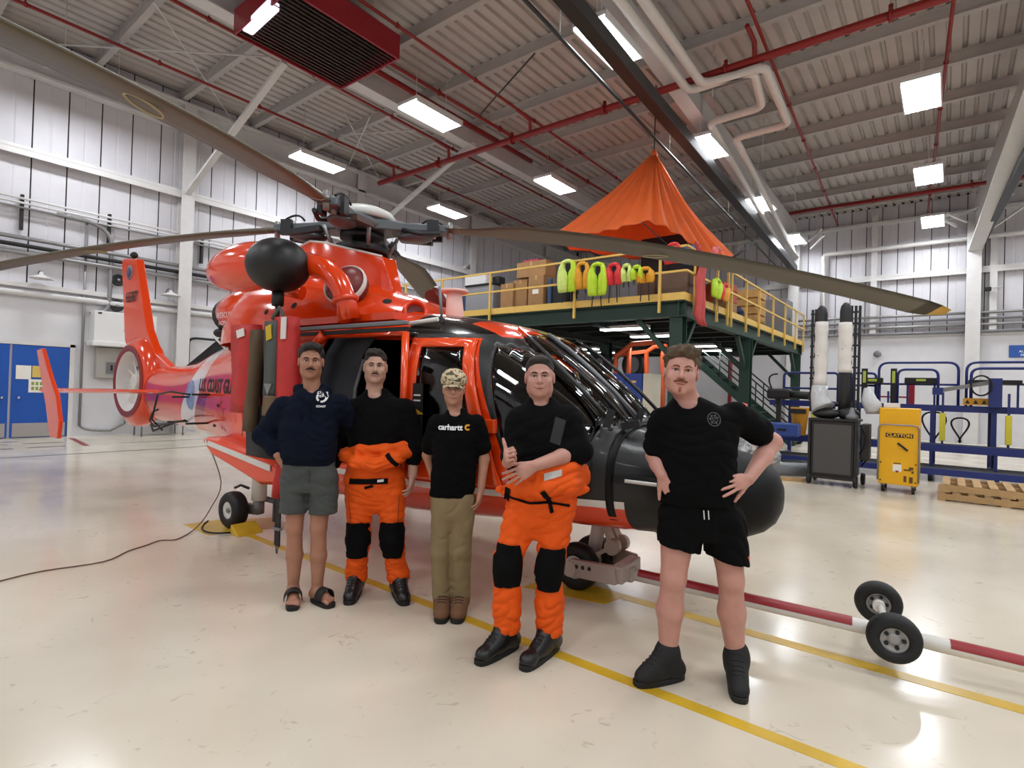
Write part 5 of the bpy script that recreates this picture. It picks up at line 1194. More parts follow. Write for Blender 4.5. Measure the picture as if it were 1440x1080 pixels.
# ------------------------------------------------------------------ 2: black shirt, orange suit rolled to the waist
def person_two():
    s = Person('person in a black shirt with an orange suit rolled to the waist, second from left', (529, 836), 0, skin('skin_fair', 'b48c79')); J, B = s.J, s.body
    s.head(528, 516, 0, yaw=.24, nod=-.02, fat=1.02, jaw=1.12); s.neck(J(526, 556, -.02), .066)
    shR, shL = J(489, 572), J(572, 570); elL, wrL = J(583, 628, .0), J(580, 668, .03); elR, wrR = J(482, 622, -.1), J(470, 650, -.2); shR[2] -= .024; shL[2] -= .024
    z = lambda y: J(528, y)[2]; x = lambda p: J(p, 600)[0]
    B.loft([(z(685), x(528), 0, .14, .09), (z(650), x(528), 0, .165, .115), (z(610), x(529), 0, .18, .12), (z(576), x(530), 0, .165, .1), (z(556), x(528), 0, .075, .062)], .03)
    B.chain([shL, elL, wrL], [.055, .045, .033]); B.chain([shR, elR, wrR], [.055, .045, .03])
    s.hand(wrL, (-.05, -.12, -1), (-1, .1, 0), 1, (.3, .35, .4, .45), spread=.05); s.hand(wrR, (-1, 0, -.2), (0, -1, 0), 1, (.3,)*4)
    legs = []
    for hx, kn, an in (((505, 672), (505, 757), (500, 830)), ((550, 672), (552, 757), (560, 828))):
        h0, k0, a0 = J(*hx), J(*kn, .03), J(*an); a0[2] = .1; legs.append((h0, k0, a0)); B.chain([h0, k0, a0], [.085, .055, .04])
    s.finish_body(); s.face(brow='2a1c15', moust=('3a2317', .03, .005, .001), lips='b0756c', squint=.95)
    s.hair('241a15', [((0, -.02, .058), (.078, .098, .08)), ((-.01, .03, .1), (.06, .055, .033))], [((0, .1, -.01), (.09, .085, .09)), ((0, .02, -.09), (.12, .12, .09)), ((-.09, .01, -.022), (.03, .03, .04)), ((.09, .01, -.022), (.03, .03, .04))])
    T = SDF(); T.loft([(z(660), x(529), 0, .18, .13), (z(630), x(530), -.005, .20, .142), (z(600), x(531), -.005, .215, .142), (z(578), x(531), 0, .215, .13), (z(564), x(530), 0, .18, .11), (z(553), x(528), .005, .1, .082), (z(546), x(527), .01, .074, .07)], .04)
    T.chain([shR+V3((.008, 0, 0)), elR, wrR], [.072, .064, .054], .055).chain([shL+V3((-.008, 0, 0)), elL, elL*.55+wrL*.45], [.072, .066, .057], .055)
    T.cap(s.H((0, .0, -.08)), J(527, 552, .05), .053, .052, .012, '-'); T.noise(folds(.004, 4)); T.build('shirt', m_shirt, s.t, .006)
    S = SDF(); S.loft([(z(722), x(528), 0, .05, .06), (z(700), x(528), 0, .15, .115), (z(672), x(528), 0, .195, .14), (z(640), x(529), -.01, .185, .15), (z(628), x(529), -.01, .165, .14)], .03)
    suit_legs(s, S, legs, z)
    S.chain([J(483, 640, .06), J(500, 650, .15), J(528, 654, .17), J(556, 645, .16), J(574, 636, .05)], [.04, .045, .047, .047, .04], .03)
    S.chain([J(483, 635, -.02), J(505, 632, .12), J(540, 632, .14), J(573, 626, .04)], [.03, .034, .036, .034], .025); S.cap(J(528, 700), J(528, 760), .012, .02, .03, '-')
    for l in legs: S.cap(l[2]+V3((0, 0, .05)), l[2]+V3((0, 0, .055)), .078, .078, .03)
    S.plane((0, 0, .10), (0, 0, -1)); S.noise(folds(.0075, 5, 1.3)); so = S.build('orange_suit', m_suit, s.t, .006)
    for l in legs: knee_patch(s, so, l[1], .085, .13, -.125)
    s.decal(so, J(524, 673), (.14, 0, .006), (0, 0, .02), 'zip_flap', m_patch, .006); s.decal(so, J(541, 672), (.022, 0, .003), (0, 0, .009), 'zip_label', m_print, .009)
    s.band(so, J(552, 634), J(567, 650), .032, 'strap', m_patch, .008); s.band(so, J(531, 679), J(519, 682), .018, 'zip_pull', m_patch, .008)
    for l, sg in zip(legs, (-1, 1)): s.pressed(so, MB().tube([l[0]*.3+l[1]*.7+V3((sg*.06, 0, .2)), l[0]*.0+l[1]+V3((sg*.045, 0, .13))], .004, 6), 'pocket_seam', pm('suit_dark_seam', 'a53e0a', .7))  # pocket seam in a darker orange than the suit
    boots(s, ((legs[0][2]+V3((0, .0, 0)), (490, 845)), (legs[1][2], (570, 846))))
person_two()
# ------------------------------------------------------------------ 3: youth with cap, black tee, khaki trousers
def person_three():
    s = Person('young person in a camouflage cap, black printed t-shirt and khaki trousers, standing in the middle', (635, 861), 0, skin('skin_youth', 'b5836c')); J, B = s.J, s.body
    s.head(638, 546, 0, yaw=.08, nod=.03, k=.93, fat=.95, jaw=.85); s.neck(J(640, 583, -.02), .05)
    z = lambda y: J(638, y)[2]; x = lambda p: J(p, 640)[0]
    shR, shL = J(613, 590), J(672, 590); elL, wrL = J(681, 645, -.02), J(676, 690, .02); elR, wrR = J(601, 640, -.14), J(612, 680, -.2); shR[2] -= .024; shL[2] -= .024
    B.loft([(z(715), x(636), 0, .1, .07), (z(690), x(637), 0, .135, .09), (z(640), x(639), 0, .14, .095), (z(604), x(641), 0, .12, .075), (z(583), x(640), 0, .058, .048)], .03)
    B.chain([shL, elL, wrL], [.042, .035, .025]); B.chain([shR, elR, wrR], [.042, .035, .025])
    s.hand(wrL, (-.15, -.1, -1), (-1, .2, .1), 1, (.25, .3, .3, .35), k=.92, spread=.05); s.hand(wrR, (.5, 0, -1), (0, 1, 0), 1, (.3,)*4, k=.92)
    legs = []
    for hx, kn, an in (((624, 705), (620, 775), (622, 848)), ((652, 705), (648, 775), (648, 846))):
        h0, k0, a0 = J(*hx), J(*kn, .02), J(*an); a0[2] = .09; legs.append((h0, k0, a0)); B.chain([h0, k0, a0], [.07, .047, .035])
    s.finish_body(); s.face(brow='6a4a35', lips='b8746a', smile=.003, squint=.75, brow_w=.0025)
    s.hair('5d4533', [((0, -.03, .01), (.078, .085, .09))], [((0, .09, -.02), (.1, .09, .12)), ((0, .0, -.1), (.12, .12, .075)), ((-.09, .01, -.01), (.03, .04, .05)), ((.09, .01, -.01), (.03, .04, .05))])
    C = SDF(); H = s.H
    C.ell(H((0, -.01, .055)), V3((.088, .102, .08)), s.hA, .01); C.ell(H((0, .03, .075)), V3((.078, .068, .062)), s.hA, .03)
    C.plane(H((0, 0, .028)), -s.hA[2]); C.ell(H((0, -.015, .03)), V3((.079, .093, .06)), s.hA, .004, '-')
    m_camo = pm('cap_camouflage', 'c4b190', .85)
    nt = m_camo.node_tree; tc = nt.nodes.new('ShaderNodeTexCoord'); n = nt.nodes.new('ShaderNodeTexNoise'); n.inputs['Scale'].default_value = 34; nt.links.new(tc.outputs['Object'], n.inputs['Vector'])
    r = nt.nodes.new('ShaderNodeValToRGB'); r.color_ramp.interpolation = 'CONSTANT'; nt.links.new(n.outputs['Fac'], r.inputs[0])
    r.color_ramp.elements[0].color = lin('54503c')+(1,); r.color_ramp.elements[1].position = .43; r.color_ramp.elements[1].color = lin('cdbb9b')+(1,)
    e = r.color_ramp.elements.new(.57); e.color = lin('9b8560')+(1,); e = r.color_ramp.elements.new(.64); e.color = lin('3f3d30')+(1,)
    nt.links.new(r.outputs[0], nt.nodes['Principled BSDF'].inputs['Base Color'])
    cp = C.build('cap', m_camo, s.t, .004)
    G = []
    for u in np.linspace(0, 1, 7):
        G.append([H((.083*math.sin(v)*(1-.08*u), .05+.035*math.cos(v)+u*(.045*math.cos(v*.9)+.004), .034-.016*u-.018*abs(math.sin(v))**2)) for v in np.linspace(-1.45, 1.45, 17)])
    MB().grid(G).build('visor', m_camo, cp, local=True, solid=.005)
    c = s.H((0, .1, .085)); b = MB().lathe([(.0, .006), (.027, .004), (.031, -.002)], H((0, .094, .078)), s.hA[1]*.9+s.hA[2]*.35, 20); b.build('cap_badge', m_print, cp, local=True)
    MB().lathe([(.016, .008), (.024, .007), (.024, .005)], H((0, .094, .078)), s.hA[1]*.9+s.hA[2]*.35, 18, cap=False).build('badge_ring', pm('badge_green', '1f5a3c', .6), cp, local=True)
    MB().prism([H((-.012, .104, .072)), H((.012, .104, .072)), H((.0, .098, .092))], s.hA[1]*.003).build('badge_mark', MATS['badge_green'], cp, local=True)
    T = SDF(); T.loft([(z(697), x(637), 0, .152, .105), (z(660), x(639), 0, .155, .11), (z(620), x(641), 0, .158, .112), (z(602), x(642), 0, .158, .1), (z(590), x(642), 0, .13, .085), (z(580), x(640), .005, .078, .068), (z(574), x(640), .008, .058, .056)], .035)
    T.chain([shR+V3((.008, 0, 0)), shR*.3+elR*.7], [.062, .062], .035).chain([shL+V3((-.008, 0, 0)), shL*.35+elL*.65], [.062, .064], .035)
    T.cap(H((0, .0, -.08)), J(640, 576, .036), .046, .045, .01, '-'); T.plane((0, 0, z(699)), (0, 0, -1)); T.noise(folds(.0042, 7)); to = T.build('t_shirt', m_tee, s.t, .006)
    s.printed(to, 'carhartt', .052, m_print, 635, 600, bold=.0016, spacing=.98); cc = J(659, 600); b = MB()
    my = pm('print_yellow', 'd99a1c', .6)
    for k in range(12):
        a0, a1 = R(45)+k*R(270)/12, R(45)+(k+1)*R(270)/12
        b.add([cc+V3((r_*math.cos(a), 0, r_*math.sin(a))) for r_, a in ((.009, a0), (.021, a0), (.021, a1), (.009, a1))], [(0, 1, 2, 3)])
    s.pressed(to, b, 'chest_emblem', my)
    S = SDF(); S.loft([(z(742), x(637), 0, .05, .06), (z(720), x(637), 0, .125, .1), (z(695), x(637), 0, .142, .1), (z(680), x(637), 0, .138, .1)], .03)
    for h0, k0, a0 in legs: S.chain([h0, k0], [.083, .07], .03).chain([k0, a0+V3((0, 0, -.01))], [.07, .066], .025)
    S.cap(J(636, 725), J(634, 840), .004, .008, .02, '-'); S.plane((0, 0, .085), (0, 0, -1)); S.noise(folds(.0036, 8, .6)); S.build('trousers', m_khaki, s.t, .006)
    boots(s, ((legs[0][2], (620, 871)), (legs[1][2], (642, 871))), m=pm('suede_brown', '6b4a30', .8, var=.1), nm='shoe', tall=False)
person_three()
# ------------------------------------------------------------------ 4: black shirt, rolled orange suit, thumb up
def person_four():
    s = Person('person in black shirt and rolled orange suit giving a thumbs up beside the nose', (742, 917), 0, skin('skin_rosy', 'b78677')); J, B = s.J, s.body
    s.head(759, 530, 0, yaw=-.06, tilt=-.03, k=1.0, fat=1.05, jaw=1.15); s.neck(J(761, 568, -.02), .066)
    z = lambda y: J(760, y)[2]; x = lambda p: J(p, 620)[0]
    shR, shL = J(728, 584), J(802, 580); elR, wrR = J(722, 640, .06), J(714, 650, .27); elL, wrL = J(815, 634, .05), J(752, 655, .26); shR[2] -= .024; shL[2] -= .024
    B.loft([(z(705), x(762), 0, .16, .12), (z(660), x(763), 0, .17, .125), (z(625), x(763), 0, .175, .125), (z(590), x(764), 0, .155, .1), (z(570), x(761), 0, .075, .06)], .03)
    B.chain([shR, elR, wrR], [.052, .045, .032]); B.chain([shL, elL], [.052, .046]).chain([elL, elL*.6+wrL*.4, wrL], [.047, .044, .031])
    # thumb up: fist closed around itself, thumb rising from the near side of the palm
    s.hand(wrR, (-.12, -.15, .35) if 0 else J(712, 640, .34)-wrR, (1, .25, 0), 1, (1.25, 1.3, 1.3, 1.25), thumb=(1.15, -.02), spread=.03, tcurl=-.25, k=1.0)
    s.hand(wrL, J(735, 664, .27)-wrL, (0, 1, -.15), -1, (.18, .2, .22, .25), thumb=(.5, .2), spread=.14, k=1.02)
    legs = []
    for hx, kn, an in (((738, 705), (714, 790), (712, 895)), ((787, 705), (772, 796), (772, 900))):
        h0, k0, a0 = J(*hx), J(*kn, .03), J(*an); a0[2] = .11; legs.append((h0, k0, a0)); B.chain([h0, k0, a0], [.09, .055, .04])
    s.finish_body(); s.face(brow='221712', lips='b37168', smile=.009, squint=.6)
    s.hair('221813', [((0, -.024, .05), (.079, .098, .082)), ((0, .035, .093), (.055, .04, .026))], [((0, .1, -.005), (.09, .085, .083)), ((0, .02, -.09), (.12, .12, .085)), ((-.09, .01, -.022), (.03, .03, .038)), ((.09, .01, -.022), (.03, .03, .038))], rough=.002)
    T = SDF(); T.loft([(z(690), x(763), 0, .185, .14), (z(660), x(763), -.005, .19, .148), (z(630), x(763), -.005, .195, .15), (z(600), x(764), 0, .2, .138), (z(584), x(764), 0, .185, .12), (z(567), x(761), .005, .1, .085), (z(558), x(760), .01, .074, .072)], .04)
    T.chain([shR+V3((.008, 0, 0)), elR, elR*.6+wrR*.4], [.066, .062, .052], .055).chain([shL+V3((-.008, 0, 0)), elL, elL*.75+wrL*.25], [.068, .066, .056], .055)
    T.cap(s.H((0, .0, -.08)), J(761, 560, .042), .053, .051, .012, '-'); T.noise(folds(.0042, 10)); to = T.build('shirt', m_shirt, s.t, .006)
    s.decal(to, J(782, 604), (.016, 0, .07), (-.03, 0, .01), 'arm_pocket', pm('pocket_grey', '242428', .8))
    S = SDF(); S.loft([(z(758), x(758), 0, .05, .06), (z(735), x(761), 0, .14, .115), (z(706), x(764), 0, .19, .145), (z(680), x(765), -.01, .185, .155), (z(662), x(765), -.01, .17, .15)], .03)
    suit_legs(s, S, legs, z)
    S.chain([J(716, 690, .02), J(735, 684, .15), J(765, 684, .19), J(798, 680, .14), J(818, 674, -.02)], [.04, .05, .056, .058, .05], .03); S.chain([J(722, 668, .04), J(760, 662, .17), J(800, 660, .12), J(820, 662, .0)], [.03, .042, .045, .04], .03)
    S.chain([J(716, 692, .03), J(703, 688, .05)], [.035, .02], .02).chain([J(814, 690, .03), J(826, 687, .05)], [.035, .018], .02)
    S.cap(J(757, 745), J(745, 830), .012, .02, .03, '-')
    for l in legs:
        S.cap(l[2]+V3((0, 0, .13)), l[2]+V3((0, 0, .2)), .079, .082, .03); S.cap(l[2]+V3((0, 0, .04)), l[2]+V3((0, 0, .045)), .075, .075, .03)
    S.plane((0, 0, .115), (0, 0, -1)); S.noise(folds(.008, 11, 1.3)); so = S.build('orange_suit', m_suit, s.t, .006)
    for l, sl in zip(legs, (.0, .03)): knee_patch(s, so, l[1], .078, .12, -.125, sl)
    for p, q, wd in (((759, 680), (770, 696), .03), ((770, 696), (774, 714), .022), ((714, 682), (712, 702), .03)):
        s.band(so, J(*p), J(*q), wd, 'strap', m_patch, .008)
    [s.band(so, J(*a), J(*c), .014, 'zip', m_patch, .006) for a, c in (((716, 695), (745, 701)), ((745, 701), (770, 699)), ((770, 699), (799, 706)))]
    s.decal(so, J(774, 660), (.05, 0, .012), (0, 0, .018), 'grey_label', pm('label_grey', 'b9b5b0', .6))
    boots(s, ((legs[0][2], (672, 928)), (legs[1][2], (736, 936))))
person_four()
# ------------------------------------------------------------------ 5: black tee and shorts, hand on hip
def person_five():
    s = Person('tall person in a black t-shirt, black shorts and high-top shoes, hand on hip, rightmost', (977, 958), 0, skin('skin_pink', 'bd8a7c')); J, B = s.J, s.body
    s.head(958, 523, .02, yaw=-.26, tilt=.08, nod=-.04, k=1.03, fat=1.06, jaw=1.1); s.neck(J(968, 566, -.02), .068)
    z = lambda y: J(980, y)[2]; x = lambda p: J(p, 640)[0]
    shR, shL = J(930, 586), J(1035, 578); elR, wrR = J(921, 640, -.05), J(931, 668, .06); elL, wrL = J(1086, 622, -.1), J(1052, 674, .08); shR[2] -= .024; shL[2] -= .024
    B.loft([(z(735), x(986), 0, .15, .1), (z(700), x(984), 0, .19, .14), (z(640), x(980), -.0, .185, .135), (z(596), x(982), 0, .165, .11), (z(568), x(970), 0, .08, .066)], .03)
    B.chain([shR, elR], [.058, .048]).chain([elR, elR*.55+wrR*.45, wrR], [.046, .043, .031]); B.chain([shL, elL], [.06, .05]).chain([elL, elL*.6+wrL*.4, wrL], [.05, .047, .032])
    s.hand(wrR, J(944, 690, .08)-wrR, (.3, .8, .2), -1, (.25, .3, .3, .35), thumb=(.7, .1), spread=.08, k=1.03)
    s.hand(wrL, J(1024, 682, .15)-wrL, (-.1, .9, -.1), 1, (.1, .14, .18, .2), thumb=(.9, .35), spread=.22, k=1.05)
    legs = []
    for hx, kn, an in (((955, 730), (947, 812), (940, 895)), ((1018, 730), (1028, 815), (1036, 905))):
        h0, k0, a0 = J(*hx), J(*kn, .03), J(*an); a0[2] = .1; legs.append((h0, k0, a0))
        B.chain([h0, k0], [.1, .064], .03).ell(k0+V3((0, -.03, .0)), (.035, .03, .04), None, .03).chain([k0, k0*.6+a0*.4+V3((0, .02, 0)), a0], [.06, .068, .041], .03)
    s.finish_body(); s.face(brow='6a4632', moust=('74452d', .036, .0065, .001), lips='b56f66', smile=.009, squint=.7, goatee='9c5c46')
    s.hair('54422f', [((0, -.022, .056), (.083, .1, .086)), ((0, .04, .1), (.068, .055, .034)), ((.03, .045, .105), (.05, .04, .03)), ((-.045, .02, .085), (.035, .05, .035))], [((0, .1, -.012), (.092, .085, .092)), ((0, .02, -.095), (.12, .12, .085)), ((-.09, .01, -.025), (.03, .03, .038)), ((.09, .01, -.025), (.03, .03, .038))], rough=.012)
    T = SDF(); T.loft([(z(706), x(982), 0, .205, .155), (z(670), x(981), -.01, .205, .16), (z(630), x(980), -.01, .205, .155), (z(600), x(982), 0, .212, .145), (z(584), x(983), 0, .2, .125), (z(572), x(976), 0, .15, .105), (z(563), x(969), .005, .095, .085), (z(558), x(965), .012, .07, .068)], .04)
    T.chain([shR+V3((.008, 0, 0)), shR*.25+elR*.75], [.075, .07], .04).chain([shL+V3((-.008, 0, 0)), shL*.4+elL*.6], [.077, .08], .04)
    T.cap(s.H((0, .0, -.08)), J(967, 560, .05), .056, .056, .012, '-'); T.plane((0, 0, z(708)), (0, 0, -1)); T.noise(folds(.0055, 13)); to = T.build('t_shirt', m_tee, s.t, .006)
    c = J(993, 588); b = MB(); mg = pm('print_grey', '4c4c50', .7)
    for r0, r1 in ((.032, .036), (.018, .021)):
        for k in range(20):
            a0, a1 = 2*math.pi*k/20, 2*math.pi*(k+1)/20; b.add([c+V3((r_*math.cos(a), 0, r_*math.sin(a))) for r_, a in ((r0, a0), (r1, a0), (r1, a1), (r0, a1))], [(0, 1, 2, 3)])
    for a in (0.4, 1.2, 2.2, 3.0, 4.1, 5.2): b.add([c+V3((r_*math.cos(a+w_), 0, r_*math.sin(a+w_))) for r_, w_ in ((.004, -.3), (.027, -.12), (.027, .12), (.004, .3))], [(0, 1, 2, 3)])
    s.pressed(to, b, 'chest_emblem', mg)
    s.pressed(to, MB().prism([J(1044, 566), J(1051, 568), J(1047, 572)], (0, .001, 0)), 'sleeve_mark', pm('mark_red', 'c8323a', .6))
    S = SDF(); S.loft([(z(755), x(986), 0, .19, .135), (z(720), x(985), 0, .198, .145), (z(698), x(984), 0, .192, .145)], .03)
    S.chain([J(957, 735), J(955, 772, .02)], [.118, .112], .03).chain([J(1017, 735), J(1022, 790, .02)], [.118, .112], .03); S.cap(J(988, 800), J(986, 762), .03, .008, .02, '-')
    S.plane(J(955, 766), (0, 0, -1)) if 0 else S.plane(J(990, 777), (-.22, 0, -1)); S.plane((0, 0, z(702)), (0, 0, 1)); S.noise(folds(.006, 14)); so = S.build('shorts', m_bshort, s.t, .006)
    for dx in (-1, 5): s.pressed(so, MB().tube([J(978+dx, 710), J(979+dx, 722)], .0025, 6), 'drawstring', m_print)
    s.pressed(so, MB().prism([J(1040, 776), J(1047, 776), J(1044, 781)], (0, .001, 0)), 'hem_mark', MATS['mark_red'])
    boots(s, ((legs[0][2], (895, 957)), (legs[1][2], (1041, 981))), m=pm('canvas_black', '111112', .75), nm='high_top_shoe')
person_five()
# ================================================================== mezzanine on the far side
MX1, MY0, MX0, MY1, MZ = -4.41, 11.3, -13.4, 23.2, 3.58
m_green = pm('beam_green', '17362b', .5, var=.06); m_greend = pm('beam_green_dark', '0f1f1a', .6)
m_rail = pm('rail_yellow', 'd9b55c', .45, var=.05); m_deckp = pm('deck_board', '59564f', .7)
MZT = thing('mezzanine', 'dark green steel mezzanine with yellow railings behind the helicopter', 'mezzanine', (-8.9, 17.2, 0))
for i in range(6):
    x0 = MX0+(MX1-MX0)*i/6; MB().box(x0+.01, MX0+(MX1-MX0)*(i+1)/6-.01, MY0+.1, MY1-.05, MZ-.05, MZ).build('deck_panel', m_deckp, MZT)
def ibeam(p, q, h, wd, nm='beam', m=m_green):
    p, q = V3(p), V3(q); up = V3((0, 0, 1)); b = MB()
    b.beam(p+up*(h/2-.012), q+up*(h/2-.012), wd, .024).beam(p-up*(h/2-.012), q-up*(h/2-.012), wd, .024).beam(p, q, .02, h-.04); return b.build(nm, m, MZT)
ibeam((MX0, MY0+.12, 3.36), (MX1, MY0+.12, 3.36), .34, .2, 'edge_beam'); ibeam((MX1-.12, MY0, 3.36), (MX1-.12, MY1, 3.36), .34, .2, 'edge_beam')
ibeam((MX0, MY1, 3.36), (MX1, MY1, 3.36), .34, .2, 'edge_beam')
for i in range(8): ibeam((MX0, MY0+1.4+i*1.35, 3.4), (MX1-.2, MY0+1.4+i*1.35, 3.4), .22, .12, 'joist', m_greend)
for x in (-9, -11.3, -6.7): ibeam((x, MY0+.2, 3.22), (x, MY1, 3.22), .2, .14, 'girder', m_greend)
def mcol(x, y, m=m_green):
    MB().box(x-.14, x+.14, y-.14, y-.12, 0, 3.2).box(x-.14, x+.14, y+.12, y+.14, 0, 3.2).box(x-.012, x+.012, y-.12, y+.12, 0, 3.2).box(x-.2, x+.2, y-.2, y+.2, 0, .02).build('column', m, MZT)
for x, y in ((-4.6, 11.5), (-4.55, 16.4), (-4.55, 22.9), (-9.0, 16.4), (-9.0, 22.9), (-13.2, 11.5), (-13.2, 16.4), (-9.0, 11.5)): mcol(x, y)
for x, y in ((-4.6, 11.5), (-4.55, 16.4), (-4.55, 22.9)):
    for s in (-1, 1):
        if y > 20 and s > 0 or y < 12 and s < 0: continue
        MB().beam((x, y+s*.1, 2.3), (x, y+s*.9, 3.2), .1, .1).build('knee_brace', m_green, MZT)
    MB().beam((x-.1, y, 2.3), (x-.95, y, 3.2), .1, .1).build('knee_brace', m_green, MZT)
for s in (-1, 1): MB().beam((-9+s*.1, 16.4, 2.4), (-9+s*.9, 16.4, 3.2), .1, .1).build('knee_brace', m_green, MZT)
for i in range(4):
    a = MX0+(MX1+.02-MX0)*i/4; c = MX0+(MX1+.02-MX0)*(i+1)/4; MB().box(a+.004, c-.004, MY0-.02, MY0+.02, MZ-.04, MZ+.12).build('toe_board', m_rail, MZT)
for i in range(4):
    a = MY0+(MY1-MY0)*i/4; c = MY0+(MY1-MY0)*(i+1)/4; MB().box(MX1-.02, MX1+.02, a+.024, c-.004, MZ-.04, MZ+.12).build('toe_board', m_rail, MZT)
RT, RM = MZ+1.08, MZ+.56
def post(x, y, z0=3.28, z1=RT): MB().box(x-.025, x+.025, y-.025, y+.025, z0, z1).build('rail_post', m_rail, MZT)
for x in (-13.2, -11.6, -9.76, -7.08, -4.93): post(x, MY0-.06)
for y in (11.75, 13.2, 14.0, 14.3, 15.6, 16.9, 18.5, 20.1, 21.7, 23.1): post(MX1+.06, y)
for z in (RT, RM):
    MB().beam((MX0, MY0-.06, z), (MX1+.06, MY0-.06, z), .045, .045).build('rail', m_rail, MZT)
    MB().beam((MX1+.06, MY0-.06, z), (MX1+.06, MY1, z), .045, .045).build('rail', m_rail, MZT)
m_tube = pm('under_deck_tube', 'f4fbff', .3, emit=7.0)
for i, (px, py, k) in enumerate(((878, 464, 'nearest'), (918, 474, 'second nearest'), (820, 492, 'leftmost'), (843, 497, 'small far left'), (984, 488, 'right-hand'), (1002, 494, 'rightmost'))):
    p = hit(px, py, 2, 3.08); L = .62
    t = thing('fluorescent_lamp', '%s fluorescent strip lamp under the green mezzanine deck' % k, 'lamp', p, 0, 'strip lamps under the mezzanine')
    MB().box(p[0]-L, p[0]+L, p[1]-.14, p[1]+.14, p[2]+.03, p[2]+.1).build('housing', m_fix, t)
    MB().box(p[0]-L, p[0]+L, p[1]-.12, p[1]+.12, p[2], p[2]+.03).build('diffuser', m_tube, t, bevel=.01)
    MB().box(p[0]-.02, p[0]+.02, p[1]-.02, p[1]+.02, p[2]+.1, 3.3).build('hanger', m_greend, t)
    area_lamp('strip_light', (p[0], p[1], p[2]-.005), 1.2, .22, 14)
# ---- things stored on the deck
m_card = pm('cardboard', 'a27b50', .8, var=.08, vscale=4); m_tape = pm('packing_tape', 'c2a06a', .5)
def onY(px, py, Y): return hit(px, py, 1, Y)
def carton(px0, px1, pyt, Y, label, z0=MZ, dp=.5, m=m_card, name='cardboard_box', cat='box', group=None, tape=True, h=None):
    a, c = onY(px0, pyt, Y), onY(px1, pyt, Y); z1 = (a[2]+c[2])/2 if h is None else z0+h
    t = thing(name, label, cat, ((a[0]+c[0])/2, Y+dp/2, z0), 0, group)
    MB().box(a[0]+.008, c[0]-.008, Y, Y+dp, z0, z1).build('body', m, t, bevel=.01)
    if tape:
        MB().box((a[0]+c[0])/2-.03, (a[0]+c[0])/2+.03, Y-.003, Y+dp, z1-.12, z1+.003).build('tape', m_tape, t); return t, z1
    return t, z1
carton(704, 722, 399, 11.9, 'small cardboard box at the left of the stacked cartons'); _, z1 = carton(722, 742, 393, 12.0, 'cardboard carton in the lower row left of the labelled one')
t, z2 = carton(743, 765, 387, 11.85, 'cardboard carton with a white shipping label in the lower row')
MB().obox(onY(753, 410, 11.845), (.1, 0, .0), (0, .002, 0), (0, 0, .06)).build('label', m_paper, t)
carton(727, 768, 364, 11.95, 'wide cardboard carton on top of the stack under a red folder', z0=max(z1, z2)+.005, h=.42)
p = onY(748, 362, 12.05); tag(MB().obox((p[0], 12.15, max(z1, z2)+.46), (.26, 0, 0), (0, .15, 0), (0, 0, .03)).build('folded_bag', pm('magenta_red', 'b03248', .6), bevel=.01), 'flat red bag lying on the topmost cardboard carton', 'bag')
t, zz_ = carton(655, 694, 402, 11.9, 'grey plastic storage crate behind the yellow rail', m=pm('crate_grey', '8e9096', .5), name='storage_crate', cat='crate', tape=False, dp=.6)
a, c = onY(655, 402, 11.88), onY(694, 402, 11.88); MB().box(a[0]-.02, c[0]+.02, 11.86, 12.54, zz_, zz_+.05).build('lid', m_dark, t, bevel=.01)
carton(654, 684, 378, 12.2, 'white boxed appliance standing on the grey crate', z0=zz_+.06, h=.34, m=m_wh, name='white_case', cat='case', tape=False, dp=.3)
t, _ = carton(603, 648, 384, 12.2, 'blue fabric tool bin at the left end of the deck', m=pm('bin_blue', '3d567c', .6), name='storage_bin', cat='bin', tape=False, dp=.7, h=.8)
p = onY(640, 376, 12.3); tag(MB().obox((p[0], 12.5, MZ+.84), (.2, 0, -.05), (0, .1, 0), (.02, 0, .06)).build('power_tool', m_black, bevel=.02), 'black tool lying on the blue bin', 'tool')
tag(MB().obox((p[0]-.5, 12.5, MZ+.83), (.22, 0, .0), (0, .1, 0), (0, 0, .03)).build('folder', pm('magenta_red', 'b03248', .6), bevel=.01), 'thin red folder lying on the blue bin', 'folder')
t, _ = carton(688, 702, 389, 12.5, 'small black case between crate and cartons', m=m_black, name='black_case', cat='case', tape=False, dp=.3)
t = thing('duffel_pile', 'tall dark stowed equipment bag beside the cardboard stack', 'bag', (onY(780, 430, 11.9)[0], 12.1, MZ)); p = t.location
MB().box(p[0]-.2, p[0]+.35, 11.9, 12.4, MZ, MZ+.75).build('bag', m_black, t, bevel=.1); MB().box(p[0]-.22, p[0]-.1, 11.85, 11.95, MZ+.1, MZ+.9).build('blue_flap', pm('flap_blue', '2f4a6b', .7), t, bevel=.03)
t = thing('steel_cabinet', 'dark grey cabinet at the back of the deck below the tent opening', 'cabinet', (onY(935, 400, 14)[0], 14.2, MZ)); a, c = onY(902, 337, 14), onY(985, 340, 14)
MB().box(a[0], c[0], 14, 14.5, MZ, a[2]).build('body', pm('cabinet_dark', '2b2e33', .5), t, bevel=.01)
MB().box((a[0]+c[0])/2-.006, (a[0]+c[0])/2+.006, 13.985, 14.0, MZ+.1, a[2]-.05).build('door_gap', m_black, t)
carton(924, 968, 383, 11.75, 'large brown canvas covered crate at the corner of the deck', m=pm('canvas_brown', '6f5949', .85, bump=.4, bscale=12), name='canvas_crate', cat='crate', tape=False, dp=.7)
carton(896, 922, 390, 12.2, 'dark brown carton behind the hanging vests', m=pm('brown_dark', '5b3d2c', .8), tape=False)
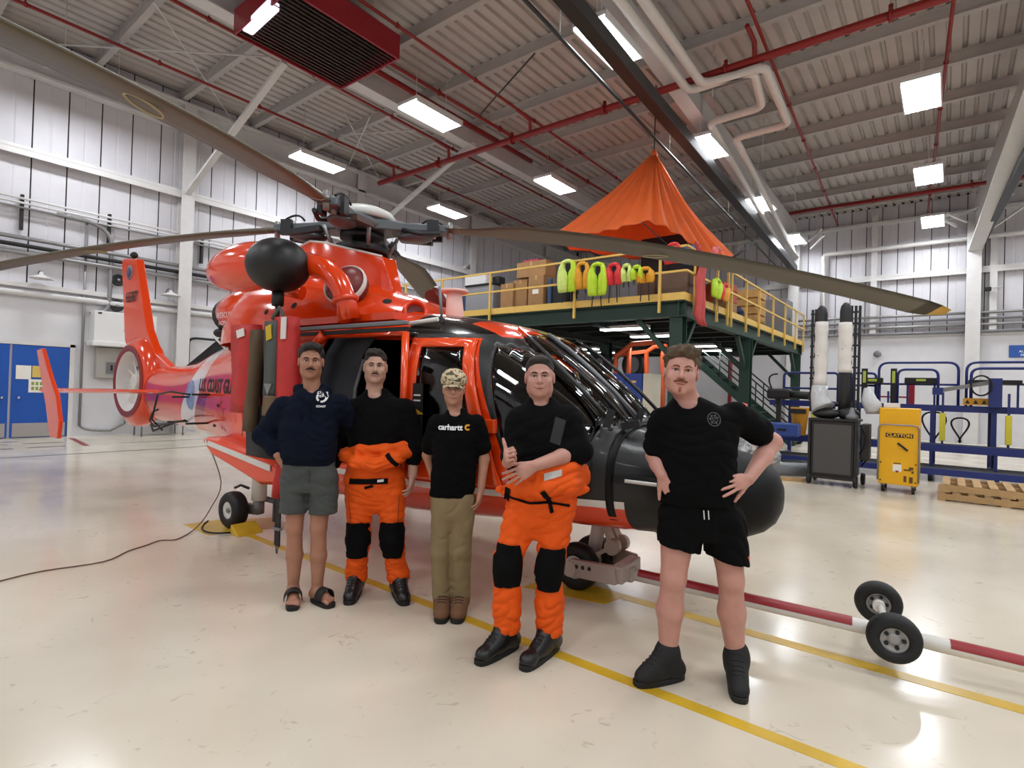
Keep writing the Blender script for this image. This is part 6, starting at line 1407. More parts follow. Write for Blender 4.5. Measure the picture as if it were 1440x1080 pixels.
# ---- life vests hanging on the rail
m_hv = pm('vest_lime', 'b8d92a', .6, var=.08, vscale=9, bump=.3, bscale=40); m_hvl = pm('vest_pale_lime', 'cfe27a', .6, var=.1, vscale=9, bump=.3, bscale=40); m_vy = pm('vest_amber', 'd99a1e', .6, var=.1, vscale=9, bump=.3, bscale=40); m_vr = pm('vest_red', 'd32f33', .6, var=.1, vscale=9, bump=.3, bscale=40)
def vest(px0, px1, py0, py1, m, label, m2=None, Y=None, X=None, strap=.25):
    if Y is not None: a, c = hit(px0, py0, 1, Y), hit(px1, py1, 1, Y); ex = V3((1, 0, 0)); nrm = V3((0, -1, 0)); wd = abs(c[0]-a[0])
    else: a, c = hit(px0, py0, 0, X), hit(px1, py1, 0, X); ex = V3((0, 1, 0)); nrm = V3((1, 0, 0)); wd = abs(c[1]-a[1])
    top, bot = a[2], c[2]; o = (a+c)/2; o[2] = 0; h = top-bot
    t = thing('life_vest', label, 'vest', (o[0], o[1], bot), 0, 'life vests hanging on the mezzanine rail')
    for s_ in (-1, 1):
        G = []
        for u in np.linspace(0, 1, 9):
            z = top-h*u; xi = wd*.015; xo = wd*(.3+.24*math.sin(min(1, u*2.2)*math.pi*.5)-.10*max(0, u-.75)*4*.6); th = .03+.07*math.sin(math.pi*min(1, u*.9+.1))
            if u < .4: xi = wd*(.015+.16*(math.sin(u/.4*math.pi)))
            pts = [(xi, 0), ((xi+xo)/2, th), (xo, th*.3), (xo, -.02), (xi, -.02)]
            G.append([o+ex*s_*x_+nrm*(d_+.03)+V3((0, 0, z+.01*math.sin(7*u+x_*30))) for x_, d_ in pts])
        MB().grid(G, closev=True).add(G[0], [(0, 1, 2, 3, 4)]).add(G[-1], [(0, 1, 2, 3, 4)]).build('lobe', m if s_ < 0 or m2 is None else m2, t)
    MB().tube(bez(o-ex*wd*.24+nrm*.05+V3((0, 0, top-h*.08)), o+nrm*.05+V3((0, 0, top+h*.03)), o+ex*wd*.24+nrm*.05+V3((0, 0, top-h*.08)), 8), .045, 8).build('collar', m, t)
    MB().obox(o+nrm*.0+V3((0, 0, top-h*.3)), ex*wd*.12, nrm*.02, V3((0, 0, h*.2))).build('lining', m_black, t, bevel=.01)
    for s_ in (-1, 1): MB().beam(o+ex*s_*wd*.2+nrm*.04+V3((0, 0, bot+.05)), o+ex*s_*wd*.26+nrm*.03+V3((0, 0, bot-strap)), .025, .008, up=tuple(nrm)).build('strap', m_black, t)
    MB().obox(o+nrm*.09+ex*wd*.28+V3((0, 0, bot+h*.55)), ex*.03, nrm*.01, V3((0, 0, .02))).build('buckle', m_black, t)
YV = MY0-.12
vest(787, 811, 368, 410, m_hvl, 'pale lime life vest, leftmost on the rail', m_hv, Y=YV); vest(810, 830, 371, 406, m_vy, 'amber life vest right of the pale lime one', Y=YV, strap=.1)
vest(829, 853, 372, 415, m_hv, 'large lime life vest with a faded olive front', m_hv, Y=YV-.05); vest(853, 875, 373, 400, m_vr, 'red life vest with white trim on the rail', Y=YV, strap=.4)
vest(875, 889, 374, 396, m_hvl, 'small pale lime life vest right of the red one', Y=YV, strap=.12); vest(889, 904, 376, 393, m_hv, 'small bright lime life vest beside the amber straps', Y=YV-.03, strap=.1); vest(897, 920, 379, 397, m_vy, 'amber life vest with long dangling black straps', Y=YV, strap=.4)
vest(936, 959, 345, 370, m_vr, 'bright red life vest draped over the rail at the corner', Y=YV+.1, strap=.05)
vest(1000, 1011, 390, 422, m_hv, 'lime life vest on the right side rail', X=MX1+.14, strap=.3); vest(1010, 1022, 396, 426, m_vr, 'dark red life vest on the right side rail beside the lime one', m_vy, X=MX1+.12, strap=.1); vest(1000, 1012, 345, 372, pm('vest_rose', 'c9605f', .6, var=.15), 'faded rose life vest high on the side rail', X=MX1+.1, strap=.1)
def cloth(label, pts, wd, m, name, cat, ex=(1, 0, 0), nrm=(0, -1, 0), th=.03):
    G = []; ex, nrm = V3(ex), V3(nrm)
    for i, p in enumerate(pts):
        w_ = wd[i] if hasattr(wd, '__len__') else wd; G.append([V3(p)+ex*w_*v+nrm*(.03*math.sin(9*v+i*.7)+.015*math.cos(5*i*.6)) for v in np.linspace(-.5, .5, 9)])
    return tag(MB().grid(G).build(name, m, solid=th), label, cat)
m_rcl = pm('cloth_coral', 'b8433f', .75, var=.12, vscale=6, bump=.3, bscale=20)
pts = [hit(px, py, 0, MX1+.16) for px, py in ((978, 343), (984, 352), (988, 372), (985, 395), (984, 420), (983, 445), (986, 458))]
cloth('long coral red cloth hanging from the rail corner down past the deck', pts, [.25, .3, .4, .45, .42, .45, .4], m_rcl, 'hanging_cloth', 'cloth', (0, 1, 0), (1, 0, 0))
p = hit(970, 362, 1, 12); cloth('blue and grey clothing bundle on the rail corner', [p+V3((0, 0, .25)), p+V3((0, -.05, .1)), p+V3((0, -.05, -.1)), p+V3((0, 0, -.2))], .3, pm('cloth_blue', '4a6488', .8, var=.15), 'clothing_bundle', 'clothing')
t = thing('wooden_crate', 'stack of wooden crates behind the side rail', 'crate', (-4.95, 18.2, MZ))
for i in range(5): MB().box(-5.3, -4.6, 17.7, 18.6, MZ+i*.25, MZ+i*.25+.2).build('board', pm('crate_wood', 'b98d52', .7, var=.15), t)
for y in (17.75, 18.5): MB().box(-5.25, -4.62, y, y+.06, MZ, MZ+1.25).build('upright', MATS['crate_wood'], t)
t, _ = carton(0, 1, 0, 15.6, 'orange-red box with dark blue sack behind the side gate', m=pm('box_rust', 'a64b2a', .7), name='rust_box', cat='box', tape=False, h=.5) if 0 else (None, 0)
t = thing('rust_box', 'rust orange box on a carton behind the side rail', 'box', (-5.0, 15.4, MZ)); MB().box(-5.4, -4.65, 15, 15.8, MZ+.5, MZ+1.0).build('upper_box', pm('box_rust', 'a64b2a', .7), t, bevel=.02); MB().box(-5.4, -4.65, 15, 15.8, MZ, MZ+.5).build('lower_box', m_card, t, bevel=.02)
tag(MB().ell((-4.75, 16.1, MZ+.25), (.2, .3, .25)).build('sack', pm('navy_sack', '1a2748', .8)), 'dark blue sack beside the rust orange box', 'sack')
t = thing('grey_locker', 'tall grey cabinet at the far end of the deck', 'cabinet', (-4.9, 22, MZ)); MB().box(-5.3, -4.6, 21.4, 22.4, MZ, MZ+1.5).build('body', m_grey, t, bevel=.01); MB().box(-4.6, -4.585, 21.85, 21.95, MZ+.7, MZ+.85).build('handle', m_black, t)
# ---- orange canopy hung from the roof
m_tent = pm('canopy_orange', 'ea7636', .6, var=.08, vscale=3, bump=.25, bscale=18)
b = m_tent.node_tree.nodes['Principled BSDF']; b.inputs['Transmission Weight'].default_value = .0
nt = m_tent.node_tree; tr_ = nt.nodes.new('ShaderNodeBsdfTranslucent'); tr_.inputs[0].default_value = lin('f0803c')+(1,); mx = nt.nodes.new('ShaderNodeMixShader'); mx.inputs[0].default_value = .45
nt.links.new(b.outputs[0], mx.inputs[1]); nt.links.new(tr_.outputs[0], mx.inputs[2]); nt.links.new(mx.outputs[0], nt.nodes['Material Output'].inputs[0])
APX = hit(920, 214, 1, 13.6)
TN = thing('hung_canopy', 'orange fabric canopy hung as a tent from the roof over the mezzanine', 'canopy', APX)
def ring_of(px, Y): return [hit(x_, y_, 1, yy) for (x_, y_), yy in zip(px, Y)]
front = ring_of([(768, 337), (800, 334), (835, 328), (866, 322), (908, 311), (936, 319), (966, 338), (996, 358), (1020, 369)], [12.2, 12.0, 11.9, 11.8, 11.8, 11.9, 12.1, 12.4, 12.7])
rear = [front[-1]] + [V3((x_, y_, z_)) for x_, y_, z_ in ((-4.6, 15.2, 5.35), (-6.2, 16.6, 5.75), (-8.2, 16.4, 5.9), (-9.4, 14.6, 6.0))] + [front[0]]
def fan(edge, nper, nm, sag=.25, pl=.08):
    E_ = []
    for i in range(len(edge)-1):
        for k in range(nper): E_.append(edge[i]+(edge[i+1]-edge[i])*k/nper)
    E_.append(edge[-1]); G = []
    for u in np.linspace(.03, 1, 22):
        row = []
        for j, e in enumerate(E_):
            p = APX+(e-APX)*u; d = (e-APX)*V3((1, 1, 0)); L_ = np.linalg.norm(d)+1e-6; out = d/L_
            q = p-V3((0, 0, sag*math.sin(math.pi*u)*.8))+out*(pl*min(1, u*2)*math.sin(j*2*math.pi/5.5)+.02*math.sin(j*1.9+u*9)); row.append(q)
        G.append(row)
    return MB().grid(G).build(nm, m_tent, TN, solid=.006)
fan(front, 7, 'front_panel', .2); fan(rear, 10, 'rear_panel', .35)
MB().cyl(APX+V3((0, 0, -.15)), (APX[0], APX[1], 9.7), .015, 6).build('suspension_rope', m_dark, TN)
MB().lathe([(.05, 0), (.09, -.1), (.1, -.2)], APX+V3((0, 0, .05)), (0, 0, 1), 12).build('gathered_top', m_tent, TN)
for px, py in ((900, 312),): MB().cyl(hit(px+3, py, 1, 11.8), hit(945, 350, 1, 11.6), .012, 6).build('guy_rope', m_dark, TN)
MB().cyl(front[-1], hit(1050, 352, 1, 13.5), .012, 6).build('guy_rope', m_dark, TN); MB().cyl(hit(1062, 340, 1, 14), front[-1], .02, 6).build('guy_pole', m_dark, TN)
# ---- below the deck: lockers, orange frame, stairs
m_lock = pm('locker_blue', '24418f', .4, var=.03)
t = thing('locker_bank', 'blue metal lockers in two tiers under the mezzanine behind the nose', 'lockers', (-6.6, 12.2, 0))
MB().box(-7.9, -5.62, 12.0, 12.5, .05, 2.0).build('body', m_lock, t)
for i in range(5):
    x0 = -7.9+i*.456
    for z0 in (.08, 1.04):
        dr = MB().box(x0+.008, x0+.448, 11.98, 12.0, z0, z0+.94).build('door', m_lock, t, bevel=.004)
        MB().box(x0+.08, x0+.11, 11.955, 11.98, z0+.42, z0+.52).build('handle', m_galv, dr)
        if (i+z0) % 2 < 1.5: MB().box(x0+.18, x0+.3, 11.974, 11.979, z0+.74, z0+.79).build('name_card', m_paper if i != 4 else m_rail, dr)
        for q in range(3): MB().box(x0+.3, x0+.41, 11.974, 11.98, z0+.2+q*.05, z0+.215+q*.05).build('vent_slot', m_dark, dr)
t = thing('beige_cabinet', 'narrow beige cabinet standing beside the blue lockers', 'cabinet', (-5.46, 12.2, 0)); MB().box(-5.6, -5.38, 11.98, 12.5, 0, 2.0).build('body', pm('beige_enamel', 'cfc8b4', .5), t, bevel=.01); MB().box(-5.42, -5.40, 11.96, 11.98, .9, 1.1).build('handle', m_galv, t)
m_cage = pm('frame_orange', 'c95426', .45, var=.06)
t = thing('orange_vehicle_frame', 'orange tubular roll frame of a vehicle behind the lockers', 'vehicle frame', hit(905, 600, 1, 14.2)*V3((1, 1, 0)))
def cage(pp, Y, nm='tube', r=.07):
    P = [hit(x_, y_, 1, Y) for x_, y_ in pp]; P = [V3((P[0][0], Y, .3))]+P+([V3((P[-1][0], Y, .3))] if pp[-1][1] > 505 else []); MB().tube(P, r, 8).build(nm, m_cage, t)
cage([(866, 525), (866, 501), (889, 484), (926, 481)], 14.0); cage([(884, 523), (885, 488)], 14.1); cage([(909, 523), (909, 495), (921, 487), (938, 487)], 14.6); cage([(932, 555), (932, 500), (934, 488)], 14.7)
MB().beam(hit(866, 499, 1, 14), hit(909, 494, 1, 14.6), .1, .1).build('cross_tube', m_cage, t)
for px, py, r in ((893, 513, .45), (845, 512, .35)):
    p = hit(px, py, 1, 14.8); MB().lathe([(r*.55, -.1), (r*.9, -.12), (r, -.05), (r, .05), (r*.9, .12), (r*.55, .1), (r*.55, -.1)], p, (.3, 1, 0), 22, cap=False).build('tyre', m_rub, t); MB().cyl(p-V3((.02, .06, 0)), p+V3((.02, .06, 0)), r*.55, 16).build('wheel_disc', m_grey, t)
a0, a1 = hit(950, 500, 1, 19.5), hit(1062, 590, 1, 19.5)
t = thing('staircase', 'dark green steel staircase under the mezzanine behind the rightmost person', 'stairs', (a1[0], 19.8, 0))
a0[2] = 3.4; a1 = V3((a0[0]+4.0, 19.5, 0))
for y in (19.5, 20.5):
    o_ = V3((0, y-19.5, 0)); MB().beam(a0+o_, a1+o_, .05, .22).build('stringer', m_green, t)
    for h_ in (.55, 1.0): MB().cyl(a0+o_+V3((0, 0, h_)), a1+o_+V3((0, 0, h_)), .025, 8).build('handrail', m_greend, t)
    for u in (.1, .4, .7, .97): p = a0+(a1-a0)*u+o_; MB().cyl(p, p+V3((0, 0, 1.0)), .022, 8).build('baluster', m_greend, t)
for i in range(15): p = a0+(a1-a0)*(i+.5)/15; MB().box(p[0]-.13, p[0]+.13, 19.52, 20.48, p[2]-.02, p[2]+.02).build('tread', m_greend, t)
p = hit(1027, 520, 1, YF-.35); tag(MB().cyl((p[0], YF-.35, 0), (p[0], YF-.35, 4.9), .09, 10).build('standpipe', m_red), 'red standpipe on the far wall seen under the mezzanine', 'pipe')
# ================================================================== blue work stands at the right
m_sb = pm('stand_blue', '1a2a6e', .45, var=.05); m_grat = pm('stand_deck', '3a3b40', .6); m_pad = pm('pad_yellow', 'd9cb3a', .55, var=.04); m_plate = pm('plate_amber', 'c98f1c', .5)
def loop(t, x0, x1, y, z0, z1, r=.22, m=m_sb, rad=.028, mid=None, left=True, right=True):
    P = [(x0, y, z0)] if left else []
    P += ([tuple(q) for q in bez((x0, y, z1-r), (x0, y, z1), (x0+r, y, z1), 6)] if left else [(x0, y, z1)])
    P += ([tuple(q) for q in bez((x1-r, y, z1), (x1, y, z1), (x1, y, z1-r), 6)]+[(x1, y, z0)] if right else [(x1, y, z1)])
    MB().tube(P, rad, 8).build('guard_rail', m, t)
    if mid: MB().cyl((x0, y, mid), (x1, y, mid), rad*.9, 8).build('mid_rail', m, t)
def stand(name, label, x0, x1, y, legs, pads, upper=1.45, rails=()):
    t = thing(name, label, 'work stand', ((x0+x1)/2, y+.7, 0), 0, 'blue work stands')
    for yy in (y, y+1.3): MB().box(x0, x1, yy-.04, yy+.04, upper-.1, upper+.03).build('beam', m_sb, t)
    MB().box(x0, x1, y+.04, y+1.26, upper-.02, upper+.02).build('platform', m_grat, t)
    MB().box(x0, x1, y-.75, y-.05, .62, .68).build('step_deck', m_grat, t); MB().box(x0, x1, y-.79, y-.75, .55, .7).build('step_edge', m_sb, t)
    MB().box(x0, x1, y-1.3, y-.1, .2, .24).build('lower_deck', m_grat, t); MB().box(x0, x1, y-1.34, y-1.3, .14, .26).build('lower_edge', m_sb, t)
    for lx in legs:
        MB().box(lx-.04, lx+.04, y-.04, y+.04, .1, upper-.1).build('leg', m_sb, t); MB().box(lx-.04, lx+.04, y+1.26, y+1.34, .1, upper-.1).build('leg', m_sb, t)
        MB().box(lx-.03, lx+.03, y-1.3, y+1.3, .1, .16).build('base_bar', m_sb, t)
        for yy in (y-1.2, y+1.25): MB().cyl((lx-.03, yy, .06), (lx+.03, yy, .06), .06, 14).build('caster', m_rub, t)
        MB().beam((lx, y-.75, .62), (lx, y-.75, .2), .05, .05).build('step_leg', m_sb, t)
    for px_ in pads:
        MB().box(px_-.05, px_+.05, y-.2, y-.1, .74, 1.32).build('yellow_pad', m_pad, t, bevel=.01); MB().box(px_-.02, px_+.02, y-.16, y-.12, .62, 1.75).build('pad_post', m_sb, t)
    for r_ in rails: loop(t, *r_)
    return t
SY = 14.8
tA = stand('work_stand', 'long blue wheeled work stand with guard rails behind trolley, yellow cart and pallets', -2.0, 3.6, SY, (-1.75, -.27, .72, 2.2, 3.4), (-1.05, -.1, .93), rails=((-1.9, -1.4, SY+1.2, 1.45, 2.2, .1, m_sb, .03, 1.9), (-1.35, .16, SY+1.3, 1.45, 2.46, .2, m_sb, .028, 1.95), (.3, 3.4, SY+1.3, 1.45, 2.46, .2, m_sb, .028, 1.98), (-.95, -.2, SY+.9, 1.45, 2.28, .16, m_sb), (.36, 3.2, SY+.4, 1.45, 2.28, .16, m_sb)))
tB = stand('work_stand', 'blue wheeled work stand between trolley and mezzanine', -3.5, -2.1, SY, (-3.3, -2.3), (-2.5,), rails=((-3.45, -2.2, SY+1.2, 1.45, 2.2, .1, m_sb, .03, 1.8),))
def bboard(px0, px1, py0, py1, label, Y=SY+1.0):
    a, c = hit(px0, py0, 1, Y), hit(px1, py1, 1, Y); t = thing('tool_shelf', label, 'shelf', ((a[0]+c[0])/2, Y, c[2])); MB().box(a[0], c[0], Y, Y+.25, c[2], a[2]).build('body', m_black, t, bevel=.008)
    x = (a[0]+c[0])/2; MB().box(x-.09, x+.09, Y-.004, Y, c[2]+.06, a[2]-.03).build('label', pm('label_lime', 'b3c24a', .5), t)
    for xx in (a[0]+.06, c[0]-.06): MB().box(xx-.02, xx+.02, Y+.1, Y+.14, 1.46, c[2]).build('support', m_sb, t)
bboard(1272, 1319, 531, 540, 'black shelf board with lime label behind the yellow cart'); bboard(1213, 1241, 531, 540, 'black shelf board with lime label beside the trolley arms'); bboard(1362, 1438, 534, 541, 'long black shelf board at the far right')
for px, k in ((1216, 'left'), (1257, 'right')):
    p = hit(px, 527, 1, SY+.9); t = thing('striped_post', '%s short black and lime striped post on the work stand' % k, 'post', (p[0], p[1], 1.46))
    MB().box(p[0]-.06, p[0]+.06, p[1]-.04, p[1]+.04, 1.47, 2.3).build('post', m_black, t); MB().obox((p[0], p[1]-.045, 2.1), (.03, 0, 0), (0, .004, 0), (0, 0, .14)).build('stripe', pm('label_lime', 'b3c24a', .5), t)
p = hit(1372, 565, 1, SY-.1); t = thing('caution_plate', 'amber caution plate with black triangles on the work stand beam', 'plate', p)
MB().box(p[0]-.2, p[0]+.2, p[1]-.02, p[1], p[2]-.07, p[2]+.07).build('plate', m_plate, t); b = MB()
for q in (-.13, 0, .13): b.prism([(p[0]+q-.04, p[1]-.024, p[2]-.04), (p[0]+q+.04, p[1]-.024, p[2]-.04), (p[0]+q, p[1]-.024, p[2]+.04)], (0, .003, 0))
b.each('triangle', m_black, t)
p = hit(1125, 577, 1, 13.6); t = thing('parts_bucket', 'amber bucket with black triangles on the blue stand left of the trolley', 'bucket', (p[0], 13.6, .72))
MB().lathe([(.12, .72), (.19, 1.3), (.2, 1.33)], (p[0], 13.6, 0), seg=20).build('bucket', m_plate, t); MB().box(p[0]-.16, p[0]+.16, 13.38, 13.41, 1.2, 1.3).build('band', m_black, t)
p = hit(1110, 592, 1, 13.3); t = thing('blue_tool_case', 'flat blue tool case on the left work stand', 'case', (p[0], 13.3, .7)); MB().box(p[0]-.45, p[0]+.2, 13.1, 13.5, .69, .98).build('case', pm('case_blue', '2f4b92', .4), t, bevel=.03); MB().box(p[0]-.2, p[0]-.02, 13.08, 13.1, .82, .86).build('handle', m_black, t)
t = thing('machine_clutter', 'black machine head with hoses on the left work stand', 'machine', (-3.1, 14.3, .7)); MB().box(-3.4, -2.9, 14.0, 14.4, 1.5, 1.75).build('head', m_black, t, bevel=.06); MB().cyl((-3.0, 14.2, 1.62), (-2.5, 14.1, 1.6), .09, 12).build('motor', m_black, t); MB().tube(bez((-3.3, 14.2, 1.7), (-3.5, 14.1, 2.1), (-3.2, 14.2, 2.1), 8), .02, 6).build('hose', m_black, t)
MB().box(-3.2, -3.1, 14.1, 14.2, .69, 1.5).build('stalk', m_black, t)
t = thing('hose_hoist', 'grey swing hoist with coiled black hoses on the right work stand', 'hoist', (.6, 14.6, 1.45)); MB().beam((-.2, 14.7, 1.78), (.7, 14.6, 1.98), .06, .08).build('arm', m_galv, t); MB().box(.62, .82, 14.5, 14.8, 1.47, 2.05).build('pedestal', m_sb, t)
for q in range(3): MB().tube([(.5+.16*math.cos(a), 14.45+.03*q, 1.9+.2*math.sin(a)) for a in np.linspace(0, 6.28, 20)[:-1]], .018, 6, closed=True).build('hose_coil', m_black, t)
MB().box(-.28, -.1, 14.6, 14.8, 1.7, 1.85).build('clamp', m_sb, t)
t = thing('extinguisher_post', 'red post behind the work stand railing', 'post', (-.75, 16.6, 0)); MB().box(-.82, -.66, 16.55, 16.7, 0, 1.95).build('post', pm('post_red', 'a8242c', .5), t); MB().box(-1.6, -.66, 16.6, 16.64, 1.62, 1.66).build('bar', MATS['post_red'], t)
# ---- black trolley with two padded lamp arms
TY = 11.2
t = thing('lamp_arm_trolley', 'black wheeled trolley carrying two padded arms wrapped in white sleeves', 'trolley', (-1.55, 11.5, 0)); tq = t
m_blkf = pm('trolley_frame', '1b1b1c', .45); m_mesh = pm('trolley_mesh', '4a4846', .5, .2, var=.05, vscale=40, bump=.5, bscale=220); m_slv = pm('white_sleeve', 'd9d5cf', .7, var=.05, bump=.6, bscale=16); m_plas = glass_mat('clear_plastic', (.82, .82, .82), .18); m_pbag = pm('plastic_bag', 'b9babb', .25, bump=1.0, bscale=22, spec=.8)
MB().box(-1.95, -1.27, TY, TY+.7, .16, 1.15).build('cabinet', m_blkf, t, bevel=.015); MB().box(-1.9, -1.32, TY-.012, TY, .22, 1.09).build('mesh_panel', m_mesh, t)
for a in ((-1.99, -1.95, .1, 1.17), (-1.27, -1.23, .1, 1.17)): MB().box(a[0], a[1], TY-.03, TY+.03, a[2], a[3]).build('upright', m_blkf, t, bevel=.006)
MB().box(-1.99, -1.23, TY-.03, TY+.72, 1.15, 1.19).build('top_plate', m_blkf, t, bevel=.006); MB().box(-1.99, -1.23, TY-.03, TY+.03, .12, .17).build('bottom_rail', m_blkf, t)
for x, y in ((-1.97, TY+.05), (-1.25, TY+.05), (-1.97, TY+.65), (-1.2, TY+.65)): MB().lathe([(.03, -.03), (.1, -.03), (.11, 0), (.1, .03), (.03, .03)], (x, y, .11), (1, 0, 0), 18).build('caster', m_rub, t)
for xc, s, zt in ((-1.86, -1, 3.25), (-1.48, 1, 3.28)):
    ya = TY+.35
    for dx in ((0, -.06) if s < 0 else (.06, .12, 0)): MB().box(xc+s*.0+(dx-.13 if s < 0 else dx+.06), xc+(dx-.09 if s < 0 else dx+.1), ya-.02+abs(dx)*.5, ya+.03+abs(dx)*.5, 1.3, zt-.05).build('arm_frame', m_blkf, t)
    for q in range(9): MB().box(xc+(-.2 if s < 0 else .06), xc+(-.09 if s < 0 else .2), ya, ya+.04, 1.5+q*.2, 1.53+q*.2).build('rung', m_blkf, t)
    MB().tube([(xc, ya-.08, 1.3), (xc, ya-.08, 1.7), (xc, ya-.08, zt-.15), (xc, ya-.08, zt-.06), (xc, ya-.08, zt)], [.09, .095, .095, .08, .035], 14).build('arm_pad', m_blkf, t)
    G = []
    z0, z1 = (1.78, 2.95) if s < 0 else (2.02, 2.92)
    for u in np.linspace(0, 1, 16):
        z = z0+(z1-z0)*u; rr_ = .108+.006*math.sin(u*23)+.004*math.sin(u*51)+(.05*max(0, (u-.6)*(1-u))*10*(s > 0))*.3; G.append([(xc+s*.0+rr_*math.cos(a)-(.03*max(0, u-.8) if s > 0 else 0), ya-.08+rr_*math.sin(a)*(1+.06*math.sin(3*a+u*9)), z) for a in np.linspace(0, 6.2832, 17)[:-1]])
    MB().grid(G, closev=True).build('white_sleeve', m_slv, t, solid=.006)
MB().tube([(-1.86, TY+.22, 1.77), (-1.86, TY+.2, 1.62), (-1.83, TY+.18, 1.45), (-1.78, TY+.15, 1.36)], [.13, .14, .16, .2], 14).build('plastic_wrap', m_pbag, t)
MB().tube([(-1.12, TY+.25, 1.75), (-1.1, TY+.22, 1.55), (-1.02, TY+.2, 1.4), (-.92, TY+.2, 1.36)], [.06, .12, .15, .06], 12).build('plastic_wrap', m_pbag, t)
MB().ell((-1.74, TY+.2, 1.28), (.24, .16, .1)).build('arm_foot', m_blkf, t); MB().ell((-1.4, TY+.25, 1.28), (.18, .16, .12)).build('arm_foot', m_blkf, t)
MB().lathe([(.1, 1.19), (.1, 1.26), (.05, 1.3), (.04, 1.36), (.02, 1.4)], (-1.33, TY+.1, 0), seg=14).build('beacon', m_grey, t)
MB().box(-1.2, -1.08, TY+.1, TY+.6, .5, 1.12).build('side_unit', m_blkf, t, bevel=.02)
for q in range(4): MB().tube(bez((-1.2, TY+.1+.1*q, 1.1-.1*q), (-1.02, TY+.05+.1*q, .9-.1*q), (-1.2, TY+.12+.1*q, .6-.08*q), 7), .018, 6).build('cable', m_black, t)
# ---- yellow cart
CY = 11.3
m_cart = pm('cart_yellow', 'e3a90f', .35, var=.04, vscale=4)
t = thing('yellow_cart', 'tall yellow wheeled vacuum cart right of the black trolley', 'cart', (-.65, CY+.3, 0))
MB().box(-.93, -.37, CY, CY+.62, .75, 1.42).build('upper_body', m_cart, t, bevel=.015); MB().box(-.93, -.37, CY+.02, CY+.62, .14, .75).build('lower_body', m_cart, t, bevel=.015)
MB().box(-.92, -.38, CY-.05, CY, .14, 1.12).build('front_panel', m_cart, t, bevel=.012)
P = [(-.93, CY-.07, .2)]+[tuple(q) for q in bez((-.93, CY-.07, 1.05), (-.93, CY-.07, 1.14), (-.85, CY-.07, 1.14), 5)]+[tuple(q) for q in bez((-.45, CY-.07, 1.14), (-.37, CY-.07, 1.14), (-.37, CY-.07, 1.05), 5)]+[(-.37, CY-.07, .2)]
MB().tube(P, .013, 8).build('tube_frame', m_galv, t)
MB().box(-.83, -.45, CY-.058, CY-.05, .93, 1.0).build('name_plate', m_black, t, bevel=.002)
lettering('CLAYTON', .075, m_cart, t, (-.64, CY-.0605, .964), (1, 0, 0), (0, 0, 1), bold=.002, world=True)
MB().beam((-.66, CY-.065, .84), (-.52, CY-.065, .72), .03, .02, up=(0, 1, 0)).build('handle', m_black, t)
MB().obox((-.66, CY-.053, .42), (.06, 0, 0), (0, .003, 0), (0, 0, .06)).build('warning_sticker', m_paper, t); MB().prism([(-.69, CY-.057, .38), (-.63, CY-.057, .38), (-.66, CY-.057, .34)], (0, .003, 0)).build('sticker_mark', m_fred, t)
for x, z, w_, h_ in ((-.52, .4, .05, .012), (-.47, .43, .03, .02), (-.45, .37, .015, .02), (-.55, .25, .02, .05), (-.47, .24, .025, .05), (-.66, .5, .05, .008)): MB().box(x-w_, x+w_, CY-.054, CY-.05, z-h_, z+h_).build('printed_mark', pm('mark_brown', '5a4210', .6), t)
for x, z in ((-.89, .2), (-.41, .2), (-.41, .5), (-.89, .5)): MB().cyl((x, CY-.056, z), (x, CY-.05, z), .012, 8).build('bolt', m_black, t)
MB().box(-.88, -.66, CY+.1, CY+.4, 1.42, 1.5).build('top_block', m_wh, t, bevel=.01)
for x in (-.86, -.44):
    for y in (CY+.03, CY+.55): MB().cyl((x-.02, y, .06), (x+.02, y, .06), .06, 14).build('caster', m_rub, t); MB().box(x-.03, x+.03, y-.03, y+.03, .1, .15).build('caster_fork', m_galv, t)
# ---- pallets, rolled sheets, plastic bundle
m_wood = pm('pallet_wood', 'ab8a5e', .75, var=.18, vscale=7)
def pallet(z, label, ox=0.0):
    t = thing('wooden_pallet', label, 'pallet', (.7+ox, 11.6, z), 0, 'pallets on the floor')
    for y in (11.05, 11.6, 12.15): MB().box(-.12+ox, 1.5+ox, y-.02, y+.02, z+.02, z+.11).build('stringer', m_wood, t)
    for i in range(9): x = -.12+ox+i*.19; MB().box(x, x+.1, 11.03, 12.17, z+.11, z+.13).build('slat', m_wood, t)
    for x in (-.12, .64, 1.4): MB().box(x+ox, x+.1+ox, 11.03, 12.17, z, z+.02).build('bottom_slat', m_wood, t)
pallet(0, 'weathered wooden pallet lying on the floor under another pallet'); pallet(.135, 'wooden pallet stacked upper on the floor right of the yellow cart', .06)
t = thing('sheet_roll', 'grey plastic covered roll lying beside the black trolley', 'roll', (-2.7, 11.6, 0)); MB().cyl((-3.3, 11.2, .16), (-2.1, 11.9, .16), .13, 16).build('roll', pm('roll_grey', '8b9093', .35, bump=.6, bscale=20), t); MB().cyl((-3.3, 11.2, .16), (-3.34, 11.18, .16), .05, 12).build('core', m_card, t)
tag(MB().beam((-3.4, 12.0, .2), (-2.2, 12.6, .2), .5, .1).build('black_sheet', pm('sheet_black', '1a1b1c', .4, bump=.5, bscale=10), bevel=.02), 'folded black sheet on the floor behind the grey roll', 'sheet')
tag(MB().beam((-3.0, 10.9, .03), (-2.05, 11.4, .03), .12, .06).build('wood_plank', m_wood, bevel=.004), 'pale wood plank on the floor in front of the grey roll', 'plank')
B = SDF(); c = hit(1050, 632, 1, 11.7); c[2] = .3
for i in range(9): B.ell(c+V3((.42*math.cos(i*2.1), .22*math.sin(i*1.7), -.12+.075*i)), (.3-.012*i, .24, .16), None, .05)
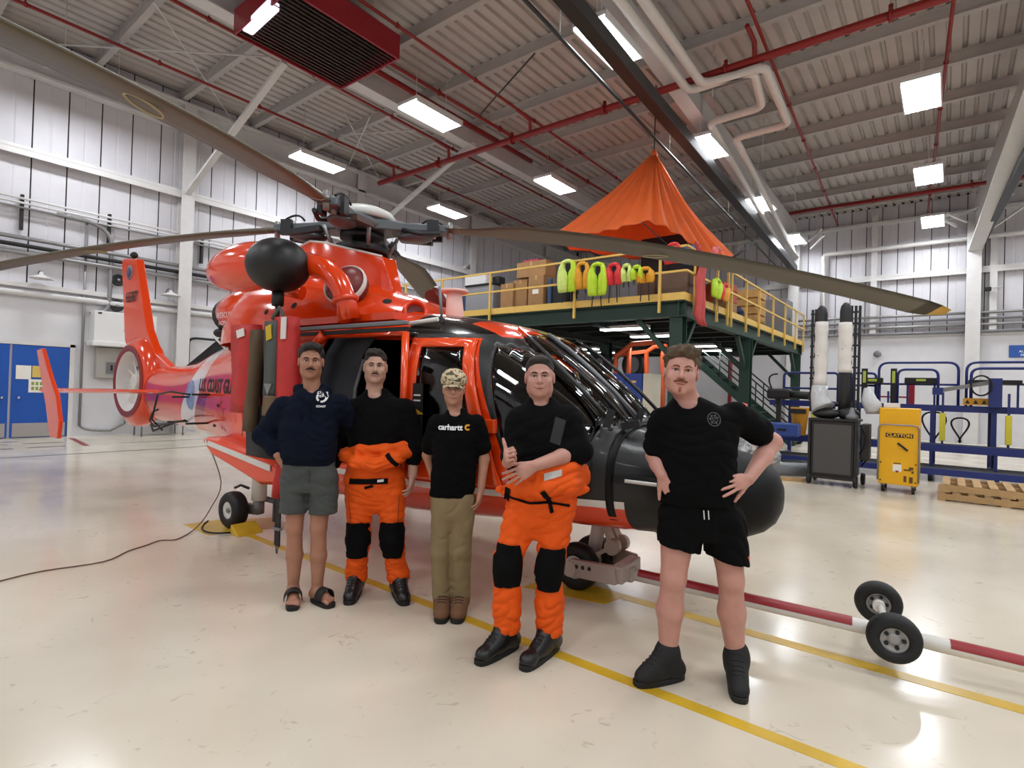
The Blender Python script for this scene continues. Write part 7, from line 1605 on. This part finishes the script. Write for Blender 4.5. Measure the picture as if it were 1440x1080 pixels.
B.noise(folds(.03, 31, .8)); P_, F_ = B.mesh(.02); zmin = P_[:, 2].min(); P_[:, 2] -= zmin; me = bpy.data.meshes.new('plastic_bundle'); me.from_pydata(P_.tolist(), [], F_.tolist()); me.materials.append(m_pbag); tag(link('plastic_bundle', me), 'crumpled clear plastic bundle behind the rightmost person', 'plastic bag')
# ================================================================== tow bar, cord, chock
m_tw = pm('towbar_white', 'd8d4ce', .4, var=.04); m_tr = pm('towbar_red', '8f1d22', .4, var=.08); m_fork = pm('fork_beige', 'a89a90', .45)
T0, T1, T2 = hit(893, 808, 2, .24), hit(1235, 886, 2, .2), hit(1400, 925, 2, .17); T3 = T2+(T2-T1)*.9
t = thing('tow_bar', 'red and white tow bar with two small wheels fixed to the nose gear', 'tow bar', T1*V3((1, 1, 0)))
MB().tube([T0, T1, T2, T3], .042, 14).build('bar', m_tw, t)
def half(p, q, nm='red_band'):
    d, s_, u_ = frame_of(q-p); MB().grid([[x_+.0445*(math.cos(a)*s_+math.sin(a)*u_) for a in np.linspace(.15, 2.1, 8)] for x_ in (p, p+(q-p)*.5, q)]).build(nm, m_tr, t)
half(T0+(T1-T0)*.02, T0+(T1-T0)*.91); half(T1+(T2-T1)*.62, T2); half(T2, T3)
def twheel(px, py, dpt, r=.134):
    c = at_depth(px, py, dpt); o = MB().lathe([(r*.5, -.045), (r*.86, -.05), (r*.97, -.03), (r, 0), (r*.97, .03), (r*.86, .05), (r*.5, .045), (r*.5, -.045)], c, AX, 32, cap=False).build('wheel', m_rub, t)
    MB().lathe([(.01, -.03), (r*.2, -.03), (r*.25, -.018), (r*.42, -.025), (r*.52, -.045), (r*.52, .045), (.01, .03)], c, AX, 24).build('rim', pm('rim_grey', '9d9b98', .4, .3), o)
    for k in range(5):
        a = 2*math.pi*k/5; d, s_, u_ = frame_of(AX); MB().cyl(c-d*.032+r*.33*(math.cos(a)*s_+math.sin(a)*u_), c-d*.02+r*.33*(math.cos(a)*s_+math.sin(a)*u_), .011, 8).build('rim_hole', m_black, o)
    return c
cn, cf = at_depth(1257, 897, 3.07), at_depth(1235, 847, 3.56)
AX = unit(cf-cn); AX = unit(V3((AX[0]*.6, AX[1], AX[2]*.2)))
twheel(1257, 897, 3.07); twheel(1235, 847, 3.56)
mid = (cn+cf)/2; MB().cyl(cn, cf, .02, 10).build('axle', m_tw, t); MB().beam(mid, T1+V3((0, 0, .0)), .05, .06).build('axle_arm', m_tw, t)
MB().cyl(cf-AX*.09+V3((0, 0, .0)), cf-AX*.03, .035, 14).build('hub_boss', m_tw, t)
def HP(x, y, z): return np.array(WM[HELI.name]@Vector((x, y, z)))
ctr = T0
L1, L2 = HP(.02, -.27, .2), HP(.02, .27, .2); K1, K2 = T0+V3((-.06, -.17, .02)), T0+V3((-.06, .13, .04))
MB().beam(K1, K2, .09, .12).build('yoke', m_fork, t, bevel=.012); MB().beam(K1, L1, .05, .13).build('fork_arm', m_fork, t, bevel=.01); MB().beam(K2, L2, .05, .13).build('fork_arm', m_fork, t, bevel=.01)
for L_ in (L1, L2): MB().cyl(L_-V3((0, .05, 0)), L_+V3((0, .05, 0)), .06, 16).build('pin_boss', m_fork, t)
for u in (.15, .3, .45): p = L1+(K1-L1)*u; MB().cyl(p+V3((0, -.03, .02)), p+V3((0, -.024, .02)), .016, 8).build('pin_hole', m_black, t)
MB().beam(T0, T0+(T0-T1)*.03, .1, .1).build('socket', m_fork, t, bevel=.01)
pts = [hit(x_, y_, 2, .008) for x_, y_ in ((-60, 832), (0, 817), (60, 803), (145, 790), (180, 775), (205, 767), (225, 760), (246, 759), (262, 752))]+[at_depth(280, 738, 5.7), at_depth(296, 715, 5.8), at_depth(311, 678, 5.9), HP(-3.95, -1.1, .9)]
pts[0][2] = .008
Q = []
for i in range(len(pts)-1):
    for u in (0, .25, .5, .75):
        p0, p1, p2, p3 = pts[max(i-1, 0)], pts[i], pts[i+1], pts[min(i+2, len(pts)-1)]; q = .5*(2*p1+(p2-p0)*u+(2*p0-5*p1+4*p2-p3)*u*u+(3*p1-p0-3*p2+p3)*u**3); q[2] = max(q[2], .008); Q.append(q)
Q.append(pts[-1]); tag(MB().tube(Q, .0055, 6).build('ground_cable', pm('cable_brown', '6b4a3e', .6)), 'thin brown cable running over the floor up to the helicopter', 'cable')
w0 = HP(-3.36, -.98, 0); t = thing('wheel_chock', 'yellow wheel chock with black rope against the near main wheel', 'chock', w0)
e1 = V3((math.cos(R(2.7)), math.sin(R(2.7)), 0)); e2 = V3((-e1[1], e1[0], 0))
MB().prism([w0-e1*.06-e2*.12, w0+e1*.12-e2*.12, w0-e1*.04-e2*.12+V3((0, 0, .1))], e2*.26).build('wedge', m_yel, t, bevel=.008)
MB().tube(bez(w0-e2*.14+V3((0, 0, .03)), w0-e1*.25-e2*.42+V3((0, 0, .012)), w0-e1*.5-e2*.12+V3((0, 0, .06)), 10), .01, 6).build('rope', m_black, t)
for px, py, rr_, lab in ((1313, 603, .28, 'black hose coil hanging under the right work stand beam'), (1350, 605, .2, 'black cable loop hanging under the work stand beam by the column')):
    p = hit(px, py, 1, SY+.2); tag(MB().tube([(p[0]+.35*rr_*math.sin(2*a)+rr_*.5*math.cos(a), p[1]+.03*math.sin(3*a), p[2]+rr_*1.3*math.sin(a)) for a in np.linspace(0, 6.283, 26)[:-1]], .018, 6, closed=True).build('hanging_hose', m_black), lab, 'hose')
